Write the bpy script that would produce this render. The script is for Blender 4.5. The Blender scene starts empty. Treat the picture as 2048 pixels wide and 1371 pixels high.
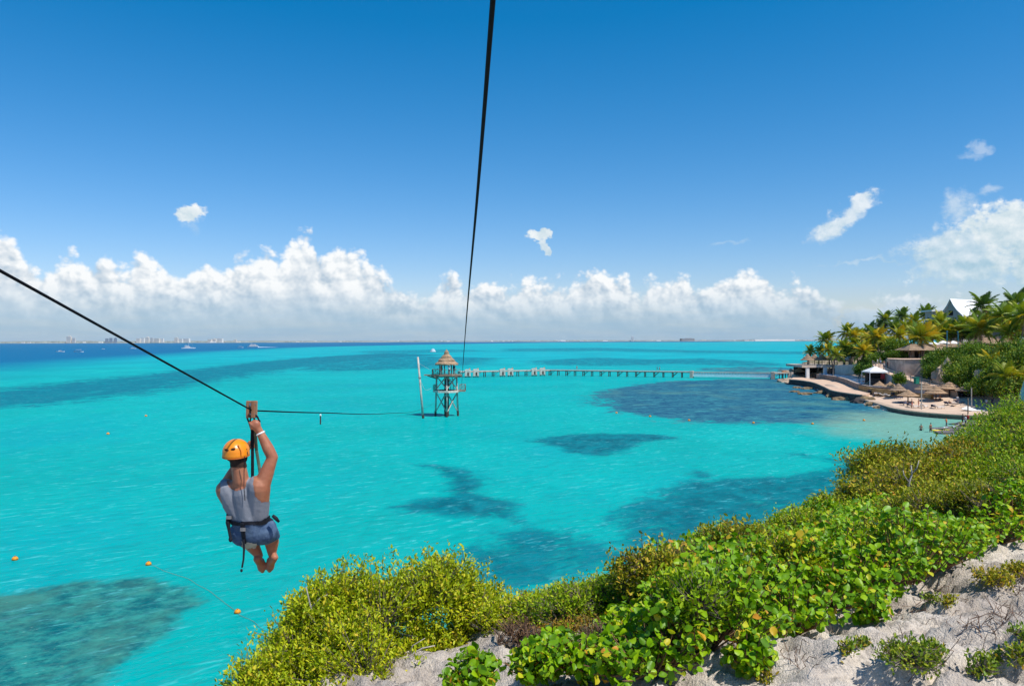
import bpy, bmesh, math, random
import numpy as np
from mathutils import Vector, Matrix

random.seed(7)
rng = np.random.default_rng(7)
SC = bpy.context.scene
COL = SC.collection
R = math.radians

# ---------------------------------------------------------------- camera
CAM_H = 13.0
F = 1560.0                      # focal length in photo pixels (photo 2048 x 1371)
HORIZON = 681.0
pitch = (HORIZON - 685.5) / F   # negative: horizon above the middle, camera tips down
ROLL = 0.0026
c_f = Vector((0, 1, pitch)).normalized()
c_r = Vector((1, 0, -ROLL)).normalized()
c_u = c_r.cross(c_f).normalized()
c_r = c_f.cross(c_u).normalized()
cam_d = bpy.data.cameras.new('camera')
cam = bpy.data.objects.new('camera', cam_d)
COL.objects.link(cam)
cam_d.sensor_fit = 'HORIZONTAL'
cam_d.sensor_width = 36.0
cam_d.lens = F / 2048.0 * 36.0
cam_d.clip_start = 0.05
cam_d.clip_end = 80000.0
M = Matrix((c_r, c_u, -c_f)).transposed().to_4x4()
M.translation = Vector((0, 0, CAM_H))
cam.matrix_world = M
SC.camera = cam

# ---------------------------------------------------------------- node helpers
class NT:
    """small wrapper to write node trees as expressions"""
    def __init__(self, tree):
        self.t = tree
        self.n = tree.nodes
        self.l = tree.links
    def new(self, typ, **kw):
        n = self.n.new(typ)
        for k, v in kw.items():
            setattr(n, k, v)
        return n
    def put(self, sock, v):
        if v is None:
            return
        if isinstance(v, bpy.types.NodeSocket):
            self.l.new(v, sock)
        else:
            if hasattr(sock.default_value, '__len__') and not hasattr(v, '__len__'):
                v = (v,) * len(sock.default_value)
            if hasattr(sock.default_value, '__len__') and len(sock.default_value) == 4 and len(v) == 3:
                v = (*v, 1.0)
            sock.default_value = v
    def m(self, op, a, b=None, c=None, clamp=False):
        n = self.new('ShaderNodeMath', operation=op, use_clamp=clamp)
        for s, v in zip(n.inputs, (a, b, c)):
            self.put(s, v)
        return n.outputs[0]
    def v(self, op, a, b=None, scale=None):
        n = self.new('ShaderNodeVectorMath', operation=op)
        self.put(n.inputs[0], a)
        if b is not None:
            self.put(n.inputs[1], b)
        if scale is not None:
            self.put(n.inputs['Scale'], scale)
        return n.outputs['Value'] if op in ('LENGTH', 'DOT_PRODUCT', 'DISTANCE') else n.outputs[0]
    def comb(self, x=0.0, y=0.0, z=0.0):
        n = self.new('ShaderNodeCombineXYZ')
        for s, v in zip(n.inputs, (x, y, z)):
            self.put(s, v)
        return n.outputs[0]
    def sep(self, v):
        n = self.new('ShaderNodeSeparateXYZ')
        self.put(n.inputs[0], v)
        return n.outputs
    def ss(self, x, lo, hi):
        n = self.new('ShaderNodeMapRange', interpolation_type='SMOOTHSTEP')
        self.put(n.inputs[0], x); self.put(n.inputs[1], lo); self.put(n.inputs[2], hi)
        return n.outputs[0]
    def lin(self, x, lo, hi, a=0.0, b=1.0):
        n = self.new('ShaderNodeMapRange')
        self.put(n.inputs[0], x); self.put(n.inputs[1], lo); self.put(n.inputs[2], hi)
        self.put(n.inputs[3], a); self.put(n.inputs[4], b)
        return n.outputs[0]
    def mix(self, f, a, b, typ='MIX'):
        n = self.new('ShaderNodeMix', data_type='RGBA', blend_type=typ)
        self.put(n.inputs['Factor'], f)
        self.put(n.inputs[6], a); self.put(n.inputs[7], b)
        return n.outputs[2]
    def noise(self, vec, scale, detail=3.0, rough=0.5, dist=0.0, dim='3D'):
        n = self.new('ShaderNodeTexNoise', noise_dimensions=dim)
        self.put(n.inputs['Vector'], vec); self.put(n.inputs['Scale'], scale)
        self.put(n.inputs['Detail'], detail); self.put(n.inputs['Roughness'], rough)
        self.put(n.inputs['Distortion'], dist)
        return n.outputs['Fac']
    def noisec(self, vec, scale, detail=3.0, rough=0.5):
        n = self.new('ShaderNodeTexNoise')
        self.put(n.inputs['Vector'], vec); self.put(n.inputs['Scale'], scale)
        self.put(n.inputs['Detail'], detail); self.put(n.inputs['Roughness'], rough)
        return n.outputs['Color']
    def voro(self, vec, scale, feature='F1', detail=0.0, rough=0.5, smooth=0.5, dim='3D', rnd=1.0):
        n = self.new('ShaderNodeTexVoronoi', feature=feature, voronoi_dimensions=dim)
        n.normalize = True if detail else False
        self.put(n.inputs['Vector'], vec); self.put(n.inputs['Scale'], scale)
        self.put(n.inputs['Detail'], detail); self.put(n.inputs['Roughness'], rough)
        self.put(n.inputs['Randomness'], rnd)
        if feature == 'SMOOTH_F1':
            self.put(n.inputs['Smoothness'], smooth)
        return n.outputs['Distance']
    def attr(self, name, out='Fac'):
        n = self.new('ShaderNodeAttribute', attribute_name=name)
        return n.outputs[out]

# ---------------------------------------------------------------- sky and clouds (world, by direction only)
SUN_EL, SUN_AZ = R(58), R(128)           # azimuth clockwise from +Y (camera heading)
world = bpy.data.worlds.new('World')
SC.world = world
world.use_nodes = True
w = NT(world.node_tree)
w.n.clear()
sky = w.new('ShaderNodeTexSky', sky_type='NISHITA')
sky.sun_disc = False
sky.sun_elevation = SUN_EL
sky.sun_rotation = SUN_AZ
sky.air_density = 1.0
sky.dust_density = 0.35
sky.ozone_density = 2.5
hs = w.new('ShaderNodeHueSaturation')
w.put(hs.inputs['Hue'], 0.492)
w.put(hs.inputs['Saturation'], 1.32)
w.put(hs.inputs['Value'], 1.0)
w.put(hs.inputs['Color'], sky.outputs[0])
sr, sg, sb = w.sep(hs.outputs[0])
skycol = w.comb(w.m('MULTIPLY', w.m('MAXIMUM', w.m('SUBTRACT', sr, 0.46), 0.04), 1.10), w.m('MULTIPLY', sg, 1.0), w.m('MULTIPLY', sb, 1.25))
bg_sky = w.new('ShaderNodeBackground')
w.put(bg_sky.inputs[0], skycol)
bg_sky.inputs[1].default_value = 0.10

tc = w.new('ShaderNodeTexCoord')
dx, dy, dz = w.sep(tc.outputs['Generated'])
az = w.m('ARCTAN2', dx, dy)
el = w.m('ARCSINE', dz)

def azel(px, py):
    a = math.atan((px - 1024) / F)
    y0 = HORIZON + (1024 - px) * ROLL
    return a, math.atan((y0 - py) / math.hypot(F, px - 1024))

# outline of the cumulus bank: height over the horizon by azimuth
prof = [(0, 465), (40, 490), (75, 530), (110, 512), (145, 500), (175, 522), (205, 508), (240, 525), (290, 500), (330, 512), (360, 546),
        (410, 510), (440, 532), (475, 498), (505, 508), (530, 492), (556, 505), (578, 462), (600, 450), (628, 468), (645, 512),
        (680, 482), (705, 502), (725, 503), (752, 528), (800, 560), (835, 588), (870, 565), (905, 542), (930, 562), (960, 552), (1010, 566),
        (1080, 548), (1130, 560), (1160, 528), (1200, 534), (1250, 545), (1280, 572), (1305, 545), (1370, 545), (1402, 570),
        (1432, 550), (1470, 545), (1500, 520), (1540, 528), (1555, 558), (1590, 552), (1620, 566), (1655, 598), (1720, 604),
        (1790, 575), (1835, 570), (1900, 588), (1980, 600), (2048, 590)]
def hcurve(points, lo, hi):
    fc = w.new('ShaderNodeFloatCurve')
    cv = fc.mapping.curves[0]
    cv.points[0].location = (0, points[0][1]); cv.points[1].location = (1, points[-1][1])
    for p_ in points: cv.points.new((p_[0] - lo) / (hi - lo), p_[1])
    for p_ in cv.points: p_.handle_type = 'AUTO'
    fc.mapping.update()
    w.put(fc.inputs['Value'], w.lin(az, lo, hi))
    return fc.outputs[0]
rs = random.Random(3)
def wild(a, b):
    q = []
    while a < b:
        q.append((a, rs.uniform(0.20, 0.46))); a += rs.uniform(0.02, 0.05)
    return q
inner_p = [(azel(*q)[0], azel(*q)[1] * 4) for q in prof]
LIM = 0.78
inner_p = wild(-LIM, inner_p[0][0] - 0.03) + inner_p + wild(inner_p[-1][0] + 0.03, LIM)
outer_p = wild(-math.pi, -LIM) + [(-LIM, inner_p[0][1]), (LIM, inner_p[-1][1])] + wild(LIM + 0.04, math.pi)
in_f = w.m('LESS_THAN', w.m('ABSOLUTE', az), LIM)
h_in, h_out = hcurve(inner_p, -LIM, LIM), hcurve(outer_p, -math.pi, math.pi)
h_top = w.m('MULTIPLY', w.m('ADD', w.m('MULTIPLY', h_in, in_f), w.m('MULTIPLY', h_out, w.m('SUBTRACT', 1.0, in_f))), 0.25)

P = w.comb(az, w.m('MULTIPLY', el, 1.15), 0.0)
warp = w.noisec(P, 14.0, 3.0, 0.55)
Pw = w.v('ADD', P, w.v('SCALE', w.v('SUBTRACT', warp, (0.5, 0.5, 0.5)), scale=0.022))
def billow(vec):
    a = w.voro(vec, 26.0, 'SMOOTH_F1', smooth=0.35, dim='2D')
    b = w.voro(vec, 68.0, 'SMOOTH_F1', smooth=0.3, dim='2D')
    c = w.voro(vec, 175.0, 'F1', dim='2D')
    s = w.m('MULTIPLY_ADD', b, 0.5, a)
    return w.m('MULTIPLY_ADD', c, 0.24, s)
b0 = billow(Pw)
b1 = billow(w.v('ADD', Pw, (0.006, 0.0075, 0.0)))
fine = w.noise(P, 160.0, 4.0, 0.6)
depth = w.m('SUBTRACT', h_top, el)                       # radians below the outline
D = w.m('ADD', w.m('MULTIPLY', depth, 30.0), w.m('MULTIPLY', w.m('SUBTRACT', 0.56, b0), 0.85))
D = w.m('MULTIPLY_ADD', w.m('SUBTRACT', fine, 0.5), 0.35, D)
alpha = w.ss(D, -0.05, 0.40)
# veiled gaps lower down in the bank
streak = w.noise(w.v('MULTIPLY', P, (9.0, 70.0, 1.0)), 1.0, 4.0, 0.6)
low = w.ss(el, 0.075, 0.012)
gap = w.m('MULTIPLY', low, w.ss(streak, 0.30, 0.72))
# sun on the billows: compare the field a step towards the sun
relief = w.m('MULTIPLY', w.m('SUBTRACT', b1, b0), w.lin(depth, 0.0, 0.085, 1.75, 0.65))
big = w.noise(P, 16.0, 3.0, 0.5)
depth_m = w.m('ADD', w.m('MULTIPLY', depth, 0.5), w.m('MULTIPLY', w.m('SUBTRACT', 0.088, el), 0.5))
lit = w.m('SUBTRACT', 0.94, w.m('MULTIPLY', w.m('MAXIMUM', depth_m, 0.0), 9.0))
lit = w.m('ADD', lit, relief)
lit = w.m('MULTIPLY_ADD', w.m('SUBTRACT', big, 0.5), 1.25, lit, clamp=True)
ccol = w.mix(lit, (0.46, 0.57, 0.68, 1), (0.92, 0.94, 0.95, 1))
hazef = w.ss(el, 0.074, 0.006)
hcol = w.mix(w.ss(streak, 0.3, 0.75), (0.26, 0.46, 0.64, 1), (0.37, 0.52, 0.64, 1))
ccol = w.mix(w.m('MULTIPLY', hazef, 0.92), ccol, hcol)
alpha = w.m('MULTIPLY', alpha, w.lin(low, 0, 1, 1.0, 0.86))

# separate small clouds: (px, py, half width, half height, tilt deg, strength, softness)
puffs = [(380, 426, 30, 20, 0, 1.0, 0.5), (1080, 470, 24, 18, 20, 1.0, 0.35), (1090, 495, 12, 20, 20, 0.9, 0.4),
         (1690, 437, 74, 25, 38, 0.85, 0.7), (1722, 405, 30, 24, 30, 0.85, 0.6), (1915, 412, 34, 30, 20, 0.55, 0.9),
         (1965, 298, 24, 14, 25, 0.35, 1.0), (1935, 312, 26, 12, 0, 0.25, 1.0), (1982, 380, 20, 14, 30, 0.35, 1.0),
         (1965, 500, 130, 66, 8, 0.85, 0.5), (2045, 455, 110, 56, 0, 1.0, 0.4), (2140, 500, 130, 80, 0, 1.0, 0.4), (1935, 525, 100, 40, 0, 0.8, 0.6),
         (1466, 488, 40, 6, 0, 0.22, 1.0), (1745, 524, 100, 5.5, 5, 0.34, 1.0), (380, 455, 12, 22, 0, 0.2, 1.0)]
pn = w.noise(P, 46.0, 5.0, 0.62)
pa = None
warp2 = w.noisec(P, 38.0, 4.0, 0.6)
Pp = w.v('ADD', P, w.v('SCALE', w.v('SUBTRACT', warp2, (0.5, 0.5, 0.5)), scale=0.042))
for (px_, py_, hw_, hh_, t_, s_, so_) in puffs:
    a_, e_ = azel(px_, py_)
    q = w.v('SUBTRACT', Pp, (a_, e_ * 1.15, 0))
    qx, qy, _ = w.sep(q)
    ct, st = math.cos(R(t_)), math.sin(R(t_))
    u_ = w.m('ADD', w.m('MULTIPLY', qx, ct * F / hw_), w.m('MULTIPLY', qy, st * F / hw_))
    v_ = w.m('ADD', w.m('MULTIPLY', qx, -st * F / hh_), w.m('MULTIPLY', qy, ct * F / hh_))
    r_ = w.v('LENGTH', w.comb(u_, v_, 0))
    f_ = w.m('SUBTRACT', w.m('MULTIPLY_ADD', pn, 1.5, 0.35), r_)
    f_ = w.m('MULTIPLY', w.ss(f_, 0.0, so_), s_)
    pa = f_ if pa is None else w.m('MAXIMUM', pa, f_)
pn2 = w.noise(w.v('ADD', P, (0.006, 0.009, 0.0)), 46.0, 5.0, 0.62)
plit = w.m('MULTIPLY_ADD', w.m('SUBTRACT', pn, pn2), 1.6, 0.45)
plit = w.m('ADD', plit, w.m('MULTIPLY', w.m('SUBTRACT', el, 0.105), 6.0), clamp=True)
pcol = w.mix(plit, (0.40, 0.58, 0.68, 1), (0.86, 0.90, 0.92, 1))
bg_p = w.new('ShaderNodeBackground'); w.put(bg_p.inputs[0], pcol); bg_p.inputs[1].default_value = 0.95
bg_c = w.new('ShaderNodeBackground'); w.put(bg_c.inputs[0], ccol); bg_c.inputs[1].default_value = 0.95
mx0 = w.new('ShaderNodeMixShader')
w.put(mx0.inputs[0], pa)
w.l.new(bg_sky.outputs[0], mx0.inputs[1]); w.l.new(bg_p.outputs[0], mx0.inputs[2])
mx1 = w.new('ShaderNodeMixShader')
w.put(mx1.inputs[0], alpha)
w.l.new(mx0.outputs[0], mx1.inputs[1]); w.l.new(bg_c.outputs[0], mx1.inputs[2])
wo = w.new('ShaderNodeOutputWorld')
w.l.new(mx1.outputs[0], wo.inputs[0])
world.cycles.sampling_method = 'MANUAL'
world.cycles.sample_map_resolution = 512

# ---------------------------------------------------------------- sun
sd = bpy.data.lights.new('sun', 'SUN')
sd.energy = 4.6
sd.angle = R(0.53)
sd.color = (1.0, 0.955, 0.88)
sun = bpy.data.objects.new('sun', sd)
COL.objects.link(sun)
S = Vector((math.sin(SUN_AZ) * math.cos(SUN_EL), math.cos(SUN_AZ) * math.cos(SUN_EL), math.sin(SUN_EL)))
sun.rotation_euler = S.to_track_quat('Z', 'Y').to_euler()
sun.location = (0, 0, 60)

vs = SC.view_settings
vs.view_transform = 'Standard'
vs.look = 'None'
vs.exposure = 0.15
vs.gamma = 1.0
vs.use_curve_mapping = False
SC.render.engine = 'CYCLES'
cy = SC.cycles
cy.max_bounces = 6
cy.diffuse_bounces = 3
cy.glossy_bounces = 3
cy.transmission_bounces = 4
cy.transparent_max_bounces = 8
cy.volume_bounces = 0
cy.caustics_reflective = False
cy.caustics_refractive = False

# ---------------------------------------------------------------- geometry helpers
def ray(px, py):
    """direction through a photo pixel, scaled to one metre along +Y"""
    d = c_f + c_r * ((px - 1024) / F) + c_u * ((685.5 - py) / F)
    return d / d.y
def at(px, py, d):
    return Vector((0, 0, CAM_H)) + ray(px, py) * d
def flat(px, py, z=0.0):
    """the point of the level z that is seen at a photo pixel"""
    r = ray(px, py)
    return Vector((0, 0, CAM_H)) + r * ((z - CAM_H) / r.z)

def _hash(ix, iy, iz, seed):
    h = (ix * 374761393 + iy * 668265263 + iz * 2147483647 + seed * 1274126177) & 0xFFFFFFFF
    h = ((h ^ (h >> 13)) * 1274126177) & 0xFFFFFFFF
    return ((h ^ (h >> 16)) & 0xFFFF) / 65535.0
def vnoise(x, y, z=0.0, seed=0):
    x, y, z = np.broadcast_arrays(np.asarray(x, float), np.asarray(y, float), np.asarray(z, float))
    x0, y0, z0 = np.floor(x), np.floor(y), np.floor(z)
    fx, fy, fz = x - x0, y - y0, z - z0
    fx = fx * fx * (3 - 2 * fx); fy = fy * fy * (3 - 2 * fy); fz = fz * fz * (3 - 2 * fz)
    ix, iy, iz = x0.astype(np.int64), y0.astype(np.int64), z0.astype(np.int64)
    r = 0
    for a in (0, 1):
        for b in (0, 1):
            for c in (0, 1):
                wgt = (fx if a else 1 - fx) * (fy if b else 1 - fy) * (fz if c else 1 - fz)
                r = r + wgt * _hash(ix + a, iy + b, iz + c, seed)
    return r
def fbm(x, y, z=0.0, oct=4, seed=0, gain=0.5):
    s, a, t = 0, 1.0, 0
    f = 1.0
    for o in range(oct):
        s = s + a * vnoise(np.asarray(x) * f, np.asarray(y) * f, np.asarray(z) * f, seed + o * 17)
        t += a; a *= gain; f *= 2.03
    return s / t - 0.5
def sstep(x, lo, hi):
    t = np.clip((np.asarray(x, float) - lo) / (hi - lo), 0, 1)
    return t * t * (3 - 2 * t)

ORG = {}
def tag(o, label=None, cat=None, group=None, kind=None):
    if label: o['label'] = label
    if cat: o['category'] = cat
    if group: o['group'] = group
    if kind: o['kind'] = kind
    return o
def thing(name, loc, label, cat, group=None):
    o = bpy.data.objects.new(name, None)
    o.empty_display_size = 0.2
    o.location = loc
    COL.objects.link(o)
    ORG[o.name] = Vector(loc)
    return tag(o, label, cat, group)
def link_mesh(name, me, parent=None, loc=None):
    """mesh data is given in its own coordinates; loc is a world position"""
    o = bpy.data.objects.new(name, me)
    COL.objects.link(o)
    l = Vector(loc) if loc is not None else (ORG[parent.name].copy() if parent else Vector((0, 0, 0)))
    ORG[o.name] = l
    if parent:
        o.parent = parent
        o.location = l - ORG[parent.name]
    else:
        o.location = l
    return o
def copy_tree(o, parent=None, loc=None, rz=None, scale=None):
    c = o.copy()
    COL.objects.link(c)
    if parent: c.parent = parent
    if loc is not None:
        c.location = loc
        ORG[c.name] = Vector(loc)
    if rz is not None: c.rotation_euler[2] = rz
    if scale is not None: c.scale = (scale,) * 3
    for ch in list(o.children):
        copy_tree(ch, c)
    return c

class MB:
    """collects shapes in world coordinates, builds them as ONE mesh object"""
    def __init__(self):
        self.v = []; self.f = []; self.mi = []; self.cur = 0
    def add(self, vs, fs):
        o = len(self.v)
        self.v.extend([tuple(p) for p in vs])
        for f in fs:
            self.f.append(tuple(i + o for i in f)); self.mi.append(self.cur)
        return self
    def box(self, c, s, rz=0.0, taper=1.0):
        cx, cy_, cz = c; sx, sy, sz = s[0] / 2, s[1] / 2, s[2] / 2
        vs = []
        for z in (-1, 1):
            k = taper if z > 0 else 1.0
            for (x, y) in ((-1, -1), (1, -1), (1, 1), (-1, 1)):
                X, Y = x * sx * k, y * sy * k
                vs.append((cx + X * math.cos(rz) - Y * math.sin(rz), cy_ + X * math.sin(rz) + Y * math.cos(rz), cz + z * sz))
        return self.add(vs, [(3, 2, 1, 0), (4, 5, 6, 7), (0, 1, 5, 4), (1, 2, 6, 5), (2, 3, 7, 6), (3, 0, 4, 7)])
    def beam(self, a, b, wd, ht, up=(0, 0, 1)):
        a, b = Vector(a), Vector(b)
        d = (b - a).normalized(); s = d.cross(Vector(up))
        if s.length < 1e-4: s = Vector((1, 0, 0))
        s = s.normalized() * (wd / 2); u = s.cross(d).normalized() * (ht / 2)
        vs = [a - s - u, a + s - u, a + s + u, a - s + u, b - s - u, b + s - u, b + s + u, b - s + u]
        return self.add(vs, [(3, 2, 1, 0), (4, 5, 6, 7), (0, 1, 5, 4), (1, 2, 6, 5), (2, 3, 7, 6), (3, 0, 4, 7)])
    def tube(self, pts, radii, n=8, cap=True, flatk=1.0):
        pts = [Vector(p) for p in pts]
        if not hasattr(radii, '__len__'): radii = [radii] * len(pts)
        vs, fs = [], []
        ref = None
        for i, p in enumerate(pts):
            d = (pts[min(i + 1, len(pts) - 1)] - pts[max(i - 1, 0)]).normalized()
            if ref is None:
                ref = d.cross(Vector((0, 0, 1)))
                if ref.length < 1e-3: ref = d.cross(Vector((1, 0, 0)))
            ref = (ref - d * ref.dot(d)).normalized()
            u = d.cross(ref)
            for k in range(n):
                t = 2 * math.pi * k / n
                vs.append(p + (ref * math.cos(t) + u * math.sin(t) * flatk) * radii[i])
        for i in range(len(pts) - 1):
            for k in range(n):
                a = i * n + k; b = i * n + (k + 1) % n
                fs.append((a, b, b + n, a + n))
        if cap:
            fs.append(tuple(range(n - 1, -1, -1)))
            fs.append(tuple((len(pts) - 1) * n + k for k in range(n)))
        return self.add(vs, fs)
    def ball(self, c, r, nu=10, nv=7, rot=None):
        c = Vector(c)
        if not hasattr(r, '__len__'): r = (r, r, r)
        vs = [Vector((0, 0, -r[2]))]
        for j in range(1, nv):
            t = -math.pi / 2 + math.pi * j / nv
            for i in range(nu):
                a = 2 * math.pi * i / nu
                vs.append(Vector((math.cos(a) * math.cos(t) * r[0], math.sin(a) * math.cos(t) * r[1], math.sin(t) * r[2])))
        vs.append(Vector((0, 0, r[2])))
        if rot is not None: vs = [rot @ p for p in vs]
        fs = []
        for i in range(nu):
            fs.append((0, 1 + (i + 1) % nu, 1 + i))
            for j in range(nv - 2):
                a = 1 + j * nu + i; b = 1 + j * nu + (i + 1) % nu
                fs.append((a, b, b + nu, a + nu))
            fs.append((1 + (nv - 2) * nu + i, 1 + (nv - 2) * nu + (i + 1) % nu, len(vs) - 1))
        return self.add([c + p for p in vs], fs)
    def cap(self, a, b, ra, rb, n=12):
        """closed tapered capsule"""
        a, b = Vector(a), Vector(b)
        d = (b - a).normalized()
        pts, rr = [], []
        for t in (0.999, 0.8, 0.45, 0):
            pts.append(a - d * ra * t); rr.append(ra * math.sqrt(max(1 - t * t, 0.002)))
        for t in (0, 0.45, 0.8, 0.999):
            pts.append(b + d * rb * t); rr.append(rb * math.sqrt(max(1 - t * t, 0.002)))
        return self.tube(pts, rr, n)
    def lathe(self, c, prof, n=24, rag=0.0, seed=0):
        """prof: (radius, z) from top to bottom"""
        r_ = random.Random(seed)
        vs, fs = [], []
        for j, (r, z) in enumerate(prof):
            for k in range(n):
                t = 2 * math.pi * k / n
                q = r * (1 + rag * r_.uniform(-1, 1)); zz = z + (rag * r_.uniform(-1, 1) * r * 0.6 if r > 0.05 else 0)
                vs.append((c[0] + q * math.cos(t), c[1] + q * math.sin(t), c[2] + zz))
        for j in range(len(prof) - 1):
            for k in range(n):
                a = j * n + k; b = j * n + (k + 1) % n
                fs.append((a, a + n, b + n, b))
        return self.add(vs, fs)
    def prism(self, poly, z0, z1):
        """poly: list of (x, y); z0, z1 numbers or lists"""
        n = len(poly)
        Z0 = z0 if hasattr(z0, '__len__') else [z0] * n
        Z1 = z1 if hasattr(z1, '__len__') else [z1] * n
        ar = sum(poly[i][0] * poly[(i + 1) % n][1] - poly[(i + 1) % n][0] * poly[i][1] for i in range(n))
        idx = list(range(n)) if ar > 0 else list(range(n - 1, -1, -1))
        vs = [(poly[i][0], poly[i][1], Z0[i]) for i in idx] + [(poly[i][0], poly[i][1], Z1[i]) for i in idx]
        fs = [tuple(range(n - 1, -1, -1)), tuple(range(n, 2 * n))]
        for i in range(n):
            j = (i + 1) % n
            fs.append((i, j, n + j, n + i))
        return self.add(vs, fs)
    def mesh(self, name, mats, org=(0, 0, 0), smooth=False):
        me = bpy.data.meshes.new(name)
        ox, oy, oz = org
        me.from_pydata([(x - ox, y - oy, z - oz) for (x, y, z) in self.v], [], self.f)
        if not isinstance(mats, (list, tuple)): mats = [mats]
        for m_ in mats: me.materials.append(m_)
        if len(mats) > 1:
            me.polygons.foreach_set('material_index', self.mi)
        if smooth: me.shade_smooth()
        me.update()
        return me
    def build(self, name, mats, parent=None, smooth=False):
        org = ORG[parent.name] if parent else self.center()
        return link_mesh(name, self.mesh(name, mats, org, smooth), parent, org)
    def center(self):
        a = np.array(self.v)
        return Vector(((a[:, 0].min() + a[:, 0].max()) / 2, (a[:, 1].min() + a[:, 1].max()) / 2, a[:, 2].min()))

def np_mesh(name, verts, faces, mat, org=(0, 0, 0), attrs=None, smooth=False):
    """verts (n,3), faces (m,3) or (m,4) arrays"""
    me = bpy.data.meshes.new(name)
    verts = np.asarray(verts, np.float32) - np.asarray(org, np.float32)
    faces = np.asarray(faces, np.int32)
    k = faces.shape[1]
    me.vertices.add(len(verts)); me.vertices.foreach_set('co', verts.ravel())
    me.loops.add(faces.size); me.loops.foreach_set('vertex_index', faces.ravel())
    me.polygons.add(len(faces))
    me.polygons.foreach_set('loop_start', np.arange(0, faces.size, k, dtype=np.int32))
    if mat: me.materials.append(mat)
    me.update(calc_edges=True)
    me.validate()
    for nm, arr in (attrs or {}).items():
        a = me.attributes.new(nm, 'FLOAT', 'POINT')
        a.data.foreach_set('value', np.asarray(arr, np.float32))
    if smooth: me.shade_smooth()
    return me
def scatter_mesh(name, tv, tf, pos, X, Y, Z, scale, mat, org=(0, 0, 0), rnd=None):
    """many copies of one small template joined in one mesh; X, Y, Z are the axes of each copy"""
    tv = np.asarray(tv, float); tf = np.asarray(tf)
    pos = np.asarray(pos, float); n = len(pos)
    sc = np.broadcast_to(np.asarray(scale, float), (n,))[:, None, None]
    V = pos[:, None, :] + sc * (tv[None, :, 0:1] * X[:, None, :] + tv[None, :, 1:2] * Y[:, None, :] + tv[None, :, 2:3] * Z[:, None, :])
    Fc = tf[None, :, :] + (np.arange(n) * len(tv))[:, None, None]
    if rnd is None: rnd = np.random.default_rng(1).random(n)
    return np_mesh(name, V.reshape(-1, 3), Fc.reshape(-1, tf.shape[1]), mat, org, {'rnd': np.repeat(rnd, len(tv))})
def frames(normal, seed=0, spin=None):
    """orthonormal axes round the given directions (n,3): X, Y, Z=normal"""
    r_ = np.random.default_rng(seed)
    N = normal / np.maximum(np.linalg.norm(normal, axis=1, keepdims=True), 1e-9)
    a = r_.normal(size=N.shape) if spin is None else spin
    X = a - N * (a * N).sum(1, keepdims=True)
    X /= np.maximum(np.linalg.norm(X, axis=1, keepdims=True), 1e-9)
    return X, np.cross(N, X), N

# ---------------------------------------------------------------- materials
MATS = {}
def mat(name, col, rough=0.7, spec=0.3, var=0.0, vscale=3.0, col2=None, bump=0.0, bscale=20.0, metal=0.0, stretch=None, trans=0.0):
    """principled material with procedural mottling"""
    if name in MATS: return MATS[name]
    m_ = bpy.data.materials.new(name); m_.use_nodes = True
    t = NT(m_.node_tree); t.n.clear()
    out = t.new('ShaderNodeOutputMaterial'); b = t.new('ShaderNodeBsdfPrincipled')
    t.put(b.inputs['Roughness'], rough); t.put(b.inputs['Specular IOR Level'], spec); t.put(b.inputs['Metallic'], metal)
    tcn = t.new('ShaderNodeTexCoord'); vec = tcn.outputs['Object']
    if stretch: vec = t.v('MULTIPLY', vec, stretch)
    if var or col2:
        f = t.noise(vec, vscale, 4.0, 0.6)
        c2 = col2 or tuple(x * (1 - var) for x in col[:3])
        t.put(b.inputs['Base Color'], t.mix(t.ss(f, 0.32, 0.68), col, c2))
    else:
        t.put(b.inputs['Base Color'], col)
    if bump:
        bn = t.new('ShaderNodeBump'); bn.inputs['Strength'].default_value = bump; bn.inputs['Distance'].default_value = 0.05
        t.put(bn.inputs['Height'], t.noise(vec, bscale, 4.0, 0.6))
        t.l.new(bn.outputs[0], b.inputs['Normal'])
    t.l.new(b.outputs[0], out.inputs[0])
    MATS[name] = m_
    return m_
def leaf_mat(name, cols, transl=0.35, rough=0.45, spec=0.35):
    """leaf: colour differs leaf by leaf (attribute rnd or the object's own random number), light passes through"""
    if name in MATS: return MATS[name]
    m_ = bpy.data.materials.new(name); m_.use_nodes = True
    t = NT(m_.node_tree); t.n.clear()
    out = t.new('ShaderNodeOutputMaterial'); b = t.new('ShaderNodeBsdfPrincipled')
    oi = t.new('ShaderNodeObjectInfo')
    r_ = t.m('FRACT', t.m('ADD', t.attr('rnd'), oi.outputs['Random']))
    cr = t.new('ShaderNodeValToRGB')
    e = cr.color_ramp.elements
    for i, (p_, c_) in enumerate(cols):
        el_ = e[i] if i < 2 else e.new(p_)
        el_.position = p_; el_.color = (*c_, 1)
    t.put(cr.inputs[0], r_)
    col = cr.outputs[0]
    t.put(b.inputs['Base Color'], col); t.put(b.inputs['Roughness'], rough); t.put(b.inputs['Specular IOR Level'], spec)
    tr = t.new('ShaderNodeBsdfTranslucent')
    t.put(tr.inputs[0], t.mix(1.0, col, (1.1, 1.15, 0.5, 1), 'MULTIPLY'))
    mx = t.new('ShaderNodeMixShader'); mx.inputs[0].default_value = transl
    t.l.new(b.outputs[0], mx.inputs[1]); t.l.new(tr.outputs[0], mx.inputs[2])
    t.l.new(mx.outputs[0], out.inputs[0])
    MATS[name] = m_
    return m_

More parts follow.
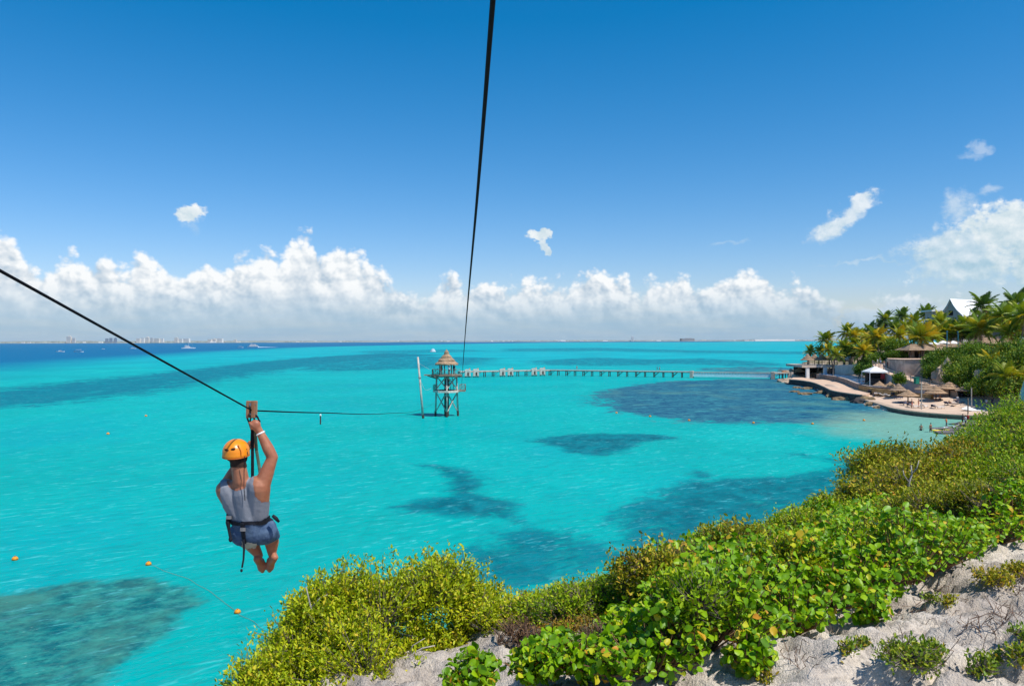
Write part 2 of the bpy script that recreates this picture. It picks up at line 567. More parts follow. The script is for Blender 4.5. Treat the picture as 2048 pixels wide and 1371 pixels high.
# ---------------------------------------------------------------- the sea
# patches of reef and seagrass under the surface, outlined on the water plane
def sea_poly(pts): return np.array([flat(x, y)[:2] for x, y in pts])
reefs = [  # outline in the photo -> water plane, edge softness (m), strength, kind
    ([(1192, 792), (1225, 777), (1330, 763), (1450, 758), (1570, 757), (1640, 775), (1720, 800), (1830, 822), (1900, 832), (1800, 838), (1720, 842), (1640, 848), (1520, 845), (1400, 843), (1300, 834), (1212, 812)], 10.0, 1.0, 'grass'),
    ([(1058, 882), (1120, 871), (1200, 866), (1300, 868), (1355, 875), (1280, 884), (1240, 898), (1215, 914), (1140, 905), (1122, 893)], 3.0, 0.95, 'weed'),
    ([(825, 928), (885, 930), (925, 945), (965, 962), (950, 985), (1035, 998), (1045, 1020), (1025, 1042), (930, 1030), (830, 1020), (760, 1014), (860, 1000), (908, 990), (900, 960), (880, 940)], 2.5, 0.85, 'weed'),
    ([(880, 1095), (1060, 1052), (1130, 1062), (1220, 1098), (1330, 1085), (1270, 1140), (1020, 1200), (930, 1150)], 3.0, 0.62, 'weed'),
    ([(1250, 1012), (1340, 980), (1450, 957), (1600, 946), (1730, 925), (1800, 880), (1850, 900), (1760, 990), (1520, 1090), (1330, 1130), (1235, 1085)], 4.0, 0.8, 'weed'),
    ([(1355, 945), (1400, 938), (1440, 948), (1420, 958), (1380, 955)], 1.6, 0.5, 'weed'),
    ([(1590, 905), (1700, 915), (1780, 905), (1760, 930), (1660, 928)], 4.0, 0.5, 'weed'),
    ([(-120, 1222), (60, 1185), (140, 1166), (280, 1156), (385, 1172), (410, 1200), (330, 1255), (285, 1300), (215, 1360), (150, 1480), (-300, 1480)], 1.8, 1.0, 'rock'),
    ([(480, 1310), (560, 1270), (640, 1290), (700, 1371), (600, 1480), (420, 1480)], 2.0, 0.7, 'rock'),
    ([(-200, 800), (0, 776), (200, 757), (380, 738), (520, 722), (650, 712), (770, 706), (900, 709), (780, 716), (640, 730), (500, 752), (330, 783), (150, 806), (-200, 830)], 16.0, 0.62, 'band'),
    ([(560, 728), (700, 714), (860, 712), (1010, 716), (960, 728), (860, 736), (700, 742), (600, 742)], 14.0, 0.5, 'band'),
    ([(1050, 722), (1180, 714), (1300, 718), (1400, 716), (1520, 722), (1600, 730), (1500, 733), (1350, 728), (1200, 732), (1080, 730)], 14.0, 0.5, 'band'),
    ([(1000, 697), (1200, 695), (1400, 700), (1640, 703), (1640, 709), (1400, 706), (1200, 702), (1000, 703)], 20.0, 0.45, 'band'),
    ([(700, 702), (900, 698), (1000, 701), (900, 705), (740, 708)], 20.0, 0.42, 'band'),
    ([(1380, 736), (1500, 732), (1620, 735), (1700, 748), (1560, 752), (1420, 745)], 9.0, 0.55, 'grass'),
]
def poly_sd(P_, poly):
    """signed distance to a polygon, positive inside"""
    x, y = P_[:, 0], P_[:, 1]
    dmin = np.full(len(P_), 1e18); ins = np.zeros(len(P_), bool)
    for (ax, ay), (bx, by) in zip(poly, np.roll(poly, -1, 0)):
        ex, ey = bx - ax, by - ay
        t = np.clip(((x - ax) * ex + (y - ay) * ey) / (ex * ex + ey * ey + 1e-9), 0, 1)
        dmin = np.minimum(dmin, (x - ax - t * ex) ** 2 + (y - ay - t * ey) ** 2)
        with np.errstate(divide='ignore', invalid='ignore'):
            c_ = ((ay > y) != (by > y)) & (x < (bx - ax) * (y - ay) / (by - ay + 1e-12) + ax)
        ins ^= c_
    d = np.sqrt(dmin)
    return np.where(ins, d, -d)

bear = np.unique(np.concatenate([np.linspace(-0.78, 0.78, 430), np.linspace(-1.7, -0.78, 20), np.linspace(0.78, 1.7, 20)]))
drop = np.concatenate([np.linspace(1500, 760, 296)[:-1], np.linspace(760, 684.5, 110), [683.5, 682.8, 682.4]]) - HORIZON
dist = CAM_H * F / drop
dist = np.concatenate([[2.0, 12.0], dist])
dist[-1] = 15000.0
BB, DD = np.meshgrid(bear, dist)
sx_, sy_ = (BB * DD).ravel(), DD.ravel()
SP = np.stack([sx_, sy_], 1)
nb = len(bear)
ii, jj = np.meshgrid(np.arange(len(dist) - 1), np.arange(nb - 1), indexing='ij')
q0 = (ii * nb + jj).ravel()
sf = np.stack([q0, q0 + 1, q0 + nb + 1, q0 + nb], 1)
att = {k: np.zeros(len(SP)) for k in ('grass', 'weed', 'rock', 'band')}
for pts, soft, st, kind in reefs:
    d = poly_sd(SP, sea_poly(pts))
    a_ = sstep(d, -soft, soft) * st
    att[kind] = np.maximum(att[kind], a_)
# deep blue water far out to the left, and the pale sandy shallows by the beach
deep_line = sea_poly([(-400, 790), (0, 752), (120, 738), (300, 718), (480, 703), (640, 694), (860, 689), (1100, 685), (1640, 682.6), (1640, 681), (1000, 682.6), (500, 684), (0, 685.3), (-400, 686.3)])
att['deep'] = np.maximum(sstep(poly_sd(SP, deep_line), -25, 95), 0)
sh = sea_poly([(1740, 850), (1800, 832), (1860, 826), (1960, 832), (2060, 835), (2200, 900), (1900, 885), (1820, 872)])
att['shoal'] = sstep(poly_sd(SP, sh), -22, 6)
sea_me = np_mesh('sea', np.stack([sx_, sy_, np.zeros(len(SP))], 1), sf, None, attrs=att)

sm = bpy.data.materials.new('sea_water'); sm.use_nodes = True
t = NT(sm.node_tree); t.n.clear()
out = t.new('ShaderNodeOutputMaterial'); b = t.new('ShaderNodeBsdfDiffuse'); gl = t.new('ShaderNodeBsdfGlossy'); fr = t.new('ShaderNodeFresnel')
geo = t.new('ShaderNodeNewGeometry'); pos = geo.outputs['Position']
px_, py_, _ = t.sep(pos)
far = t.ss(py_, 60.0, 700.0)
# wind ripples: crests run a little askew of the view
rp = t.new('ShaderNodeMapping'); rp.inputs['Rotation'].default_value = (0, 0, R(-36))
t.put(rp.inputs['Vector'], pos)
rot = rp.outputs[0]
s1 = t.noise(t.v('MULTIPLY', rot, (0.50, 1.30, 1.0)), 1.0, 4, 0.62, 0.5)
s2 = t.noise(t.v('MULTIPLY', rot, (0.35, 1.2, 1.0)), 0.26, 4, 0.6, 0.4)
n_big = t.noise(pos, 0.02, 4, 0.6)
n_mid = t.noise(t.v('MULTIPLY', pos, (1.0, 0.55, 1.0)), 0.16, 5, 0.62)
n_edge = t.noise(t.v('MULTIPLY', pos, (1.0, 0.6, 1.0)), 0.5, 5, 0.68)
near_c = t.mix(t.ss(n_big, 0.3, 0.7), (0.000, 0.325, 0.300, 1), (0.000, 0.378, 0.355, 1))
far_c = t.mix(t.ss(n_big, 0.35, 0.65), (0.000, 0.320, 0.370, 1), (0.000, 0.385, 0.430, 1))
base = t.mix(far, near_c, far_c)
base = t.mix(t.m('MULTIPLY', t.ss(n_mid, 0.42, 0.75), 0.34), base, (0.0, 0.27, 0.31, 1))
n_zone = t.noise(t.v('MULTIPLY', pos, (1.0, 0.45, 1.0)), 0.035, 4, 0.6)
base = t.mix(t.m('MULTIPLY', t.ss(n_zone, 0.48, 0.70), 0.42), base, (0.0, 0.285, 0.345, 1))
base = t.mix(t.m('MULTIPLY', t.ss(n_zone, 0.46, 0.30), 0.40), base, (0.005, 0.47, 0.42, 1))
def edged(name, lo=0.30, hi=0.70, k=1.15):
    a = t.attr(name)
    e_ = t.m('MULTIPLY_ADD', t.m('SUBTRACT', n_edge, 0.5), k, a)
    e_ = t.m('MULTIPLY_ADD', t.m('SUBTRACT', n_mid, 0.5), k, e_)
    e_ = t.m('MULTIPLY_ADD', t.m('SUBTRACT', s1, 0.5), 0.75, e_)
    e_ = t.m('MULTIPLY_ADD', t.m('SUBTRACT', s2, 0.5), 0.8, e_)
    return t.m('MULTIPLY', t.ss(e_, lo, hi), t.ss(a, 0.0, 0.16))
base = t.mix(t.attr('deep'), base, (0.000, 0.125, 0.270, 1))
base = t.mix(t.m('MULTIPLY', edged('band', 0.12, 0.62), 0.84), base, (0.0, 0.130, 0.195, 1))
gcol = t.mix(t.ss(n_edge, 0.36, 0.64), (0.010, 0.060, 0.140, 1), (0.028, 0.140, 0.200, 1))
gcol = t.mix(t.m('MULTIPLY', t.ss(s2, 0.52, 0.72), 0.7), gcol, (0.045, 0.230, 0.250, 1))
gcol = t.mix(t.m('MULTIPLY', t.ss(t.noise(pos, 0.045, 3, 0.6), 0.50, 0.66), 0.75), gcol, (0.075, 0.200, 0.190, 1))
base = t.mix(t.m('MULTIPLY', edged('grass', 0.28, 0.6), 0.93), base, gcol)
base = t.mix(t.m('MULTIPLY', edged('weed', 0.14, 0.66), 0.90), base, t.mix(t.ss(n_edge, 0.35, 0.65), (0.0, 0.085, 0.125, 1), (0.0, 0.175, 0.215, 1)))
rk = t.noise(pos, 0.8, 6, 0.72)
rcol = t.mix(t.ss(rk, 0.36, 0.64), (0.000, 0.075, 0.100, 1), (0.030, 0.250, 0.215, 1))
rcol = t.mix(t.m('MULTIPLY', t.ss(n_mid, 0.42, 0.66), 0.7), rcol, (0.060, 0.170, 0.120, 1))
base = t.mix(t.m('MULTIPLY', edged('rock', 0.20, 0.70), 0.88), base, rcol)
base = t.mix(t.m('MULTIPLY', t.ss(t.m('MULTIPLY_ADD', t.m('SUBTRACT', n_mid, 0.5), 0.9, t.attr('shoal')), 0.2, 0.9), 0.8), base, (0.20, 0.36, 0.27, 1))
rv = t.v('MULTIPLY', rp.outputs[0], (0.42, 1.0, 1.0))
w1 = s1
w2 = t.noise(rv, 3.1, 3, 0.6, 0.4)
w3 = t.noise(t.v('MULTIPLY', rp.outputs[0], (0.55, 1.0, 1.0)), 0.22, 3, 0.55, 0.3)
hgt = t.m('ADD', t.m('MULTIPLY', w1, 0.50), t.m('ADD', t.m('MULTIPLY', w2, 0.07), t.m('MULTIPLY', w3, 0.55)))
bn = t.new('ShaderNodeBump'); bn.inputs['Strength'].default_value = 1.0; bn.inputs['Distance'].default_value = 1.0
t.put(bn.inputs['Height'], hgt)
# ripple highlights painted into the base colour: paler streaks, darkened troughs
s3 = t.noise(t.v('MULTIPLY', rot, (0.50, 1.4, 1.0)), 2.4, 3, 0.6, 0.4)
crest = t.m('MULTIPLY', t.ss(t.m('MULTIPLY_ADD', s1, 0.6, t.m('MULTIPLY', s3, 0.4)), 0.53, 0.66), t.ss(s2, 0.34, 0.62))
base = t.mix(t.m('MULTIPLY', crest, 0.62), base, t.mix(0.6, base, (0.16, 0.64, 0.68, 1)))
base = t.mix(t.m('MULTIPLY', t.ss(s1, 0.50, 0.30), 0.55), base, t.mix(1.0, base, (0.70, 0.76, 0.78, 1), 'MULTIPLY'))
t.put(b.inputs['Color'], base)
t.put(gl.inputs['Roughness'], 0.16)
t.put(fr.inputs['IOR'], 1.33)
bd = t.new('ShaderNodeBump'); bd.inputs['Strength'].default_value = 0.45; bd.inputs['Distance'].default_value = 1.0
t.put(bd.inputs['Height'], hgt)
t.l.new(bd.outputs[0], b.inputs['Normal'])
t.l.new(bn.outputs[0], gl.inputs['Normal']); t.l.new(bn.outputs[0], fr.inputs['Normal'])
mxs = t.new('ShaderNodeMixShader')
t.put(mxs.inputs[0], t.m('MULTIPLY', fr.outputs[0], 0.17))     # most of the glare is filtered out, as through a polariser
t.l.new(b.outputs[0], mxs.inputs[1]); t.l.new(gl.outputs[0], mxs.inputs[2])
t.l.new(mxs.outputs[0], out.inputs[0])
sea_me.materials.append(sm)
tag(link_mesh('sea', sea_me), kind='structure')

# ---------------------------------------------------------------- near headland (rock terrace above the sea)
EDGE = np.array([(-40, -60), (-9, -4), (-4.6, 4.6), (-2.7, 7.4), (-1.4, 9.6), (0.4, 11.8), (2.2, 13.6), (4.8, 16.4), (9.0, 21.2), (17.5, 30.0), (31, 45), (50, 74), (79, 118)], float)
def edge_sd(x, y):
    """distance inland of the cliff edge (positive on land), polyline"""
    x = np.asarray(x, float); y = np.asarray(y, float)
    best = np.full(x.shape, 1e18); sgn = np.ones(x.shape)
    for (ax, ay), (bx, by) in zip(EDGE[:-1], EDGE[1:]):
        ex, ey = bx - ax, by - ay
        t_ = np.clip(((x - ax) * ex + (y - ay) * ey) / (ex * ex + ey * ey), 0, 1)
        d2 = (x - ax - t_ * ex) ** 2 + (y - ay - t_ * ey) ** 2
        s_ = np.sign((x - ax) * ey - (y - ay) * ex)
        upd = d2 < best
        best = np.where(upd, d2, best); sgn = np.where(upd, s_, sgn)
    return np.sqrt(best) * sgn
def ground0(x, y):
    x = np.asarray(x, float); y = np.asarray(y, float)
    z = 10.05 - 0.19 * (y - 6.5) + 0.135 * x
    z = np.where(y > 20, 10.05 - 0.19 * 13.5 + 0.135 * x - 0.05 * (y - 20), z)
    z = np.where(y < 6.5, 10.05 - 0.08 * (y - 6.5) + 0.135 * x, z)
    z = z - 0.38 * sstep(y, 11, 15)
    z = np.minimum(z, 12.2 - 0.02 * np.maximum(y, 0))
    return z
def ground(x, y, fine=True):
    x = np.asarray(x, float); y = np.asarray(y, float)
    z = ground0(x, y)
    if fine:
        # weathered limestone: tilted ledges, hollows, pits
        u = x * 0.55 + y * 0.83; v = x * 0.83 - y * 0.55
        z = z + 0.34 * fbm(u * 0.55, v * 0.22, 0, 3, 5)
        led = fbm(u * 1.5, v * 0.5, 3.3, 4, 9)
        z = z + 0.34 * (np.abs(((led * 7) % 1.0) - 0.5) - 0.25) + 0.30 * led
        st_ = fbm(u * 2.6, v * 0.45, 6.2, 4, 55)
        z = z + 0.16 * np.floor(st_ * 9) / 9 * 2.0
        cr = np.abs(fbm(u * 2.3, v * 0.8, 5.1, 4, 77))
        z = z - 0.16 * np.exp(-(cr / 0.035) ** 2) * sstep(fbm(x * .6, y * .6, 1, 2, 78), -0.1, 0.1)
        z = z - 0.03 * np.maximum(fbm(x * 7, y * 7, 0, 3, 79) - 0.10, 0) * 6
        z = z + 0.045 * fbm(x * 4, y * 4, 1.7, 4, 21)
    d = edge_sd(x, y) + 0.9 * fbm(x * 0.5, y * 0.5, 8, 3, 31)
    cl = sstep(-d, -0.4, 4.2)
    zz = z * (1 - cl) + (-2.2) * cl
    return zz + (cl * (1 - cl)) * 5.0 * fbm(x * 0.7, y * 0.7, 2, 4, 41)

def grid_patch(xs, ys):
    X, Y = np.meshgrid(xs, ys)
    n, m_ = len(xs), len(ys)
    a, b_ = np.meshgrid(np.arange(m_ - 1), np.arange(n - 1), indexing='ij')
    q = (a * n + b_).ravel()
    return X.ravel(), Y.ravel(), np.stack([q, q + 1, q + n + 1, q + n], 1)
rm = bpy.data.materials.new('limestone'); rm.use_nodes = True
t = NT(rm.node_tree); t.n.clear()
out = t.new('ShaderNodeOutputMaterial'); b = t.new('ShaderNodeBsdfPrincipled')
geo = t.new('ShaderNodeNewGeometry'); pos = geo.outputs['Position']
n1 = t.noise(pos, 1.1, 6, 0.65); n2 = t.noise(pos, 9.0, 5, 0.7); n3 = t.noise(t.v('MULTIPLY', pos, (1.0, 1.0, 3.0)), 3.2, 4, 0.6)
c_ = t.mix(t.ss(n1, 0.3, 0.68), (0.76, 0.665, 0.555, 1), (0.48, 0.41, 0.345, 1))
c_ = t.mix(t.m('MULTIPLY', t.ss(n3, 0.50, 0.74), 0.55), c_, (0.84, 0.74, 0.61, 1))
c_ = t.mix(t.m('MULTIPLY', t.ss(n2, 0.48, 0.68), 0.62), c_, (0.22, 0.19, 0.165, 1))
vc = t.voro(pos, 7.0, 'F1')
c_ = t.mix(t.m('MULTIPLY', t.ss(vc, 0.10, 0.03), 0.5), c_, (0.15, 0.13, 0.12, 1))
t.put(b.inputs['Base Color'], c_); t.put(b.inputs['Roughness'], 0.9); t.put(b.inputs['Specular IOR Level'], 0.15)
bn = t.new('ShaderNodeBump'); bn.inputs['Strength'].default_value = 0.9; bn.inputs['Distance'].default_value = 0.05
t.put(bn.inputs['Height'], t.m('ADD', t.noise(pos, 14.0, 6, 0.7), t.m('MULTIPLY', t.noise(pos, 60.0, 3, 0.6), 0.5)))
t.l.new(bn.outputs[0], b.inputs['Normal']); t.l.new(b.outputs[0], out.inputs[0])
MATS['limestone'] = rm

xs = np.unique(np.concatenate([np.arange(-10, 12, 0.055), np.arange(12, 100, 0.6), np.arange(-60, -10, 2.0)]))
ys = np.unique(np.concatenate([np.arange(3.0, 17, 0.055), np.arange(17, 34, 0.25), np.arange(34, 124, 1.0), np.arange(-40, 3, 1.0)]))
gx, gy, gf = grid_patch(xs, ys)
gz = ground(gx, gy)
keep = gz[gf].max(1) > -2.0
head = np_mesh('headland', np.stack([gx, gy, gz], 1), gf[keep], rm, smooth=True)
tag(link_mesh('headland', head), kind='structure')

# ---------------------------------------------------------------- plants of the headland
GD = np.concatenate([np.arange(3, 30, 0.03), np.arange(30, 140, 0.3)])
def on_ground(px, py, lift=0.0):
    r = ray(px, py)
    X_, Y_, Z_ = r.x * GD, r.y * GD, CAM_H + r.z * GD
    hit = np.nonzero(Z_ < ground(X_, Y_) + lift)[0]
    k = hit[0] if len(hit) else len(GD) - 1
    return Vector((X_[k], Y_[k], float(ground(X_[k], Y_[k]))))
def glob(px, py, rh, rvv):
    """a lobe of foliage resting on the ground seen at a pixel"""
    return (on_ground(px, py) + Vector((0, 0, rvv * 0.45)), rh, rvv)
LEAF_V = np.array([(0, 0, 0), (0.22, 0.33, 0.07), (0.19, 0.72, 0.06), (0, 1, -0.04), (-0.19, 0.72, 0.06), (-0.22, 0.33, 0.07)])
LEAF_F = np.array([(0, 1, 2, 3), (0, 3, 4, 5)])
rv_, rf_ = [(0, 0, -0.02)], []
for k in range(10):
    a = 2 * math.pi * k / 10 - math.pi / 2
    wd_ = 0.40 + 0.06 * math.sin(a)
    x_, y_ = wd_ * math.cos(a), 0.52 * math.sin(a)
    rv_.append((x_, y_, 0.42 * abs(x_) - 0.40 * y_ * abs(y_) + 0.05 * math.sin(3 * a)))
for k in range(10): rf_.append((0, 1 + k, 1 + (k + 1) % 10))
ROUND_V, ROUND_F = np.array(rv_), np.array(rf_)

def twig_mesh(name, A, B, ra, rb, material, org):
    A, B = np.asarray(A, float), np.asarray(B, float)
    d = B - A; L = np.linalg.norm(d, axis=1, keepdims=True); d = d / np.maximum(L, 1e-6)
    X, Y, Z = frames(d, 3)
    n = len(A)
    ra = np.broadcast_to(np.asarray(ra, float), (n,)); rb = np.broadcast_to(np.asarray(rb, float), (n,))
    V = np.zeros((n, 6, 3))
    for k in range(3):
        t_ = 2 * math.pi * k / 3
        off = X * math.cos(t_) + Y * math.sin(t_)
        V[:, k] = A + off * ra[:, None]; V[:, 3 + k] = B + off * rb[:, None]
    tf = np.array([(0, 1, 4, 3), (1, 2, 5, 4), (2, 0, 3, 5)])
    Fc = tf[None] + (np.arange(n) * 6)[:, None, None]
    return np_mesh(name, V.reshape(-1, 3), Fc.reshape(-1, 4), material, org)

bark = mat('grey_bark', (0.20, 0.165, 0.13), 0.9, 0.1, 0.4, 12)
dry = mat('dry_twigs', (0.22, 0.14, 0.10), 0.95, 0.05, 0.4, 9)
def bush(name, label, cat, group, base, lobes, per_m2, nleaf, leaf, material, seed, twig=True, spread=0.11, upright=0.4, shell=0.45, bmat=None, jag=0.13, leaf_r=None):
    """a shrub: limbs and twigs (branches) and leaves set in sprays at the twig ends (foliage).
    lobes: (centre, horizontal radius, vertical radius)"""
    r_ = np.random.default_rng(seed)
    base = Vector(base)
    root = thing(name, base, label, cat, group)
    Pt, Dr, A, B, RA, RB = [], [], [], [], [], []
    for li, (c, rh, rvv) in enumerate(lobes):
        c = np.array(c)
        n = max(12, int(per_m2 * 2.6 * math.pi * rh * (rh + rvv) * 0.5))
        u = r_.normal(size=(n, 3)); u /= np.linalg.norm(u, axis=1, keepdims=True)
        u[:, 2] = np.where(u[:, 2] < -0.35, -u[:, 2], u[:, 2])
        k = 1 - shell * r_.random(n) ** 1.7
        k = k * (1 + jag * r_.normal(size=n) * (0.4 + 0.8 * np.clip(u[:, 2], 0, 1))) + 0.25 * fbm(u[:, 0] * 2.2 + li * 9, u[:, 1] * 2.2, u[:, 2] * 2.2, 3, seed)
        p = c + u * k[:, None] * np.array([rh, rh, rvv])
        ok = np.ones(n, bool)
        for lj, (c2, rh2, rv2) in enumerate(lobes):
            if lj != li:
                q = (p - np.array(c2)) / np.array([rh2, rh2, rv2])
                ok &= (q * q).sum(1) > 0.30
        p, u = p[ok], u[ok]
        Pt.append(p); Dr.append(u)
        # limbs
        if twig:
            bs = np.array(base) + r_.normal(size=3) * np.array([0.12, 0.12, 0.0]) * rh
            mid = bs * 0.45 + c * 0.55 + r_.normal(size=3) * 0.12 * rh; mid[2] -= 0.1 * rvv
            cc = c - np.array([0, 0, 0.25 * rvv])
            A += [bs, mid]; B += [mid, cc]; RA += [0.035 * rh ** 0.5, 0.025 * rh ** 0.5]; RB += [0.025 * rh ** 0.5, 0.014 * rh ** 0.5]
            nn = 7
            nodes = cc + r_.normal(size=(nn, 3)) * np.array([rh, rh, rvv]) * 0.33
            for q in nodes: A.append(cc); B.append(q); RA.append(0.014 * rh ** 0.5); RB.append(0.007)
            if len(p):
                j = np.argmin(((p[:, None, :] - nodes[None]) ** 2).sum(2), 1)
                A += list(nodes[j]); B += list(p); RA += [0.006] * len(p); RB += [0.0025] * len(p)
    p = np.concatenate(Pt); u = np.concatenate(Dr)
    n = len(p)
    up = np.array([0, 0, 1.0])
    axis = u * 0.55 + up * upright + r_.normal(size=(n, 3)) * 0.25
    axis /= np.linalg.norm(axis, axis=1, keepdims=True)
    lp = np.repeat(p, nleaf, 0); la = np.repeat(axis, nleaf, 0)
    m_ = len(lp)
    off = r_.random((m_, 1)) * spread
    lp = lp - la * off + r_.normal(size=(m_, 3)) * spread * 0.28
    ld = la * 0.75 + r_.normal(size=(m_, 3)) * 0.55
    ld /= np.linalg.norm(ld, axis=1, keepdims=True)
    nz = up + r_.normal(size=(m_, 3)) * 0.45
    Z = nz - ld * (nz * ld).sum(1, keepdims=True); Z /= np.linalg.norm(Z, axis=1, keepdims=True)
    X = np.cross(ld, Z)
    tip_tone = np.repeat(r_.random(n) * 0.35, nleaf)
    rn = np.clip(r_.random(m_) * 0.65 + tip_tone, 0, 0.999)
    me = scatter_mesh('foliage', LEAF_V, LEAF_F, lp, X, ld, Z, leaf * (0.7 + 0.6 * r_.random(m_)), material, base, rn)
    f = link_mesh('foliage', me, root); f['kind'] = 'stuff'
    if twig:
        link_mesh('branches', twig_mesh('branches', A, B, RA, RB, bmat or bark, base), root)['kind'] = 'stuff'
    return root

def lob(px, py, d, rh, rvv): return (at(px, py, d), rh, rvv)

m_button = leaf_mat('buttonwood_leaf', [(0.0, (0.15, 0.245, 0.006)), (0.45, (0.34, 0.43, 0.008)), (0.8, (0.53, 0.56, 0.012)), (1.0, (0.70, 0.50, 0.04))], 0.30, 0.5, 0.3)
m_green = leaf_mat('shrub_leaf', [(0.0, (0.11, 0.215, 0.006)), (0.5, (0.28, 0.43, 0.008)), (0.85, (0.48, 0.53, 0.012)), (1.0, (0.40, 0.30, 0.04))], 0.28, 0.55, 0.25)
m_olive = leaf_mat('olive_leaf', [(0.0, (0.15, 0.175, 0.010)), (0.5, (0.36, 0.38, 0.016)), (0.85, (0.54, 0.47, 0.03)), (1.0, (0.55, 0.30, 0.05))], 0.25, 0.6, 0.2)
m_gold = leaf_mat('yellowing_leaf', [(0.0, (0.12, 0.18, 0.01)), (0.5, (0.30, 0.32, 0.016)), (0.8, (0.52, 0.40, 0.02)), (1.0, (0.60, 0.34, 0.03))], 0.3, 0.5, 0.25)
m_grape = leaf_mat('sea_grape_leaf', [(0.0, (0.080, 0.195, 0.004)), (0.45, (0.19, 0.380, 0.004)), (0.82, (0.33, 0.50, 0.006)), (0.93, (0.56, 0.54, 0.02)), (1.0, (0.62, 0.26, 0.03))], 0.32, 0.42, 0.30)

# the big buttonwood below the line
bush('buttonwood_bush', 'large yellow-green small-leaved bush below the hanging man', 'bush', None, (-1.25, 8.9, 8.55),
     [lob(872, 1205, 9.4, .56, .52), lob(790, 1235, 9.3, .50, .50), lob(700, 1215, 9.3, .46, .44), lob(640, 1245, 9.1, .44, .44), lob(960, 1250, 9.6, .40, .42),
      lob(600, 1320, 8.8, .46, .46), lob(700, 1330, 8.6, .58, .50), lob(525, 1372, 8.3, .36, .36), lob(830, 1320, 9.0, .46, .40), lob(905, 1305, 9.3, .38, .36),
      lob(640, 1400, 8.3, .55, .45), lob(770, 1400, 8.4, .5, .4)],
     250, 16, 0.048, m_button, 11, spread=0.13, upright=0.7, jag=0.2)
bush('buttonwood_bush', 'thin airy yellow-green bush at the right end of the big one', 'bush', None, (0.0, 10.4, 8.9),
     [lob(985, 1215, 10.2, .24, .40), lob(1020, 1245, 10.2, .25, .32), lob(950, 1200, 10.0, .22, .36)], 130, 9, 0.052, m_button, 12, spread=0.13, upright=0.8, jag=0.25)
# low scrub along the crest in the middle
bush('scrub', 'low olive scrub on the cliff crest right of the big bush', 'shrub', None, on_ground(1110, 1240),
     [lob(1070, 1232, 11.6, .40, .24), lob(1120, 1216, 11.8, .42, .26), lob(1180, 1206, 12.2, .44, .28), lob(1230, 1194, 12.6, .44, .28), lob(1160, 1235, 11.4, .40, .24), lob(1090, 1250, 11.2, .36, .2), lob(1030, 1235, 11.3, .40, .28), lob(1215, 1220, 11.6, .44, .30), lob(1060, 1212, 12.0, .38, .24), lob(1150, 1196, 12.4, .40, .26), lob(1215, 1182, 12.9, .42, .27)],
     210, 8, 0.040, m_olive, 13, jag=0.22)
bush('scrub', 'small round green scrub in front of the olive scrub', 'shrub', None, on_ground(1150, 1265),
     [glob(1130, 1245, .40, .30), glob(1180, 1240, .42, .32), glob(1085, 1250, .36, .26), glob(1225, 1230, .38, .32)], 230, 8, 0.038, m_green, 14)
bush('dry_shrub', 'dry reddish brown shrub among the sea grape', 'shrub', None, on_ground(1340, 1215),
     [(on_ground(1335, 1215) + Vector((0, 0, .45)), .42, .34), (on_ground(1375, 1205) + Vector((0, 0, .45)), .38, .32)], 300, 5, 0.024, leaf_mat('dry_leaf', [(0.0, (0.12, 0.06, 0.035)), (0.6, (0.23, 0.13, 0.06)), (1.0, (0.26, 0.20, 0.06))], 0.1, 0.9, 0.05), 15, bmat=dry)
bush('dry_shrub', 'dry reddish brown shrub beside the sand patch', 'shrub', None, on_ground(1040, 1305),
     [glob(1035, 1290, .26, .2), glob(1060, 1295, .2, .16)], 320, 4, 0.022, MATS['dry_leaf'], 16, bmat=dry)
bush('dry_shrub', 'grey-brown dry shrub in the middle of the sand patch', 'shrub', None, on_ground(1185, 1310),
     [glob(1190, 1300, .24, .2)], 320, 4, 0.024, leaf_mat('grey_leaf', [(0.0, (0.12, 0.10, 0.07)), (0.6, (0.19, 0.18, 0.08)), (1.0, (0.24, 0.26, 0.08))], 0.1, 0.9, 0.05), 17, bmat=dry)
bush('groundcover', 'orange-tinged low ground cover along the sand edge', 'plant', None, on_ground(1140, 1262),
     [glob(1110, 1268, .28, .09), glob(1160, 1262, .30, .09), glob(1200, 1255, .24, .08)], 320, 5, 0.03, leaf_mat('rust_leaf', [(0.0, (0.16, 0.14, 0.02)), (0.5, (0.32, 0.19, 0.03)), (1.0, (0.42, 0.17, 0.03))], 0.2, 0.7, 0.1), 18, twig=False)
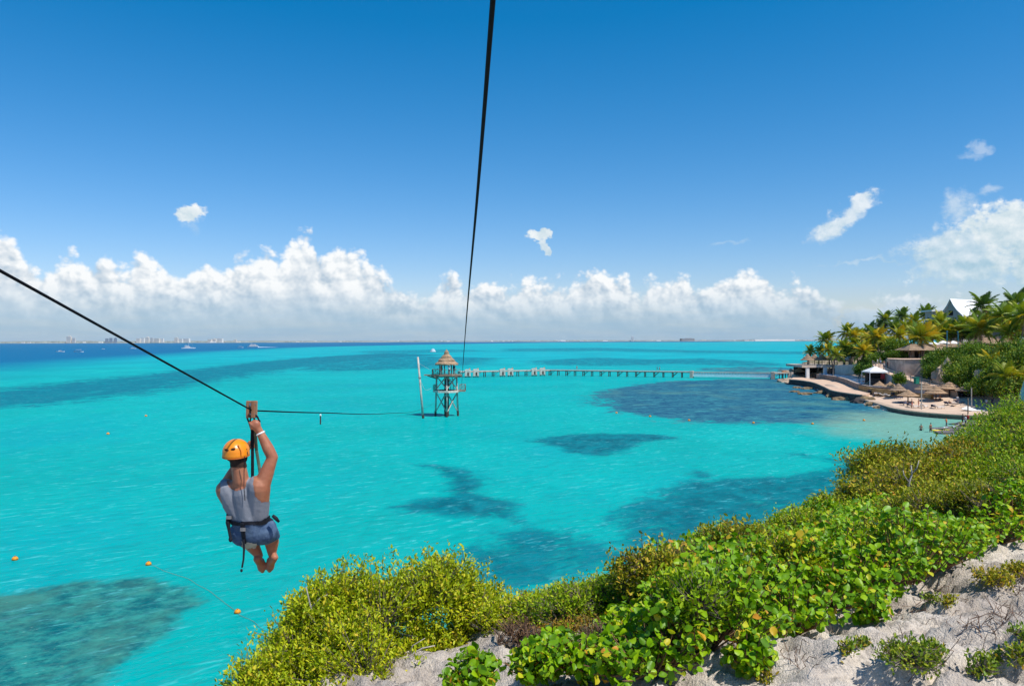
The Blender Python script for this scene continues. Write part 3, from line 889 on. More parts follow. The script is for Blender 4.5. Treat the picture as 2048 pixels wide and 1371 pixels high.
# shrubs at the top right of the headland
hill = [
    ('olive-brown wiry shrub at the left tip of the far bushes', m_olive, [(1745, 925, 20.5, .8, .65), (1790, 905, 21.5, .85, .6), (1715, 968, 19.5, .6, .5)]),
    ('grey-green shrub with bare pale stems on the slope', m_olive, [(1800, 960, 19.0, .9, .7), (1850, 940, 19.5, .8, .65), (1765, 985, 18.2, .7, .5)]),
    ('yellow-flecked shrub on the crest below the bathers', m_gold, [(1890, 905, 21.0, .75, .55), (1925, 890, 22.0, .7, .5)]),
    ('dense green shrub on the crest near the right edge', m_green, [(1960, 880, 23.5, 1.0, .75), (2010, 850, 25.0, 1.1, .85), (2060, 830, 26.0, 1.2, .9)]),
    ('dark green shrub at the right edge above the sea grape', m_green, [(1990, 930, 20.5, .9, .7), (2050, 905, 21.5, 1.0, .9), (2040, 960, 18.5, .8, .7)]),
    ('small round green shrub below the yellow-flecked one', m_green, [(1900, 950, 19.2, .7, .55), (1945, 940, 19.8, .6, .5)]),
    ('sparse grey shrub in the hollow above the sea grape', m_olive, [(1890, 1000, 16.5, .55, .42), (1840, 1005, 16.8, .5, .4), (1940, 990, 17.0, .5, .4)]),
    ('brown-green scrub among the sea grape on the left slope', m_olive, [(1660, 1015, 17.6, .45, .4), (1610, 1045, 16.8, .4, .35)]),
    ('yellow-green fine-leaved shrub at the crest of the sea grape', m_button, [(1540, 1080, 15.2, .45, .38), (1580, 1070, 15.6, .4, .36)]),
]
for i, (lb_, mm, ls) in enumerate(hill):
    L_ = [lob(q[0], q[1] + (22 if q[2] > 18 else 8), *q[2:]) for q in ls]
    c0 = L_[0][0]
    bs = (c0.x, c0.y, float(ground0(c0.x, c0.y)) - 0.1)
    bush('hill_shrub', lb_, 'shrub', None, bs, L_, 95 if ls[0][3] > 0.6 else 130, 7, 0.085 if i != 8 else 0.06, mm, 30 + i, spread=0.2, jag=0.2)

# sea grape: big round leaves; the outer ones are single leaves, the rest of each shrub is joined
grape_me = []
for k in range(3):
    v_ = ROUND_V.copy(); v_[:, 2] *= (0.6, 1.0, 1.5)[k]; v_[:, 0] *= (1.0, 0.9, 1.08)[k]
    me_ = np_mesh('leaf', v_, ROUND_F, m_grape, attrs={'rnd': np.zeros(len(v_))}, smooth=True)
    grape_me.append(me_)
m_stem = mat('red_stem', (0.22, 0.13, 0.07), 0.8, 0.1, 0.3, 10)
def sea_grape(label, group, base, rad, ht, seed, n, singles):
    r_ = np.random.default_rng(seed)
    root = thing('sea_grape_shrub', base, label, 'shrub', group)
    b_ = np.array(base)
    # sprays: stems that fan out from the base and carry whorls of leaves
    ns = max(6, int(n / 2.1))
    a = r_.random(ns) * 2 * math.pi; rr = rad * np.sqrt(r_.random(ns))
    hz = ht * (0.22 + 0.78 * np.sqrt(np.maximum(0, 1 - (rr / rad) ** 2))) * (1 - 0.55 * r_.random(ns) ** 2.2) + 0.25 * ht * fbm(np.cos(a) * 2 + seed, np.sin(a) * 2, rr, 3, seed)
    tip = np.stack([b_[0] + rr * np.cos(a), b_[1] + rr * np.sin(a), np.zeros(ns)], 1)
    tip[:, 2] = np.maximum(ground0(tip[:, 0], tip[:, 1]), b_[2] - 1.2) + hz
    st = b_ + (tip - b_) * 0.25; st[:, 2] = ground0(st[:, 0], st[:, 1]) + 0.02
    mid = st * 0.4 + tip * 0.6; mid[:, 2] -= 0.05 * ht
    A = np.concatenate([st, mid]); B = np.concatenate([mid, tip])
    link_mesh('branches', twig_mesh('branches', A, B, np.repeat([0.012, 0.008], ns), np.repeat([0.008, 0.004], ns), m_stem, base), root)['kind'] = 'stuff'
    per = 9
    k = np.tile(np.arange(per), ns)
    T = np.repeat(tip, per, 0); D = np.repeat(tip - mid, per, 0); D /= np.linalg.norm(D, axis=1, keepdims=True)
    m_ = len(T)
    an = k * 2.4 + np.repeat(r_.random(ns) * 6, per)
    X, Y, Z = frames(D, seed, np.tile([[1.0, 0.2, 0.1]], (m_, 1)))
    size = (0.040 + 0.050 * r_.random(m_)) * np.repeat(0.85 + 0.3 * r_.random(ns), per)
    outv = X * np.cos(an)[:, None] + Y * np.sin(an)[:, None]
    back = (k / per)[:, None] * 0.26 * (0.5 + 0.9 * r_.random((m_, 1)))
    pos_ = T - D * back + outv * (0.030 + 0.030 * r_.random((m_, 1))) 
    nrm = outv * 0.30 + np.array([0.18, -0.22, 0.80]) + r_.normal(size=(m_, 3)) * 0.55
    lx, ly, lz = frames(nrm, seed + 1, outv)
    # rank by how far out and near the eye each leaf sits
    eye = np.array([0, 0, CAM_H]); dv = np.linalg.norm(pos_ - eye, axis=1)
    score = k * 0.03 + dv * 0.35 - (pos_[:, 2] - b_[2]) * 0.8 + r_.random(m_) * 0.35
    order = np.argsort(score); one = order[:singles]; rest = order[singles:]
    o_ = Vector(base)
    for i in one:
        o = bpy.data.objects.new('leaf', grape_me[i % 3])
        COL.objects.link(o)
        o.parent = root
        s_ = float(size[i])
        Mx = Matrix(((ly[i][0] * s_, lx[i][0] * s_, -lz[i][0] * s_, pos_[i][0] - o_.x),
                     (ly[i][1] * s_, lx[i][1] * s_, -lz[i][1] * s_, pos_[i][1] - o_.y),
                     (ly[i][2] * s_, lx[i][2] * s_, -lz[i][2] * s_, pos_[i][2] - o_.z), (0, 0, 0, 1)))
        if Mx.to_3x3().determinant() < 0:
            for q in range(3): Mx[q][2] *= -1
        o.matrix_basis = Mx
    if len(rest):
        me = scatter_mesh('foliage', ROUND_V, ROUND_F, pos_[rest], ly[rest], lx[rest], lz[rest], size[rest], m_grape, base, r_.random(len(rest)))
        f = link_mesh('foliage', me, root); f['kind'] = 'stuff'
    return root

SG = [(1240, 1400), (1225, 1300), (1262, 1225), (1335, 1175), (1480, 1105), (1620, 1065), (1700, 1045), (1850, 1045), (2060, 1035), (2100, 1075), (1960, 1098), (1880, 1146), (1785, 1200), (1655, 1240), (1550, 1285), (1440, 1312), (1360, 1400)]
sgw = np.array([on_ground(*q)[:2] for q in SG])
cand, tries = [], 0
rs = np.random.default_rng(5)
lo_, hi_ = sgw.min(0), sgw.max(0)
while tries < 6000:
    tries += 1
    q = lo_ + rs.random(2) * (hi_ - lo_)
    if poly_sd(q[None], sgw)[0] < 0.05: continue
    if edge_sd(q[0], q[1]) < 0.15: continue
    sp = 0.55 + 0.026 * max(0, q[1] - 8)
    if all(np.hypot(*(q - c)) > sp for c in cand): cand.append(q)
SGN = len(cand)
ORD = ['leftmost', 'second', 'third', 'fourth', 'fifth', 'sixth', 'seventh', 'eighth', 'ninth', 'tenth', 'eleventh', 'twelfth', 'thirteenth', 'fourteenth', 'fifteenth', 'sixteenth', 'seventeenth', 'eighteenth', 'nineteenth', 'twentieth', 'twenty-first', 'twenty-second', 'twenty-third', 'twenty-fourth', 'twenty-fifth', 'twenty-sixth', 'twenty-seventh', 'twenty-eighth', 'twenty-ninth', 'thirtieth']
cand.sort(key=lambda q: q[0] / q[1])
cnt = {}
for i, q in enumerate(cand):
    dd = poly_sd(q[None], sgw)[0]; de = float(edge_sd(q[0], q[1]))
    if de < 1.3: wh, gp = 'sea grape shrub from the left along the cliff crest', 'sea grape along the crest'
    elif dd < 0.75: wh, gp = 'sea grape shrub from the left along the pale rock edge', 'sea grape along the rock edge'
    elif q[1] > 12: wh, gp = 'sea grape shrub from the left inside the upper thicket', 'sea grape on the upper slope'
    else: wh, gp = 'sea grape shrub from the left inside the lower thicket', 'sea grape on the lower slope'
    n_o = cnt.get(gp, 0); cnt[gp] = n_o + 1
    lb_ = ORD[min(n_o, 29)] + ' ' + (wh if n_o else wh.replace(' from the left', ''))
    z_ = float(ground(q[0], q[1]))
    rd = min(0.62 + 0.02 * q[1], 0.38 + dd * 0.9) + 0.1
    sea_grape(lb_, gp, (q[0], q[1], z_ - 0.02), rd, 0.30 + 0.55 * rs.random() ** 1.4 + 0.012 * q[1], 100 + i, int(210 * (rd / 0.8) ** 2), 80 if q[1] < 12 else 36)
for i, (px_, py_, rd, lb_) in enumerate([(1180, 1368, .34, 'low sea grape clump at the bottom edge left of the thicket'), (1080, 1385, .36, 'low sea grape clump at the bottom edge by the sand'),
                                         (1110, 1300, .24, 'small sea grape sprig on the sand beside the brown shrub'), (1745, 1240, .18, 'lone sea grape sprig reaching onto the grey rock'),
                                         (1500, 1352, .22, 'sea grape sprig at the lower rock edge by the yellow tuft'), (1250, 1255, .3, 'sea grape clump at the left edge of the thicket above the sand'),
                                         (940, 1385, .3, 'dark small-leaved sprig on the rock right of the big bush')]):
    g_ = on_ground(px_, py_)
    sea_grape(lb_, None, (g_.x, g_.y, g_.z - 0.02), rd, 0.24 + rd * 0.3, 300 + i, int(420 * rd), 40)

# finer-leaved shrubs growing through the sea grape
mixs = [(1470, 1165, .42, m_olive, 'olive fine-leaved shrub growing through the left of the thicket'), (1600, 1120, .46, m_green, 'green fine-leaved shrub growing through the thicket crest'), (1730, 1090, .50, m_button, 'yellow-green shrub in the upper middle of the thicket'), (1850, 1085, .46, m_olive, 'olive shrub in the upper right of the thicket'),
        (1960, 1070, .44, m_gold, 'golden-leaved shrub at the right of the thicket'), (1390, 1330, .30, m_green, 'dark fine-leaved shrub at the lower left of the thicket'), (1570, 1215, .34, m_button, 'small yellow-green shrub in the middle of the thicket'), (1300, 1240, .34, m_olive, 'olive shrub where the thicket meets the sand'), (1790, 1160, .30, m_olive, 'dry olive shrub near the rock edge of the thicket')]
for i, (px_, py_, rd, mm, lb_) in enumerate(mixs):
    g_ = on_ground(px_, py_)
    bush('mixed_shrub', lb_, 'shrub', None, g_, [(g_ + Vector((0, 0, .48)), rd * .95, .34), (g_ + Vector((rd * .8, .1, .42)), rd * .75, .30), (g_ + Vector((-rd * .7, .2, .40)), rd * .7, .28)], 200, 8, 0.05, mm, 450 + i, spread=.12, upright=.6, jag=.2)
bush('scrub', 'yellow-green scrub spreading over the sand left of the thicket', 'shrub', None, on_ground(1010, 1290), [glob(975, 1258, .28, .22), glob(1030, 1248, .30, .2), glob(1085, 1238, .30, .2)], 230, 8, 0.045, m_button, 460)

# tufts of succulents and dead twigs on the bare rock
m_tuft = leaf_mat('succulent', [(0.0, (0.10, 0.20, 0.012)), (0.5, (0.22, 0.31, 0.016)), (0.85, (0.38, 0.38, 0.02)), (1.0, (0.5, 0.30, 0.03))], 0.2, 0.45, 0.35)
tufts = [(1815, 1330, .34, .17, m_tuft, 'bright green succulent tuft in the middle of the rock slope'), (1850, 1318, .22, .13, m_tuft, 'upper part of the green tuft pair on the rock slope'),
         (1690, 1305, .10, .09, m_tuft, 'small yellow-green tuft beside the lone sprig on the rock'), (1715, 1295, .12, .08, m_tuft, 'small yellowish tuft on the rock above the lower ledge'),
         (1985, 1165, .30, .16, m_gold, 'golden succulent patch at the upper right of the rock'), (2040, 1150, .26, .16, m_gold, 'golden succulent patch at the right edge of the rock'),
         (1960, 1345, .16, .16, m_tuft, 'upright green tuft near the bottom right corner'), (2035, 1350, .16, .16, m_tuft, 'green tuft in the bottom right corner'), (2050, 1290, .16, .14, m_tuft, 'green tuft at the right edge of the lower rock'),
         (1530, 1365, .12, .1, m_gold, 'yellow succulent tuft at the bottom edge of the rock'), (1860, 1212, .10, .08, m_tuft, 'small green tuft beside the dark stems on the rock'), (1895, 1210, .12, .08, m_gold, 'small golden tuft on the rock below the thicket'),
         (1990, 1325, .08, .07, m_tuft, 'tiny green tuft on the rock near the right edge'), (935, 1320, .12, .12, m_green, 'small dark green plant on the sand'), (960, 1345, .14, .15, m_green, 'leafy green plant on the rock right of the bush'),
         (1195, 1325, .09, .09, m_gold, 'small yellow plant at the right end of the sand'), (1050, 1350, .12, .12, m_gold, 'yellow-orange plant at the bottom edge by the sand')]
for i, (px_, py_, rd, ht, mm, lb_) in enumerate(tufts):
    g_ = on_ground(px_, py_)
    bush('tuft', lb_, 'plant', None, g_, [(g_ + Vector((0, 0, ht * 0.3)), rd * .72, ht * 0.6), (g_ + Vector((rd * .5, rd * .3, ht * 0.25)), rd * .45, ht * 0.5)], 340, 7, 0.036, mm, 400 + i, spread=0.06, upright=0.9, shell=0.6)
twp = [(1880, 1195, .3, 'dark dry stems creeping over the upper rock'), (1800, 1230, .22, 'dark dry stems below the lone sprig'), (1720, 1238, .2, 'dead brown stems in a hollow of the rock'), (1940, 1255, .16, 'small dry tuft in the middle right of the rock'),
       (1990, 1270, .2, 'dry brown stems at the right of the rock'), (2010, 1225, .14, 'tiny dry twigs near the right edge of the rock'), (1830, 1305, .26, 'dry stalks standing behind the green tuft'), (1870, 1165, .24, 'grey-brown twigs at the top of the rock'),
       (1595, 1340, .12, 'bare forked stems on the lower rock'), (2040, 1185, .16, 'dry stalks at the right edge of the rock')]
for i, (px_, py_, rd, lb_) in enumerate(twp):
    g_ = on_ground(px_, py_); r_ = np.random.default_rng(500 + i)
    root = thing('dry_plant', g_, lb_, 'plant')
    n = int(95 * rd)
    a = g_ + Vector((0, 0, 0)); A = np.array(g_) + r_.normal(size=(n, 3)) * np.array([rd * .5, rd * .5, 0])
    A[:, 2] = ground(A[:, 0], A[:, 1]) - 0.01
    B = A + r_.normal(size=(n, 3)) * np.array([.06, .06, .03]) + np.array([0, 0, .09])
    C = B + r_.normal(size=(n, 3)) * np.array([.05, .05, .03]) + np.array([0, 0, .03])
    link_mesh('branches', twig_mesh('branches', np.concatenate([A, B]), np.concatenate([B, C]), 0.004, 0.002, dry, g_), root)['kind'] = 'stuff'
# a bleached dead branch among the far shrubs, and bare sticks in the big bush
def dead_branch(label, pts, r0):
    mb = MB(); n = len(pts)
    mb.tube([at(*q) for q in pts[0]], [r0 * (1 - 0.6 * k / (len(pts[0]) - 1)) for k in range(len(pts[0]))], 6)
    for sub in pts[1:]:
        mb.tube([at(*q) for q in sub], [r0 * 0.6 * (1 - 0.6 * k / (len(sub) - 1)) for k in range(len(sub))], 5)
    return tag(mb.build('dead_branch', mat('bleached_wood', (0.48, 0.43, 0.38), 0.9, 0.1, 0.3, 14), smooth=True), label, 'branch')
dead_branch('bleached dead stem standing in the far shrubs', [[(1816, 985, 17.9), (1818, 965, 17.9), (1824, 948, 17.9), (1822, 930, 17.9)], [(1824, 948, 17.9), (1834, 935, 17.8), (1838, 920, 17.8)], [(1818, 965, 17.9), (1808, 950, 17.8), (1806, 940, 17.8)]], 0.03)
dead_branch('thin grey dead stem in the upper left of the big bush', [[(628, 1245, 8.8), (622, 1215, 8.78), (616, 1190, 8.76), (612, 1172, 8.75)], [(622, 1215, 8.78), (640, 1195, 8.76), (655, 1188, 8.76)]], 0.012)
dead_branch('grey bare branches low in the middle of the big bush', [[(800, 1330, 8.5), (820, 1310, 8.5), (845, 1295, 8.5), (870, 1290, 8.5)], [(820, 1310, 8.5), (825, 1290, 8.5), (850, 1275, 8.5)], [(810, 1320, 8.5), (850, 1318, 8.5), (880, 1325, 8.5)]], 0.014)

# ---------------------------------------------------------------- people
def remesh(mb, voxel, smooth=4):
    me = mb.mesh('tmp', MATS['grey_bark'])
    o = bpy.data.objects.new('tmp', me); COL.objects.link(o)
    m_ = o.modifiers.new('r', 'REMESH'); m_.mode = 'VOXEL'; m_.voxel_size = voxel
    s_ = o.modifiers.new('s', 'SMOOTH'); s_.iterations = smooth; s_.factor = 0.5
    dg = bpy.context.evaluated_depsgraph_get()
    out_ = bpy.data.meshes.new_from_object(o.evaluated_get(dg))
    bpy.data.objects.remove(o); bpy.data.meshes.remove(me)
    out_.materials.clear()
    return out_
def mesh_arrays(me):
    v = np.zeros(len(me.vertices) * 3, np.float32); me.vertices.foreach_get('co', v)
    n = np.zeros(len(me.vertices) * 3, np.float32); me.vertices.foreach_get('normal', n)
    return v.reshape(-1, 3), n.reshape(-1, 3), [tuple(p.vertices) for p in me.polygons]
def to_px(v):
    q = v - np.array([0, 0, CAM_H]); z = q @ np.array(c_f)
    return np.stack([1024 + F * (q @ np.array(c_r)) / z, 685.5 - F * (q @ np.array(c_u)) / z], 1), q[:, 1]
def shell(name, body_arr, mask, offset, material, parent, mats2=None):
    """garment: the body's surface where mask holds, lifted outwards"""
    v, n, f = body_arr
    fk = [q for q in f if all(mask[i] for i in q)]
    used = sorted({i for q in fk for i in q}); idx = {j: k for k, j in enumerate(used)}
    me = bpy.data.meshes.new(name)
    org = np.array(ORG[parent.name])
    pts = v[used] + n[used] * offset
    me.from_pydata([tuple(p - org) for p in pts], [], [tuple(idx[i] for i in q) for q in fk])
    me.materials.append(material); me.shade_smooth(); me.update()
    return link_mesh(name, me, parent)

skin = mat('skin', (0.40, 0.165, 0.088), 0.48, 0.4, 0, 9, col2=(0.33, 0.115, 0.06))
hair_b = mat('brown_hair', (0.045, 0.026, 0.018), 0.8, 0.2, 0.3, 40)
B_ = MB()
sL, sR = at(447, 977, 7.52), at(524, 969, 7.47)
neck0, neck1 = at(482, 962, 7.47), at(476, 925, 7.44)
chest, waist, pelv = at(489, 990, 7.50), at(499, 1030, 7.54), at(507, 1062, 7.57)
hL, hR = at(488, 1064, 7.60), at(526, 1061, 7.60)
def mixp(a, b, t_): return a.lerp(b, t_)
B_.cap(sL, sR, 0.072, 0.074)
B_.cap(mixp(sL, chest, .18), mixp(waist, hL, .5), 0.108, 0.105); B_.cap(mixp(sR, chest, .18), mixp(waist, hR, .5), 0.112, 0.105)
B_.cap(chest + Vector((0, .02, .03)), waist, 0.130, 0.118); B_.cap(waist, pelv, 0.120, 0.122)
B_.cap(neck0 + Vector((0, 0, -.03)), mixp(sL, neck0, .25), 0.06, 0.055); B_.cap(neck0 + Vector((0, 0, -.03)), mixp(sR, neck0, .25), 0.06, 0.055)
B_.cap(neck0, neck1, 0.078, 0.068)
B_.cap(hL, hR, 0.122, 0.122)
hc = at(474, 908, 7.46)
B_.ball(hc, (0.076, 0.096, 0.105), 16, 12)
B_.ball(hc + Vector((0.01, 0.045, -0.06)), (0.055, 0.06, 0.06), 12, 8)                # jaw
B_.cap(hc + Vector((0.012, 0.095, 0.0)), hc + Vector((0.012, 0.112, -0.03)), 0.011, 0.015)   # nose
for s in (-1, 1):                                                                    # ears
    B_.ball(hc + Vector((s * 0.078, -0.004, -0.025)), (0.012, 0.024, 0.034), 8, 6)
    B_.ball(hc + Vector((s * 0.03 + .01, 0.088, 0.012)), (0.016, 0.012, 0.01), 8, 6)
# right arm up to the trolley
eR, wR = at(545, 914, 7.50), at(520, 864, 7.49)
B_.cap(sR, mixp(sR, eR, .5), 0.080, 0.068); B_.cap(mixp(sR, eR, .45), eR, 0.068, 0.052)
B_.cap(eR, mixp(eR, wR, .35), 0.053, 0.055); B_.cap(mixp(eR, wR, .35), wR, 0.055, 0.036)
hRc = at(511, 850, 7.47)
B_.cap(wR, hRc, 0.036, 0.040); B_.ball(hRc + Vector((-.004, 0, 0.004)), (0.056, 0.040, 0.052), 10, 8)
for k in range(4):      # fingers folded over the handle
    z_ = 0.028 - k * 0.021
    a_ = hRc + Vector((0.022, 0.012, z_)); b__ = hRc + Vector((-0.022, 0.046, z_ + .003)); c__ = hRc + Vector((-0.052, 0.028, z_)); d__ = hRc + Vector((-0.046, -0.002, z_ - .002))
    B_.cap(a_, b__, 0.011, 0.0105, 8); B_.cap(b__, c__, 0.0105, 0.0095, 8); B_.cap(c__, d__, 0.0095, 0.008, 8)
B_.cap(hRc + Vector((0.0, -0.026, -0.02)), hRc + Vector((-0.034, -0.034, 0.012)), 0.0125, 0.011, 8); B_.cap(hRc + Vector((-0.034, -0.034, 0.012)), hRc + Vector((-0.056, -0.022, 0.03)), 0.011, 0.009, 8)
# left arm forward to the strap
eL, wL = at(446, 972, 7.80), at(492, 900, 7.79)
B_.cap(sL, mixp(sL, eL, .5), 0.064, 0.054); B_.cap(mixp(sL, eL, .5), eL, 0.054, 0.044)
B_.cap(eL, mixp(eL, wL, .35), 0.044, 0.044); B_.cap(mixp(eL, wL, .35), wL, 0.044, 0.028)
hLc = at(501, 888, 7.76)
B_.cap(wL, hLc, 0.029, 0.032); B_.ball(hLc, (0.036, 0.03, 0.040), 10, 8)
for k in range(4):
    z_ = 0.028 - k * 0.02
    a_ = hLc + Vector((0.0, 0.028, z_)); b__ = hLc + Vector((0.038, 0.018, z_)); c__ = hLc + Vector((0.048, -0.014, z_)); d__ = hLc + Vector((0.022, -0.03, z_))
    B_.cap(a_, b__, 0.0105, 0.010, 8); B_.cap(b__, c__, 0.010, 0.009, 8); B_.cap(c__, d__, 0.009, 0.008, 8)
B_.cap(hLc + Vector((-0.01, -0.026, -.01)), hLc + Vector((0.018, -0.034, 0.028)), 0.012, 0.010, 8)
# legs: thighs forward in the harness, shins hanging
for (h_, k_, a_, toe, heel) in ((hL, at(497, 1078, 7.98), at(518, 1110, 8.04), at(525, 1141, 8.12), at(514, 1117, 7.99)), (hR, at(543, 1072, 7.98), at(544, 1107, 8.04), at(539, 1140, 8.12), at(549, 1114, 7.99))):
    B_.cap(h_, mixp(h_, k_, .5), 0.110, 0.094); B_.cap(mixp(h_, k_, .5), k_, 0.094, 0.070)
    B_.cap(k_, mixp(k_, a_, .35), 0.070, 0.074); B_.cap(mixp(k_, a_, .35), a_, 0.074, 0.042)
    B_.cap(a_, heel, 0.042, 0.038); B_.cap(heel, mixp(a_, toe, .55), 0.038, 0.042); B_.cap(mixp(a_, toe, .4), mixp(a_, toe, .8), 0.046, 0.044); B_.cap(mixp(a_, toe, .75), toe, 0.044, 0.024)
body = remesh(B_, 0.0085, 4)
man = thing('person', Vector((hc.x, hc.y, at(530, 1138, 8.1).z)), 'man in grey tank top and blue shorts hanging from the zip line, seen from behind', 'person')
arr = mesh_arrays(body); arr = (arr[0], arr[1], arr[2])
o_m = np.array(ORG[man.name])
bm_ = bpy.data.meshes.new('body'); bm_.from_pydata([tuple(p - o_m) for p in arr[0]], [], arr[2]); bm_.materials.append(skin); bm_.shade_smooth()
link_mesh('body', bm_, man)
PX, DP = to_px(arr[0])
def inpoly(pts): return poly_sd(PX, np.array(pts, float)) > 0
tank = [(441, 958), (452, 956), (458, 972), (473, 981), (490, 975), (496, 955), (509, 951), (508, 972), (512, 992), (523, 1002), (540, 1002), (538, 1014), (555, 1032), (520, 1044), (480, 1047), (445, 1036), (446, 1010), (440, 988)]
shell('tank_top', arr, inpoly(tank) & (DP < 7.73), 0.007, mat('grey_jersey', (0.225, 0.24, 0.275), 0.85, 0.15, 0.08, 10, bump=0.15, bscale=18), man)
shorts = [(440, 1028), (480, 1042), (520, 1039), (545, 1024), (575, 1035), (575, 1066), (556, 1075), (540, 1083), (528, 1088), (512, 1086), (500, 1096), (484, 1094), (440, 1070)]
shell('shorts', arr, inpoly(shorts) & (DP < 7.98), 0.016, mat('blue_shorts', (0.05, 0.085, 0.16), 0.85, 0.15, 0, 10, col2=(0.09, 0.14, 0.22), bump=0.25, bscale=22), man)
shell('belt', arr, inpoly([(440, 1030), (480, 1041), (520, 1038), (548, 1022), (575, 1030), (575, 1036), (524, 1048), (480, 1050), (440, 1040)]) & (DP < 7.98), 0.022, mat('dark_webbing', (0.016, 0.018, 0.026), 0.7, 0.2, 0.3, 60), man)
# leg loops of pale webbing under the seat
shell('leg_loop', arr, inpoly([(484, 1078), (514, 1082), (514, 1094), (484, 1096)]) & (DP < 7.95), 0.024, mat('pale_webbing', (0.46, 0.44, 0.38), 0.8, 0.15, 0.2, 30), man)
shell('hair', arr, (poly_sd(PX, np.array([(440, 880), (505, 880), (505, 925), (498, 934), (458, 934), (448, 925)], float)) > 0) & (DP < 7.50) & (arr[0][:, 2] > hc.z - 0.13), 0.007, hair_b, man)
webb = MATS['dark_webbing']
mb = MB(); mb.tube([at(484, 1046, 7.40), at(486, 1064, 7.42), at(489, 1086, 7.47)], 0.021, 8, flatk=0.3); mb.build('leg_strap', webb, man)
mb = MB(); mb.tube([at(456, 1026, 7.48), at(456, 1044, 7.46), at(458, 1060, 7.46), at(461, 1074, 7.46)], [0.014, 0.022, 0.013, 0.014], 8); mb.ball(at(461, 1078, 7.46), (0.020, 0.016, 0.026), 8, 6); mb.build('hanging_strap', webb, man)
mb = MB(); mb.tube([at(487, 1078, 7.44), at(488, 1098, 7.44), at(487, 1118, 7.44), at(484, 1134, 7.44)], [0.012, 0.011, 0.009, 0.009], 8); mb.ball(at(483, 1140, 7.44), (0.013, 0.011, 0.016), 8, 6); mb.build('hanging_strap', webb, man)
mb = MB(); mb.tube([at(489, 912, 7.33), at(488, 945, 7.37), at(488, 975, 7.365), at(490, 1000, 7.375)], 0.0035, 6); mb.build('helmet_cord', webb, man)
mb = MB(); mb.tube([at(545, 1030, 7.46), at(552, 1036, 7.46), at(558, 1043, 7.47)], [0.016, 0.02, 0.012], 8); mb.build('waist_pouch', webb, man, True)
mb = MB()
d_ = (wR - eR).normalized(); u1 = d_.cross(Vector((0, 1, 0))).normalized(); u2 = d_.cross(u1)
ring = [mixp(eR, wR, 0.96) + (u1 * math.cos(t_) + u2 * math.sin(t_)) * 0.036 for t_ in np.linspace(0, 2 * math.pi, 17)]
mb.tube(ring, 0.009, 6); mb.build('wristband', mat('white_plastic', (0.8, 0.8, 0.8), 0.4), man, True)
steel_b = mat('steel', (0.35, 0.35, 0.36), 0.35, 0.5, 0.2, 30, metal=0.8)
for q_ in ((486, 1058, 7.385), (458, 1034, 7.44)):
    mb = MB(); mb.box(at(*q_), (0.05, 0.012, 0.032)); mb.build('buckle', steel_b, man)
# helmet: ribbed orange shell, dark rear vents, rim, side strap
orange = mat('orange_shell', (0.86, 0.27, 0.008), 0.32, 0.5, 0.10, 4)
hel_c = hc + Vector((-0.008, -0.002, 0.030))
nu, nv = 32, 14
hv, hf = [], []
for j in range(nv + 1):
    ph = math.pi / 2 * (1 - j / nv) - 0.36 * (j / nv)
    for i in range(nu):
        a = 2 * math.pi * i / nu
        rib = 1 + 0.03 * max(0, math.cos(3 * (a + math.pi / 2))) * math.sin(max(0, ph) * 2)
        flare = 1.0 + (0.05 if j >= nv - 1 else 0)
        back = 0.014 * max(0, -math.sin(a)) * (j / nv)
        hv.append(hel_c + Vector((0.122 * math.cos(a) * math.cos(ph) * rib * flare, 0.142 * math.sin(a) * math.cos(ph) * rib * flare, 0.118 * math.sin(ph) * rib - back)))
for j in range(nv):
    for i in range(nu):
        a = j * nu + i; b__ = j * nu + (i + 1) % nu
        hf.append((a, a + nu, b__ + nu, b__))
mb = MB(); mb.add(hv, hf); hel = mb.build('helmet', orange, man, True)
sol = hel.modifiers.new('thick', 'SOLIDIFY'); sol.thickness = 0.008; sol.offset = -1
mb = MB(); mb.tube([hv[nv * nu + i % nu] for i in range(nu + 1)], 0.006, 6); mb.build('rim', mat('dark_orange', (0.45, 0.12, 0.01), 0.5), hel, True)
for sx in (-1, 1):
    c__ = hel_c + Vector((sx * 0.030 - 0.012, -0.1325, 0.034 + 0.004 * sx))
    mb = MB(); mb.ball(c__, (0.024, 0.008, 0.011), 12, 6, Matrix.Rotation(sx * -0.28, 3, 'Y')); mb.build('vent', mat('dark_vent', (0.05, 0.02, 0.008), 0.8), hel, True)
mb = MB(); mb.tube([hel_c + Vector((0.112, -0.03, 0.03)), hel_c + Vector((0.119, -0.03, -0.03)), hc + Vector((0.085, 0.02, -0.06)), hc + Vector((0.05, 0.06, -0.105))], 0.010, 6, flatk=0.4); mb.build('chin_strap', webb, hel)
mb = MB(); mb.tube([hel_c + Vector((0.055, -0.105, 0.075)), hel_c + Vector((0.082, -0.105, 0.02)), hel_c + Vector((0.085, -0.105, -0.03))], 0.007, 6, flatk=0.5); mb.build('side_vent', MATS['dark_orange'], hel)

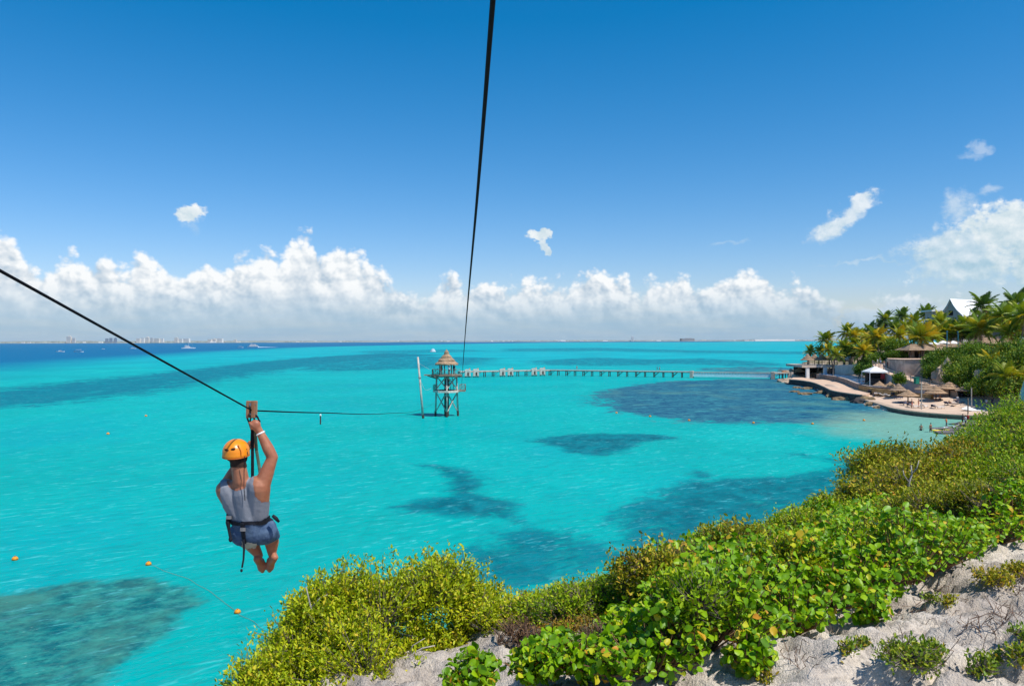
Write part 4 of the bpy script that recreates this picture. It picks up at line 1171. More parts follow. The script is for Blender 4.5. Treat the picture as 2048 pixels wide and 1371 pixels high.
# ---------------------------------------------------------------- cables, trolley
black_steel = mat('black_cable', (0.006, 0.007, 0.012), 0.8, 0.1, 0.4, 120)
def smooth_path(pts, n):
    pts = [Vector(p) for p in pts]; out_ = []
    ext = [pts[0] * 2 - pts[1]] + pts + [pts[-1] * 2 - pts[-2]]
    for i in range(1, len(ext) - 2):
        for k in range(n):
            t_ = k / n; a, b__, c__, d__ = ext[i - 1], ext[i], ext[i + 1], ext[i + 2]
            out_.append(0.5 * ((2 * b__) + (c__ - a) * t_ + (2 * a - 5 * b__ + 4 * c__ - d__) * t_ ** 2 + (3 * b__ - a - 3 * c__ + d__) * t_ ** 3))
    out_.append(pts[-1]); return out_
TW = Vector((-11.33, 135.0, 0.0))          # tower centre
def lx(d): return -1.914 - 0.0781 * d
hang = [Vector((lx(d), d, CAM_H - dz_)) for d, dz_ in ((7.5, .665), (11.4, 1.045), (22.6, 2.10), (46.6, 4.12), (90, 7.0), (133.2, 8.55))]
mb = MB()
mb.tube([Vector((lx(-4), -4, CAM_H + 1.95)), Vector((lx(3.31), 3.31, CAM_H + .303)), hang[0]], 0.0075, 8)
mb.tube(smooth_path(hang, 12), 0.0075, 8)
tag(mb.build('zipline_cable', black_steel, smooth=True), 'black zip-line cable the man hangs from, dipping to the sea tower', 'cable')
mb = MB()
mb.tube(smooth_path([Vector((0.30, -4.0, CAM_H + 1.30)), Vector((-0.047, 1.98, CAM_H + 0.853)), Vector((-0.916, 15, CAM_H - 0.09)), Vector((-4.3, 66, CAM_H - 4.0)), Vector((-8.75, 132.8, 4.75))], 14), 0.0072, 8)
tag(mb.build('zipline_cable', black_steel, smooth=True), 'empty black zip-line cable running from the top of the photo to the tower', 'cable')

tr = thing('zipline_trolley', at(504, 835, 7.5), 'wooden zip-line trolley block with pulley and straps above the man', 'trolley')
wood = mat('varnished_wood', (0.36, 0.17, 0.085), 0.6, 0.3, 0.35, 10, stretch=(1, 1, .15))
dk = Vector((-0.078, 1, -0.12)).normalized()
tc_ = at(504, 817, 7.5)
for sx, w_ in ((-0.032, 0.024), (0.022, 0.036)):
    mb = MB(); mb.beam(tc_ + Vector((sx, -.045, -0.002)), tc_ + Vector((sx, .045, -0.008)), w_, 0.165); o = mb.build('wooden_block', wood, tr)
    bv = o.modifiers.new('edge', 'BEVEL'); bv.width = 0.006; bv.segments = 2
for yy in (-.018, .026):
    mb = MB(); c__ = tc_ + Vector((-0.004, yy, 0.036))
    mb.tube([c__ + Vector((-.010, 0, 0)), c__ + Vector((-.006, 0, 0)), c__ + Vector((.006, 0, 0)), c__ + Vector((.010, 0, 0))], [0.026, 0.02, 0.02, 0.026], 14); mb.build('pulley_wheel', mat('steel', (0.35, 0.35, 0.36), 0.35, 0.5, 0.2, 30, metal=0.8), tr)
mb = MB()
for zz in (0.045, -0.05): mb.tube([tc_ + Vector((-.050, -.02, zz)), tc_ + Vector((.046, -.02, zz))], 0.008, 8)
mb.build('bolt', MATS['steel'], tr)
mb = MB()
ringp = [tc_ + Vector((0.004 + 0.022 * math.cos(t_), 0.0, -0.115 + 0.034 * math.sin(t_))) for t_ in np.linspace(0, 2 * math.pi, 15)]
mb.tube(ringp, 0.007, 6); mb.tube([p + Vector((0.03, .02, 0.012)) for p in ringp], 0.006, 6); mb.build('carabiner', webb, tr, True)
mb = MB(); mb.tube([tc_ + Vector((0.006, .01, -.13)), at(506, 860, 7.60), at(505, 900, 7.68), at(505, 950, 7.70), at(503, 1030, 7.68)], 0.015, 8, flatk=0.45); mb.build('strap', webb, tr)
mb = MB(); mb.tube([tc_ + Vector((0.030, .02, -.12)), at(511, 870, 7.62), at(513, 900, 7.70), at(518, 930, 7.72), at(522, 960, 7.72), at(512, 1030, 7.70)], 0.015, 8, flatk=0.35); mb.build('strap', mat('olive_webbing', (0.15, 0.19, 0.13), 0.8, 0.15, 0.3, 30), tr)
mb = MB(); mb.tube([tc_ + Vector((-0.040, -.02, -.085)), tc_ + Vector((-0.030, 0, -.13)), at(503, 860, 7.58), at(502, 890, 7.71)], 0.008, 6); mb.build('strap', webb, tr)
mb = MB(); mb.tube([tc_ + Vector((0.045, -.02, -.06)), tc_ + Vector((0.062, 0, -.10)), at(520, 842, 7.53), at(514, 848, 7.58)], 0.007, 6); mb.build('handle_loop', webb, tr)

# ---------------------------------------------------------------- small figures: one body per pose, clothes by region
def figure(pose):
    mb = MB(); V = Vector
    hz = 0.93
    if pose == 'lie':
        mb.cap(V((0, -.05, .14)), V((0, .42, .34)), .12, .13); mb.cap(V((-.15, .45, .38)), V((.15, .45, .38)), .06, .06); mb.cap(V((0, .46, .38)), V((0, .58, .46)), .05, .05)
        mb.ball(V((0, .64, .50)), (.085, .1, .11))
        for s in (-1, 1):
            mb.cap(V((s * .09, -.05, .13)), V((s * .10, -.45, .22)), .085, .06); mb.cap(V((s * .10, -.45, .22)), V((s * .11, -.85, .06)), .055, .04); mb.cap(V((s * .11, -.88, .06)), V((s * .12, -.92, .16)), .035, .03)
            mb.cap(V((s * .19, .45, .36)), V((s * .26, .2, .2)), .045, .04); mb.cap(V((s * .26, .2, .2)), V((s * .2, -.05, .2)), .038, .03); mb.ball(V((s * .2, -.08, .2)), (.035, .05, .03))
        return remesh(mb, 0.026, 3)
    st = {'stand': (.0, .0), 'walk': (.20, -.20), 'wade': (.05, -.05), 'reach': (.08, -.06)}[pose]
    mb.cap(V((0, 0, hz + .02)), V((0, .02, 1.32)), .115, .13); mb.cap(V((-.15, .02, 1.40)), V((.15, .02, 1.40)), .065, .065); mb.cap(V((-.07, 0, hz)), V((.07, 0, hz)), .115, .115)
    mb.cap(V((0, .02, 1.42)), V((0, .03, 1.55)), .052, .05); mb.ball(V((0, .04, 1.63)), (.078, .095, .115)); mb.cap(V((0, .125, 1.63)), V((0, .138, 1.605)), .012, .014)
    for s, f_ in ((-1, st[0]), (1, st[1])):
        k_ = V((s * .10, f_ * .75, .50)); a_ = V((s * .105, f_ * 1.1 - (0.10 if f_ < -.1 else 0), .09))
        mb.cap(V((s * .09, 0, .90)), k_, .088, .058); mb.cap(k_, a_, .056, .036); mb.cap(a_ + V((0, -.03, -.045)), a_ + V((0, .16, -.06)), .036, .03)
        if pose == 'reach' and s > 0:
            e_ = V((.30, .18, 1.28)); h_ = V((.24, .38, 1.44))
        else:
            e_ = V((s * .27, -f_ * .35, 1.13)); h_ = V((s * .27, -f_ * .6 + .08, .88))
        mb.cap(V((s * .19, .02, 1.40)), e_, .05, .04); mb.cap(e_, h_, .038, .028); mb.cap(h_, h_ + (h_ - e_).normalized() * .11, .034, .022); mb.cap(h_, h_ + (h_ - e_).normalized() * .05 + V((-s * .03, .03, 0)), .014, .012)
    return remesh(mb, 0.026, 3)
POSE = {}
def person(label, foot, h, heading, pose, top, low, hair=(0.03, 0.02, 0.015), sk=(0.42, 0.22, 0.14), group=None, hat=None):
    if pose not in POSE: POSE[pose] = figure(pose)
    me = POSE[pose].copy(); me.name = 'person'
    def cm(pre, c): return mat(pre + '_%02d%02d%02d' % tuple(int(99 * x) for x in c), c, 0.8, 0.2, 0.12, 6)
    for m_ in (cm('skin', sk), cm('cloth', top), cm('cloth', low), cm('hair', hair)): me.materials.append(m_)
    mi = []
    for p in me.polygons:
        x, y, z = p.center
        if pose == 'lie':
            k = 3 if (y > .60 and z > .52) else (1 if (.12 < y < .5 and abs(x) < .2) else (2 if -.25 < y <= .12 and abs(x) < .22 else 0))
        else:
            arm = abs(x) > .235
            k = 3 if (z > 1.66 or (z > 1.56 and y < .03)) else (1 if (1.0 < z < 1.47 and not (arm and z < 1.22)) else (2 if (.56 < z <= 1.0 and abs(x) < .22) else 0))
        mi.append(k)
    me.polygons.foreach_set('material_index', mi); me.shade_smooth()
    o = link_mesh('person', me, None, foot)
    o.rotation_euler[2] = heading; s_ = h / 1.75; o.scale = (s_, s_, s_)
    return tag(o, label, 'person', group)

# ---------------------------------------------------------------- thatch
def thatch_mat(name, c1, c2):
    if name in MATS: return MATS[name]
    m_ = bpy.data.materials.new(name); m_.use_nodes = True
    t = NT(m_.node_tree); t.n.clear()
    out_ = t.new('ShaderNodeOutputMaterial'); b = t.new('ShaderNodeBsdfPrincipled')
    tcn = t.new('ShaderNodeTexCoord'); v = tcn.outputs['Object']
    x, y, z = t.sep(v)
    ang = t.m('ARCTAN2', x, y)
    f = t.noise(t.comb(t.m('MULTIPLY', ang, 14.0), t.m('MULTIPLY', z, 1.6), 0.0), 1.0, 5, 0.7)
    f2 = t.noise(v, 1.6, 4, 0.6)
    c_ = t.mix(t.ss(f, 0.35, 0.7), c1, c2)
    c_ = t.mix(t.m('MULTIPLY', t.ss(f2, 0.45, 0.75), 0.5), c_, tuple(q * 1.5 for q in c1))
    t.put(b.inputs['Base Color'], c_); t.put(b.inputs['Roughness'], 0.95); t.put(b.inputs['Specular IOR Level'], 0.05)
    bn = t.new('ShaderNodeBump'); bn.inputs['Strength'].default_value = 0.9; bn.inputs['Distance'].default_value = 0.08
    t.put(bn.inputs['Height'], f); t.l.new(bn.outputs[0], b.inputs['Normal'])
    t.l.new(b.outputs[0], out_.inputs[0]); MATS[name] = m_
    return m_
thatch = thatch_mat('thatch', (0.42, 0.28, 0.175), (0.22, 0.145, 0.09))
thatch_g = thatch_mat('grey_thatch', (0.34, 0.24, 0.165), (0.18, 0.13, 0.09))
def thatch_cone(mb, c, r, h, tiers=4, n=30, seed=0, sag=0.12):
    """layered cone: each course ends in a ragged drip edge over the next"""
    pr = []
    for k in range(tiers):
        a, b__ = k / tiers, (k + 1) / tiers
        ra, rb = r * (a ** 1.0 * (1 - sag) + sag * a * a), r * (b__ * (1 - sag) + sag * b__ * b__)
        pr += [(max(ra, 0.03), h * (1 - a) - (0.0 if k == 0 else 0.05 * h)), (rb * 1.03, h * (1 - b__))]
        if k < tiers - 1: pr += [(rb * 0.97, h * (1 - b__) - 0.03 * h)]
    pr += [(r * 1.0, -0.09 * h), (r * 0.93, -0.06 * h), (r * 0.3, h * 0.55)]
    mb.lathe(c, pr, n, 0.028, seed)

grey_wood = mat('weathered_wood', (0.30, 0.235, 0.19), 0.9, 0.1, 0.45, 2.5)
pale_wood = mat('pale_timber', (0.60, 0.54, 0.46), 0.9, 0.1, 0.35, 2.0)
dark_wood = mat('dark_timber', (0.085, 0.066, 0.055), 0.9, 0.1, 0.4, 2.0)
deckm = mat('deck_boards', (0.36, 0.26, 0.19), 0.85, 0.1, 0.4, 1.2)

def rail(mb, a, b, h, n, cross=True, r=0.035):
    a, b = Vector(a), Vector(b)
    for k in range(n + 1):
        p = a.lerp(b, k / n); mb.tube([p, p + Vector((0, 0, h))], r, 5)
    for zz in (h, h * 0.12): mb.tube([a + Vector((0, 0, zz)), b + Vector((0, 0, zz))], r * 0.9, 5)
    if cross:
        for k in range(n):
            p, q = a.lerp(b, k / n), a.lerp(b, (k + 1) / n)
            mb.tube([p + Vector((0, 0, h * .12)), q + Vector((0, 0, h))], r * 0.75, 4); mb.tube([q + Vector((0, 0, h * .12)), p + Vector((0, 0, h))], r * 0.75, 4)

# ---------------------------------------------------------------- tower in the sea
tower = thing('zipline_tower', TW, 'thatched wooden zip-line tower standing in the turquoise sea', 'tower')
def tw(x, y, z): return TW + Vector((x, y, z))
def corner(k, z, r0=1.95, r1=1.72):
    a = -math.pi / 2 + 0.09 + k * math.pi / 2; r = r0 + (r1 - r0) * z / 7.0
    return tw(r * math.cos(a), r * math.sin(a), z)
for k in range(4):
    mb = MB(); mb.tube([corner(k, -1.5), corner(k, 0.9)], 0.19, 9); mb.build('footing', dark_wood, tower)
    mb = MB(); mb.tube([corner(k, 0.85), corner(k, 4.2), corner(k, 6.95)], [0.16, 0.15, 0.14], 9); mb.build('leg', pale_wood, tower, True)  # sunlit look of the legs painted in as a paler wood
for k in range(4):
    j = (k + 1) % 4
    for (z0, z1) in ((0.7, 4.1), (4.7, 6.9)):
        for (p, q) in ((k, j), (j, k)):
            mb = MB(); off = Vector((0.0, -0.08 if p == k else 0.08, 0)); mb.tube([corner(p, z0) + off, corner(q, z1) + off], 0.085, 7); mb.build('brace', pale_wood if k in (3, 0) else grey_wood, tower)  # camera-side braces carry the sunlit tone in their colour
mb = MB()
for dx_, dy_ in ((-.28, -.1), (.25, -.2), (.05, .3), (-.05, -.35)): mb.tube([tw(dx_, dy_, -1.5), tw(dx_ * .8, dy_ * .8, 7.0)], 0.17, 8)
mb.build('core_post', dark_wood, tower)
mb = MB(); mb.box(tw(0, 0.1, 5.6), (0.75, 0.75, 2.6)); mb.build('stair_shaft', dark_wood, tower)
def octo(r, ph=0.0, n=8): return [(TW.x + r * math.cos(2 * math.pi * k / n + ph), TW.y + r * math.sin(2 * math.pi * k / n + ph)) for k in range(n)]
mb = MB(); mb.prism(octo(2.3, .2), 4.28, 4.42); mb.build('lower_deck', deckm, tower)
mb = MB(); pts = octo(2.33, .2)
for k in range(8):
    a, b__ = pts[k], pts[(k + 1) % 8]; mb.beam((*a, 4.32), (*b__, 4.32), 0.10, 0.34)
mb.build('deck_rim', mat('white_timber', (0.72, 0.66, 0.56), 0.85, 0.1, 0.3, 2.0), tower)
mb = MB(); rail(mb, (*pts[4], 4.45), (*pts[5], 4.45), 1.0, 2); rail(mb, (*pts[3], 4.45), (*pts[4], 4.45), 1.0, 2); mb.build('railing', grey_wood, tower)
mb = MB(); mb.box(tw(2.75, -0.2, 4.36), (1.0, 1.8, 0.14)); mb.build('balcony', deckm, tower)
mb = MB(); rail(mb, tw(2.3, -1.1, 4.44), tw(3.25, -1.1, 4.44), 1.05, 1); rail(mb, tw(3.25, -1.1, 4.44), tw(3.25, .7, 4.44), 1.05, 2); rail(mb, tw(2.3, .7, 4.44), tw(3.25, .7, 4.44), 1.05, 1); mb.build('railing', grey_wood, tower)
mb = MB(); mb.prism(octo(2.75, .3927), 7.02, 7.18)
mb.box(tw(-2.9, 0.3, 7.09), (2.0, 1.3, 0.15)); mb.build('upper_deck', deckm, tower)
for k in range(4):
    mb = MB(); yy = -1.8 + k * 1.2; w_ = math.sqrt(2.7 ** 2 - yy ** 2); mb.beam(tw(-w_, yy, 6.9), tw(w_, yy, 6.9), 0.16, 0.22, ); mb.build('joist', grey_wood, tower)
mb = MB(); mb.tube([tw(-1.6, 0, 6.4), tw(-3.4, .3, 6.98)], .08, 6); mb.tube([tw(-1.6, .6, 6.4), tw(-3.4, .8, 6.98)], .08, 6); mb.build('bracket', grey_wood, tower)
pts = octo(2.62, .3927)
mb = MB()
for k in (2, 3, 4, 5): rail(mb, (*pts[k], 7.18), (*pts[k + 1], 7.18), 0.95, 2)
mb.build('railing', grey_wood, tower)
mb = MB(); rail(mb, (*pts[6], 7.18), (*pts[7], 7.18), 0.95, 2); mb.build('railing', grey_wood, tower)
for k in range(6):
    a = k * math.pi / 3 + .3; mb = MB(); mb.tube([tw(1.25 * math.cos(a), 1.25 * math.sin(a), 7.18), tw(1.2 * math.cos(a), 1.2 * math.sin(a), 9.4)], .085, 7); mb.build('roof_post', dark_wood, tower)
mb = MB(); thatch_cone(mb, tw(0, 0, 9.05), 1.95, 2.35, 4, 34, 3); rf = mb.build('roof', thatch, tower)
mb = MB(); thatch_cone(mb, tw(0, 0, 11.05), 0.42, 0.5, 2, 16, 5); mb.build('roof_cap', thatch, rf)
mb = MB(); a = tw(0.9, 1.2, 4.4); b__ = tw(0.5, 1.5, 7.0)
for s in (-.3, .3): mb.tube([a + Vector((s, 0, 0)), b__ + Vector((s, 0, 0))], .05, 5)
for k in range(8): p = a.lerp(b__, k / 8); mb.tube([p + Vector((-.3, 0, 0)), p + Vector((.3, 0, 0))], .03, 5)
mb.build('ladder', grey_wood, tower)
person('zip-line attendant in white shirt and orange helmet on the upper deck', tw(0.55, -1.5, 7.18), 1.75, 2.9, 'reach', (0.75, 0.76, 0.8), (0.06, 0.08, 0.14), (0.75, 0.20, 0.02))
person('bare-chested rider in orange helmet on the left of the upper deck', tw(-0.85, -1.2, 7.18), 1.72, 0.4, 'stand', (0.42, 0.22, 0.14), (0.35, 0.06, 0.05), (0.75, 0.20, 0.02))
person('person in dark navy at the right of the upper deck', tw(1.35, -0.6, 7.18), 1.78, -0.6, 'stand', (0.03, 0.05, 0.12), (0.03, 0.04, 0.08))

# slanting mast beside the tower, with its stay
mast = thing('wooden_mast', Vector((flat(846, 836).x, flat(846, 836).y, 0)), 'tall leaning wooden mast in the water left of the tower', 'mast')
mB = ORG[mast.name]; mt = mB + Vector((-0.95, 1.0, 10.3))
mb = MB(); mb.tube([mB + Vector((.1, 0, -1.5)), mB + Vector((0, 0, 0.55))], .21, 9); mb.build('footing', dark_wood, mast)
mb = MB(); mb.tube([mB.lerp(mt, .05), mB.lerp(mt, .5), mt], [.19, .17, .14], 9); mb.build('pole', pale_wood, mast, True)
mb = MB(); c__ = mB.lerp(mt, .66); mb.box(c__, (0.5, 0.5, 0.10)); mb.build('collar', grey_wood, mast)
mb = MB(); mb.tube(smooth_path([mB.lerp(mt, .66), mB.lerp(mt, .62) + Vector((.9, 0, -1.6)), tw(-2.2, -.4, 5.0)], 8), 0.018, 5); tag(mb.build('guy_rope', mat('pale_rope', (0.5, 0.47, 0.42), 0.9), smooth=True), 'thin pale rope sagging from the mast to the tower', 'rope')
mb = MB(); mb.tube([mB.lerp(mt, .9), tw(-2.6, -.6, 7.9)], 0.016, 5); tag(mb.build('guy_rope', MATS['pale_rope']), 'thin rope from the mast head to the upper deck', 'rope')

# ---------------------------------------------------------------- pier
WL = [flat(918, 754.2), flat(1100, 750.6), flat(1383, 755.0), flat(1545, 757.6), flat(1572, 757.0)]
pier = thing('pier', WL[0], 'long wooden pier on braced piles crossing the bay behind the tower', 'pier')
DZ = 2.05
pile_me = {}
def pier_run(a, b, step, pile_w=0.16, wd=2.2):
    a, b = Vector(a), Vector(b); L = (b - a).length; n = max(1, int(L / step)); d = (b - a).normalized(); s = Vector((-d.y, d.x, 0))
    mb = MB(); mb.beam(a + Vector((0, 0, DZ)), b + Vector((0, 0, DZ)), wd, 0.30); mb.build('deck', pale_wood, pier)
    for sd in (-1, 1):
        mb = MB(); mb.beam(a + s * sd * (wd / 2 - .1) + Vector((0, 0, DZ - .2)), b + s * sd * (wd / 2 - .1) + Vector((0, 0, DZ - .2)), .14, .24); mb.build('stringer', grey_wood, pier)
    for k in range(n + 1):
        p = a.lerp(b, k / n)
        for sd in (-1, 1):
            q = p + s * sd * (wd / 2 - .15)
            if 'p' not in pile_me:
                m2 = MB(); m2.tube([(0, 0, -1.5), (0, 0, DZ - .1)], .15, 7); pile_me['p'] = m2.mesh('pile', dark_wood)
            link_mesh('pile', pile_me['p'], pier, q)
        mb = MB(); mb.beam(p + s * (wd / 2) + Vector((0, 0, DZ - .42)), p - s * (wd / 2) + Vector((0, 0, DZ - .42)), .14, .16)
        if k % 2 == 0 and k < n:
            q = a.lerp(b, (k + .5) / n)
            for sd in (-1, 1): mb.tube([p + s * sd * (wd / 2 - .15) + Vector((0, 0, .35)), q + s * sd * (wd / 2 - .15) + Vector((0, 0, DZ - .3))], .07, 5)
        mb.build('bent', dark_wood, pier)
pier_run(WL[0], WL[1], 3.0); pier_run(WL[1], WL[2], 3.15); pier_run(WL[3], WL[4] + Vector((1.5, .6, 0)), 2.4)
white_wall = mat('white_masonry', (0.70, 0.63, 0.54), 0.85, 0.1, 0.35, 1.3)
blk = []
names = ['first', 'second', 'third', 'fourth', 'fifth', 'sixth']
for i, px_ in enumerate((935, 951, 1003, 1019, 1067, 1084)):
    t_ = (px_ - 918) / (1100 - 918); p = WL[0].lerp(WL[1], t_)
    bl = thing('pier_kiosk', p + Vector((0, 0, 0)), names[i] + ' white masonry kiosk on the pier counting from the tower', 'kiosk', 'white kiosks on the pier')
    mb = MB(); off = -1.35 + (0.5 if i % 2 else 0.0)
    mb.box(p + Vector((0, off, 1.55)), (2.0, 1.3, 2.35)); o = mb.build('wall', white_wall, bl); bv = o.modifiers.new('edge', 'BEVEL'); bv.width = 0.08; bv.segments = 2
    mb = MB(); mb.box(p + Vector((0.15 * (-1) ** i, off, 2.78)), (1.5, 0.9, 0.16)); mb.build('top_slab', white_wall, bl)
    mb = MB(); mb.tube([p + Vector((.7, off, 2.7)), p + Vector((.7, off, 3.25))], [.26, .2], 8); mb.build('post_cap', mat('terracotta', (0.50, 0.27, 0.14), 0.9, 0.1, 0.3, 4), bl)
    mb = MB(); mb.box(p + Vector((0.2, off - .66, 1.2)), (0.55, 0.06, 1.2)); mb.build('doorway', dark_wood, bl)
    mb = MB()
    for ddx in (-.8, .8): mb.tube([p + Vector((ddx, off, -1.5)), p + Vector((ddx, off, .5))], .17, 7)
    mb.build('footing', dark_wood, bl)
# painted footbridge between two pillars
fb = thing('footbridge', WL[2], 'pale turquoise painted footbridge joining the pier to the shore', 'footbridge')
turq = mat('turquoise_paint', (0.70, 0.90, 0.90), 0.6, 0.2, 0.15, 1.5)
d = (WL[3] - WL[2]); n_ = d.normalized(); s = Vector((-n_.y, n_.x, 0))
mb = MB(); mb.beam(WL[2] + Vector((0, 0, 1.15)), WL[3] + Vector((0, 0, 1.15)), 2.0, .14); mb.build('deck', deckm, fb)
for sd in (-1, 1):
    mb = MB(); mb.beam(WL[2] + s * sd * 1.0 + Vector((0, 0, 0.95)), WL[3] + s * sd * 1.0 + Vector((0, 0, 0.95)), .14, 1.0); mb.build('parapet', turq, fb)
    mb = MB(); mb.beam(WL[2] + s * sd * 1.0 + Vector((0, 0, 1.98)), WL[3] + s * sd * 1.0 + Vector((0, 0, 1.98)), .30, .30); mb.build('hand_rail', white_wall, fb)
    for k in range(29):
        p = WL[2].lerp(WL[3], (k + .5) / 29); mb = MB(); mb.box(p + s * sd * 1.0 + Vector((0, 0, 1.66)), (.42, .13, .42), math.atan2(n_.y, n_.x)); mb.build('baluster', turq, fb)
for p in (WL[2], WL[3]):
    mb = MB(); mb.box(p + Vector((0, -.4, 0.9)), (1.0, 2.4, 3.0), math.atan2(n_.y, n_.x)); mb.build('pillar', mat('stone_render', (0.55, 0.46, 0.38), 0.9, 0.1, 0.3, 1.5), fb)
person('small figure in dark clothes standing on the pier near the turquoise footbridge', WL[1].lerp(WL[2], (1318 - 1100) / 283) + Vector((0, 0, DZ + .08)), 1.75, 1.2, 'stand', (0.03, 0.04, 0.08), (0.03, 0.03, 0.05))
person('small bather on the pier right of the white kiosks', WL[1].lerp(WL[2], (1157 - 1100) / 283) + Vector((0, 0, DZ + .08)), 1.7, -1.0, 'walk', (0.5, 0.2, 0.15), (0.4, 0.1, 0.08))
person('small figure on the pier beside the one in dark clothes', WL[1].lerp(WL[2], (1323 - 1100) / 283) + Vector((0, .5, DZ + .08)), 1.68, 2.0, 'stand', (0.35, 0.4, 0.45), (0.1, 0.1, 0.12))

BZ = 0.65            # level of the sandy terrace

# ---------------------------------------------------------------- the shore on the right
ctrl = [(1590, 760, 228, None), (1625, 757, 240, None), (1660, 757, 236, None), (1640, 770, 205, 1.2), (1700, 782, 178, 1.2), (1740, 797, 162, .65), (1800, 808, 149, .6), (1860, 815, 143, .62), (1940, 815, 141, .65), (2040, 815, 141, .7), (1800, 816, 141, .6), (1900, 824, 133, .6), (2000, 826, 131, .6),
        (1860, 795, 160, .9), (1940, 795, 156, 1.2), (2030, 798, 152, 1.8), (1890, 775, 160, 3.2), (1820, 757, 178, 4.3), (1755, 735, 196, 5.8), (1780, 762, 176, 1.6), (1830, 778, 168, 1.2), (1690, 752, 215, .9), (1720, 758, 196, .9), (1750, 766, 184, .9), (1670, 750, 226, .9),
        (1790, 716, 200, 8.3), (1860, 714, 196, 8.4), (1920, 712, 190, 8.9), (1730, 720, 232, 6.5), (1990, 745, 165, 6.2), (2048, 745, 150, 6.6), (2048, 705, 168, 10.4), (2000, 705, 184, 9.8), (1960, 690, 212, 11.4),
        (1900, 690, 232, 11.2), (1850, 700, 232, 9.8), (1700, 735, 244, 4.2), (1750, 700, 275, 8.5), (1650, 735, 275, 3.0), (2200, 690, 200, 12), (2200, 760, 140, 7.0), (2300, 680, 260, 13), (1950, 680, 300, 12)]
cx_ = np.array([[*(at(p_, q_, d_)[:2]), (at(p_, q_, d_).z if z_ is None else z_)] for p_, q_, d_, z_ in ctrl])
SHORE = np.array([list(flat(*q)[:2]) for q in [(1596, 758), (1628, 766), (1664, 781), (1704, 791), (1740, 802), (1770, 811.5), (1800, 820), (1860, 828), (1960, 834), (2075, 836)]] + [[95, 108], [300, 108], [420, 420], [230, 420], [140, 330], [106, 285], [94, 252]])
def shore_z(x, y):
    x = np.atleast_1d(np.asarray(x, float)); y = np.atleast_1d(np.asarray(y, float))
    d2 = (x[:, None] - cx_[None, :, 0]) ** 2 + ((y[:, None] - cx_[None, :, 1])) ** 2
    wgt = 1 / (d2 + 4.0) ** 1.7
    z = (wgt * cx_[None, :, 2]).sum(1) / wgt.sum(1)
    s_ = poly_sd(np.stack([x, y], 1), SHORE)
    k = sstep(s_, -4.2, -2.4)
    z = z + 0.35 * fbm(x * .3, y * .3, 0, 3, 61) * np.clip(s_ / 6, 0, 1)
    return z * k - 1.6 * (1 - k)
POOLP = np.array([list(flat(*q, 2.7)[:2]) for q in [(1634, 748.5), (1665, 752), (1690, 757.5), (1715, 767), (1745, 773), (1800, 776), (1800, 769), (1770, 764), (1735, 758), (1700, 750), (1672, 745.8), (1640, 746.4)]])
def sz(x, y): return float(shore_z(x, y)[0])
xs = np.arange(56, 300, 1.25); ys = np.arange(104, 330, 1.25)
gx, gy, gf = grid_patch(xs, ys)
gz = np.concatenate([shore_z(gx[i:i + 4000], gy[i:i + 4000]) for i in range(0, len(gx), 4000)])
ins_ = sstep(poly_sd(np.stack([gx, gy], 1), POOLP), -4.0, -1.0)
gz = np.where(gz > 0.9, gz * (1 - ins_) + 0.9 * ins_, gz)
keep = gz[gf].max(1) > -1.5
sand = bpy.data.materials.new('coral_sand'); sand.use_nodes = True
t = NT(sand.node_tree); t.n.clear(); out = t.new('ShaderNodeOutputMaterial'); b = t.new('ShaderNodeBsdfPrincipled')
geo = t.new('ShaderNodeNewGeometry'); pos = geo.outputs['Position']; _, _, pz = t.sep(pos)
nn_ = t.noise(pos, 0.35, 5, 0.65)
c_ = t.mix(t.ss(nn_, 0.3, 0.7), (0.66, 0.49, 0.36, 1), (0.56, 0.41, 0.30, 1))
c_ = t.mix(t.ss(t.m('MULTIPLY_ADD', nn_, 2.2, pz), 3.6, 4.6), c_, t.mix(t.ss(nn_, 0.4, 0.6), (0.16, 0.15, 0.07, 1), (0.40, 0.30, 0.21, 1)))
t.put(b.inputs['Base Color'], c_); t.put(b.inputs['Roughness'], 0.95); t.put(b.inputs['Specular IOR Level'], 0.05)
t.l.new(b.outputs[0], out.inputs[0]); MATS['coral_sand'] = sand
tag(link_mesh('shore_terrain', np_mesh('shore_terrain', np.stack([gx, gy, gz], 1), gf[keep], sand, smooth=True)), kind='structure')

stone = mat('stone_wall', (0.34, 0.27, 0.225), 0.95, 0.05, 0.45, 0.9, bump=0.6, bscale=2.2)
stone_l = mat('pale_stone_wall', (0.50, 0.40, 0.34), 0.95, 0.05, 0.35, 0.7, bump=0.6, bscale=2.0)
stone_d = mat('dark_stone', (0.075, 0.065, 0.06), 0.8, 0.2, 0.4, 0.8, bump=0.6, bscale=2.0)  # much darker stone tone than the other walls
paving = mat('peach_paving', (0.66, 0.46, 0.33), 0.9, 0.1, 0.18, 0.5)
plaster = mat('cream_plaster', (0.68, 0.55, 0.44), 0.9, 0.1, 0.2, 0.6)
whitep = mat('white_paint', (0.80, 0.79, 0.77), 0.7, 0.2, 0.08, 1.0)
shade = mat('dark_interior', (0.05, 0.042, 0.038), 0.9, 0.05, 0.4, 0.8)  # near-black base colour stands in for unlit space inside openings
def dz_of(py, px, z):           # distance at which level z is seen at a pixel
    return flat(px, py, z)
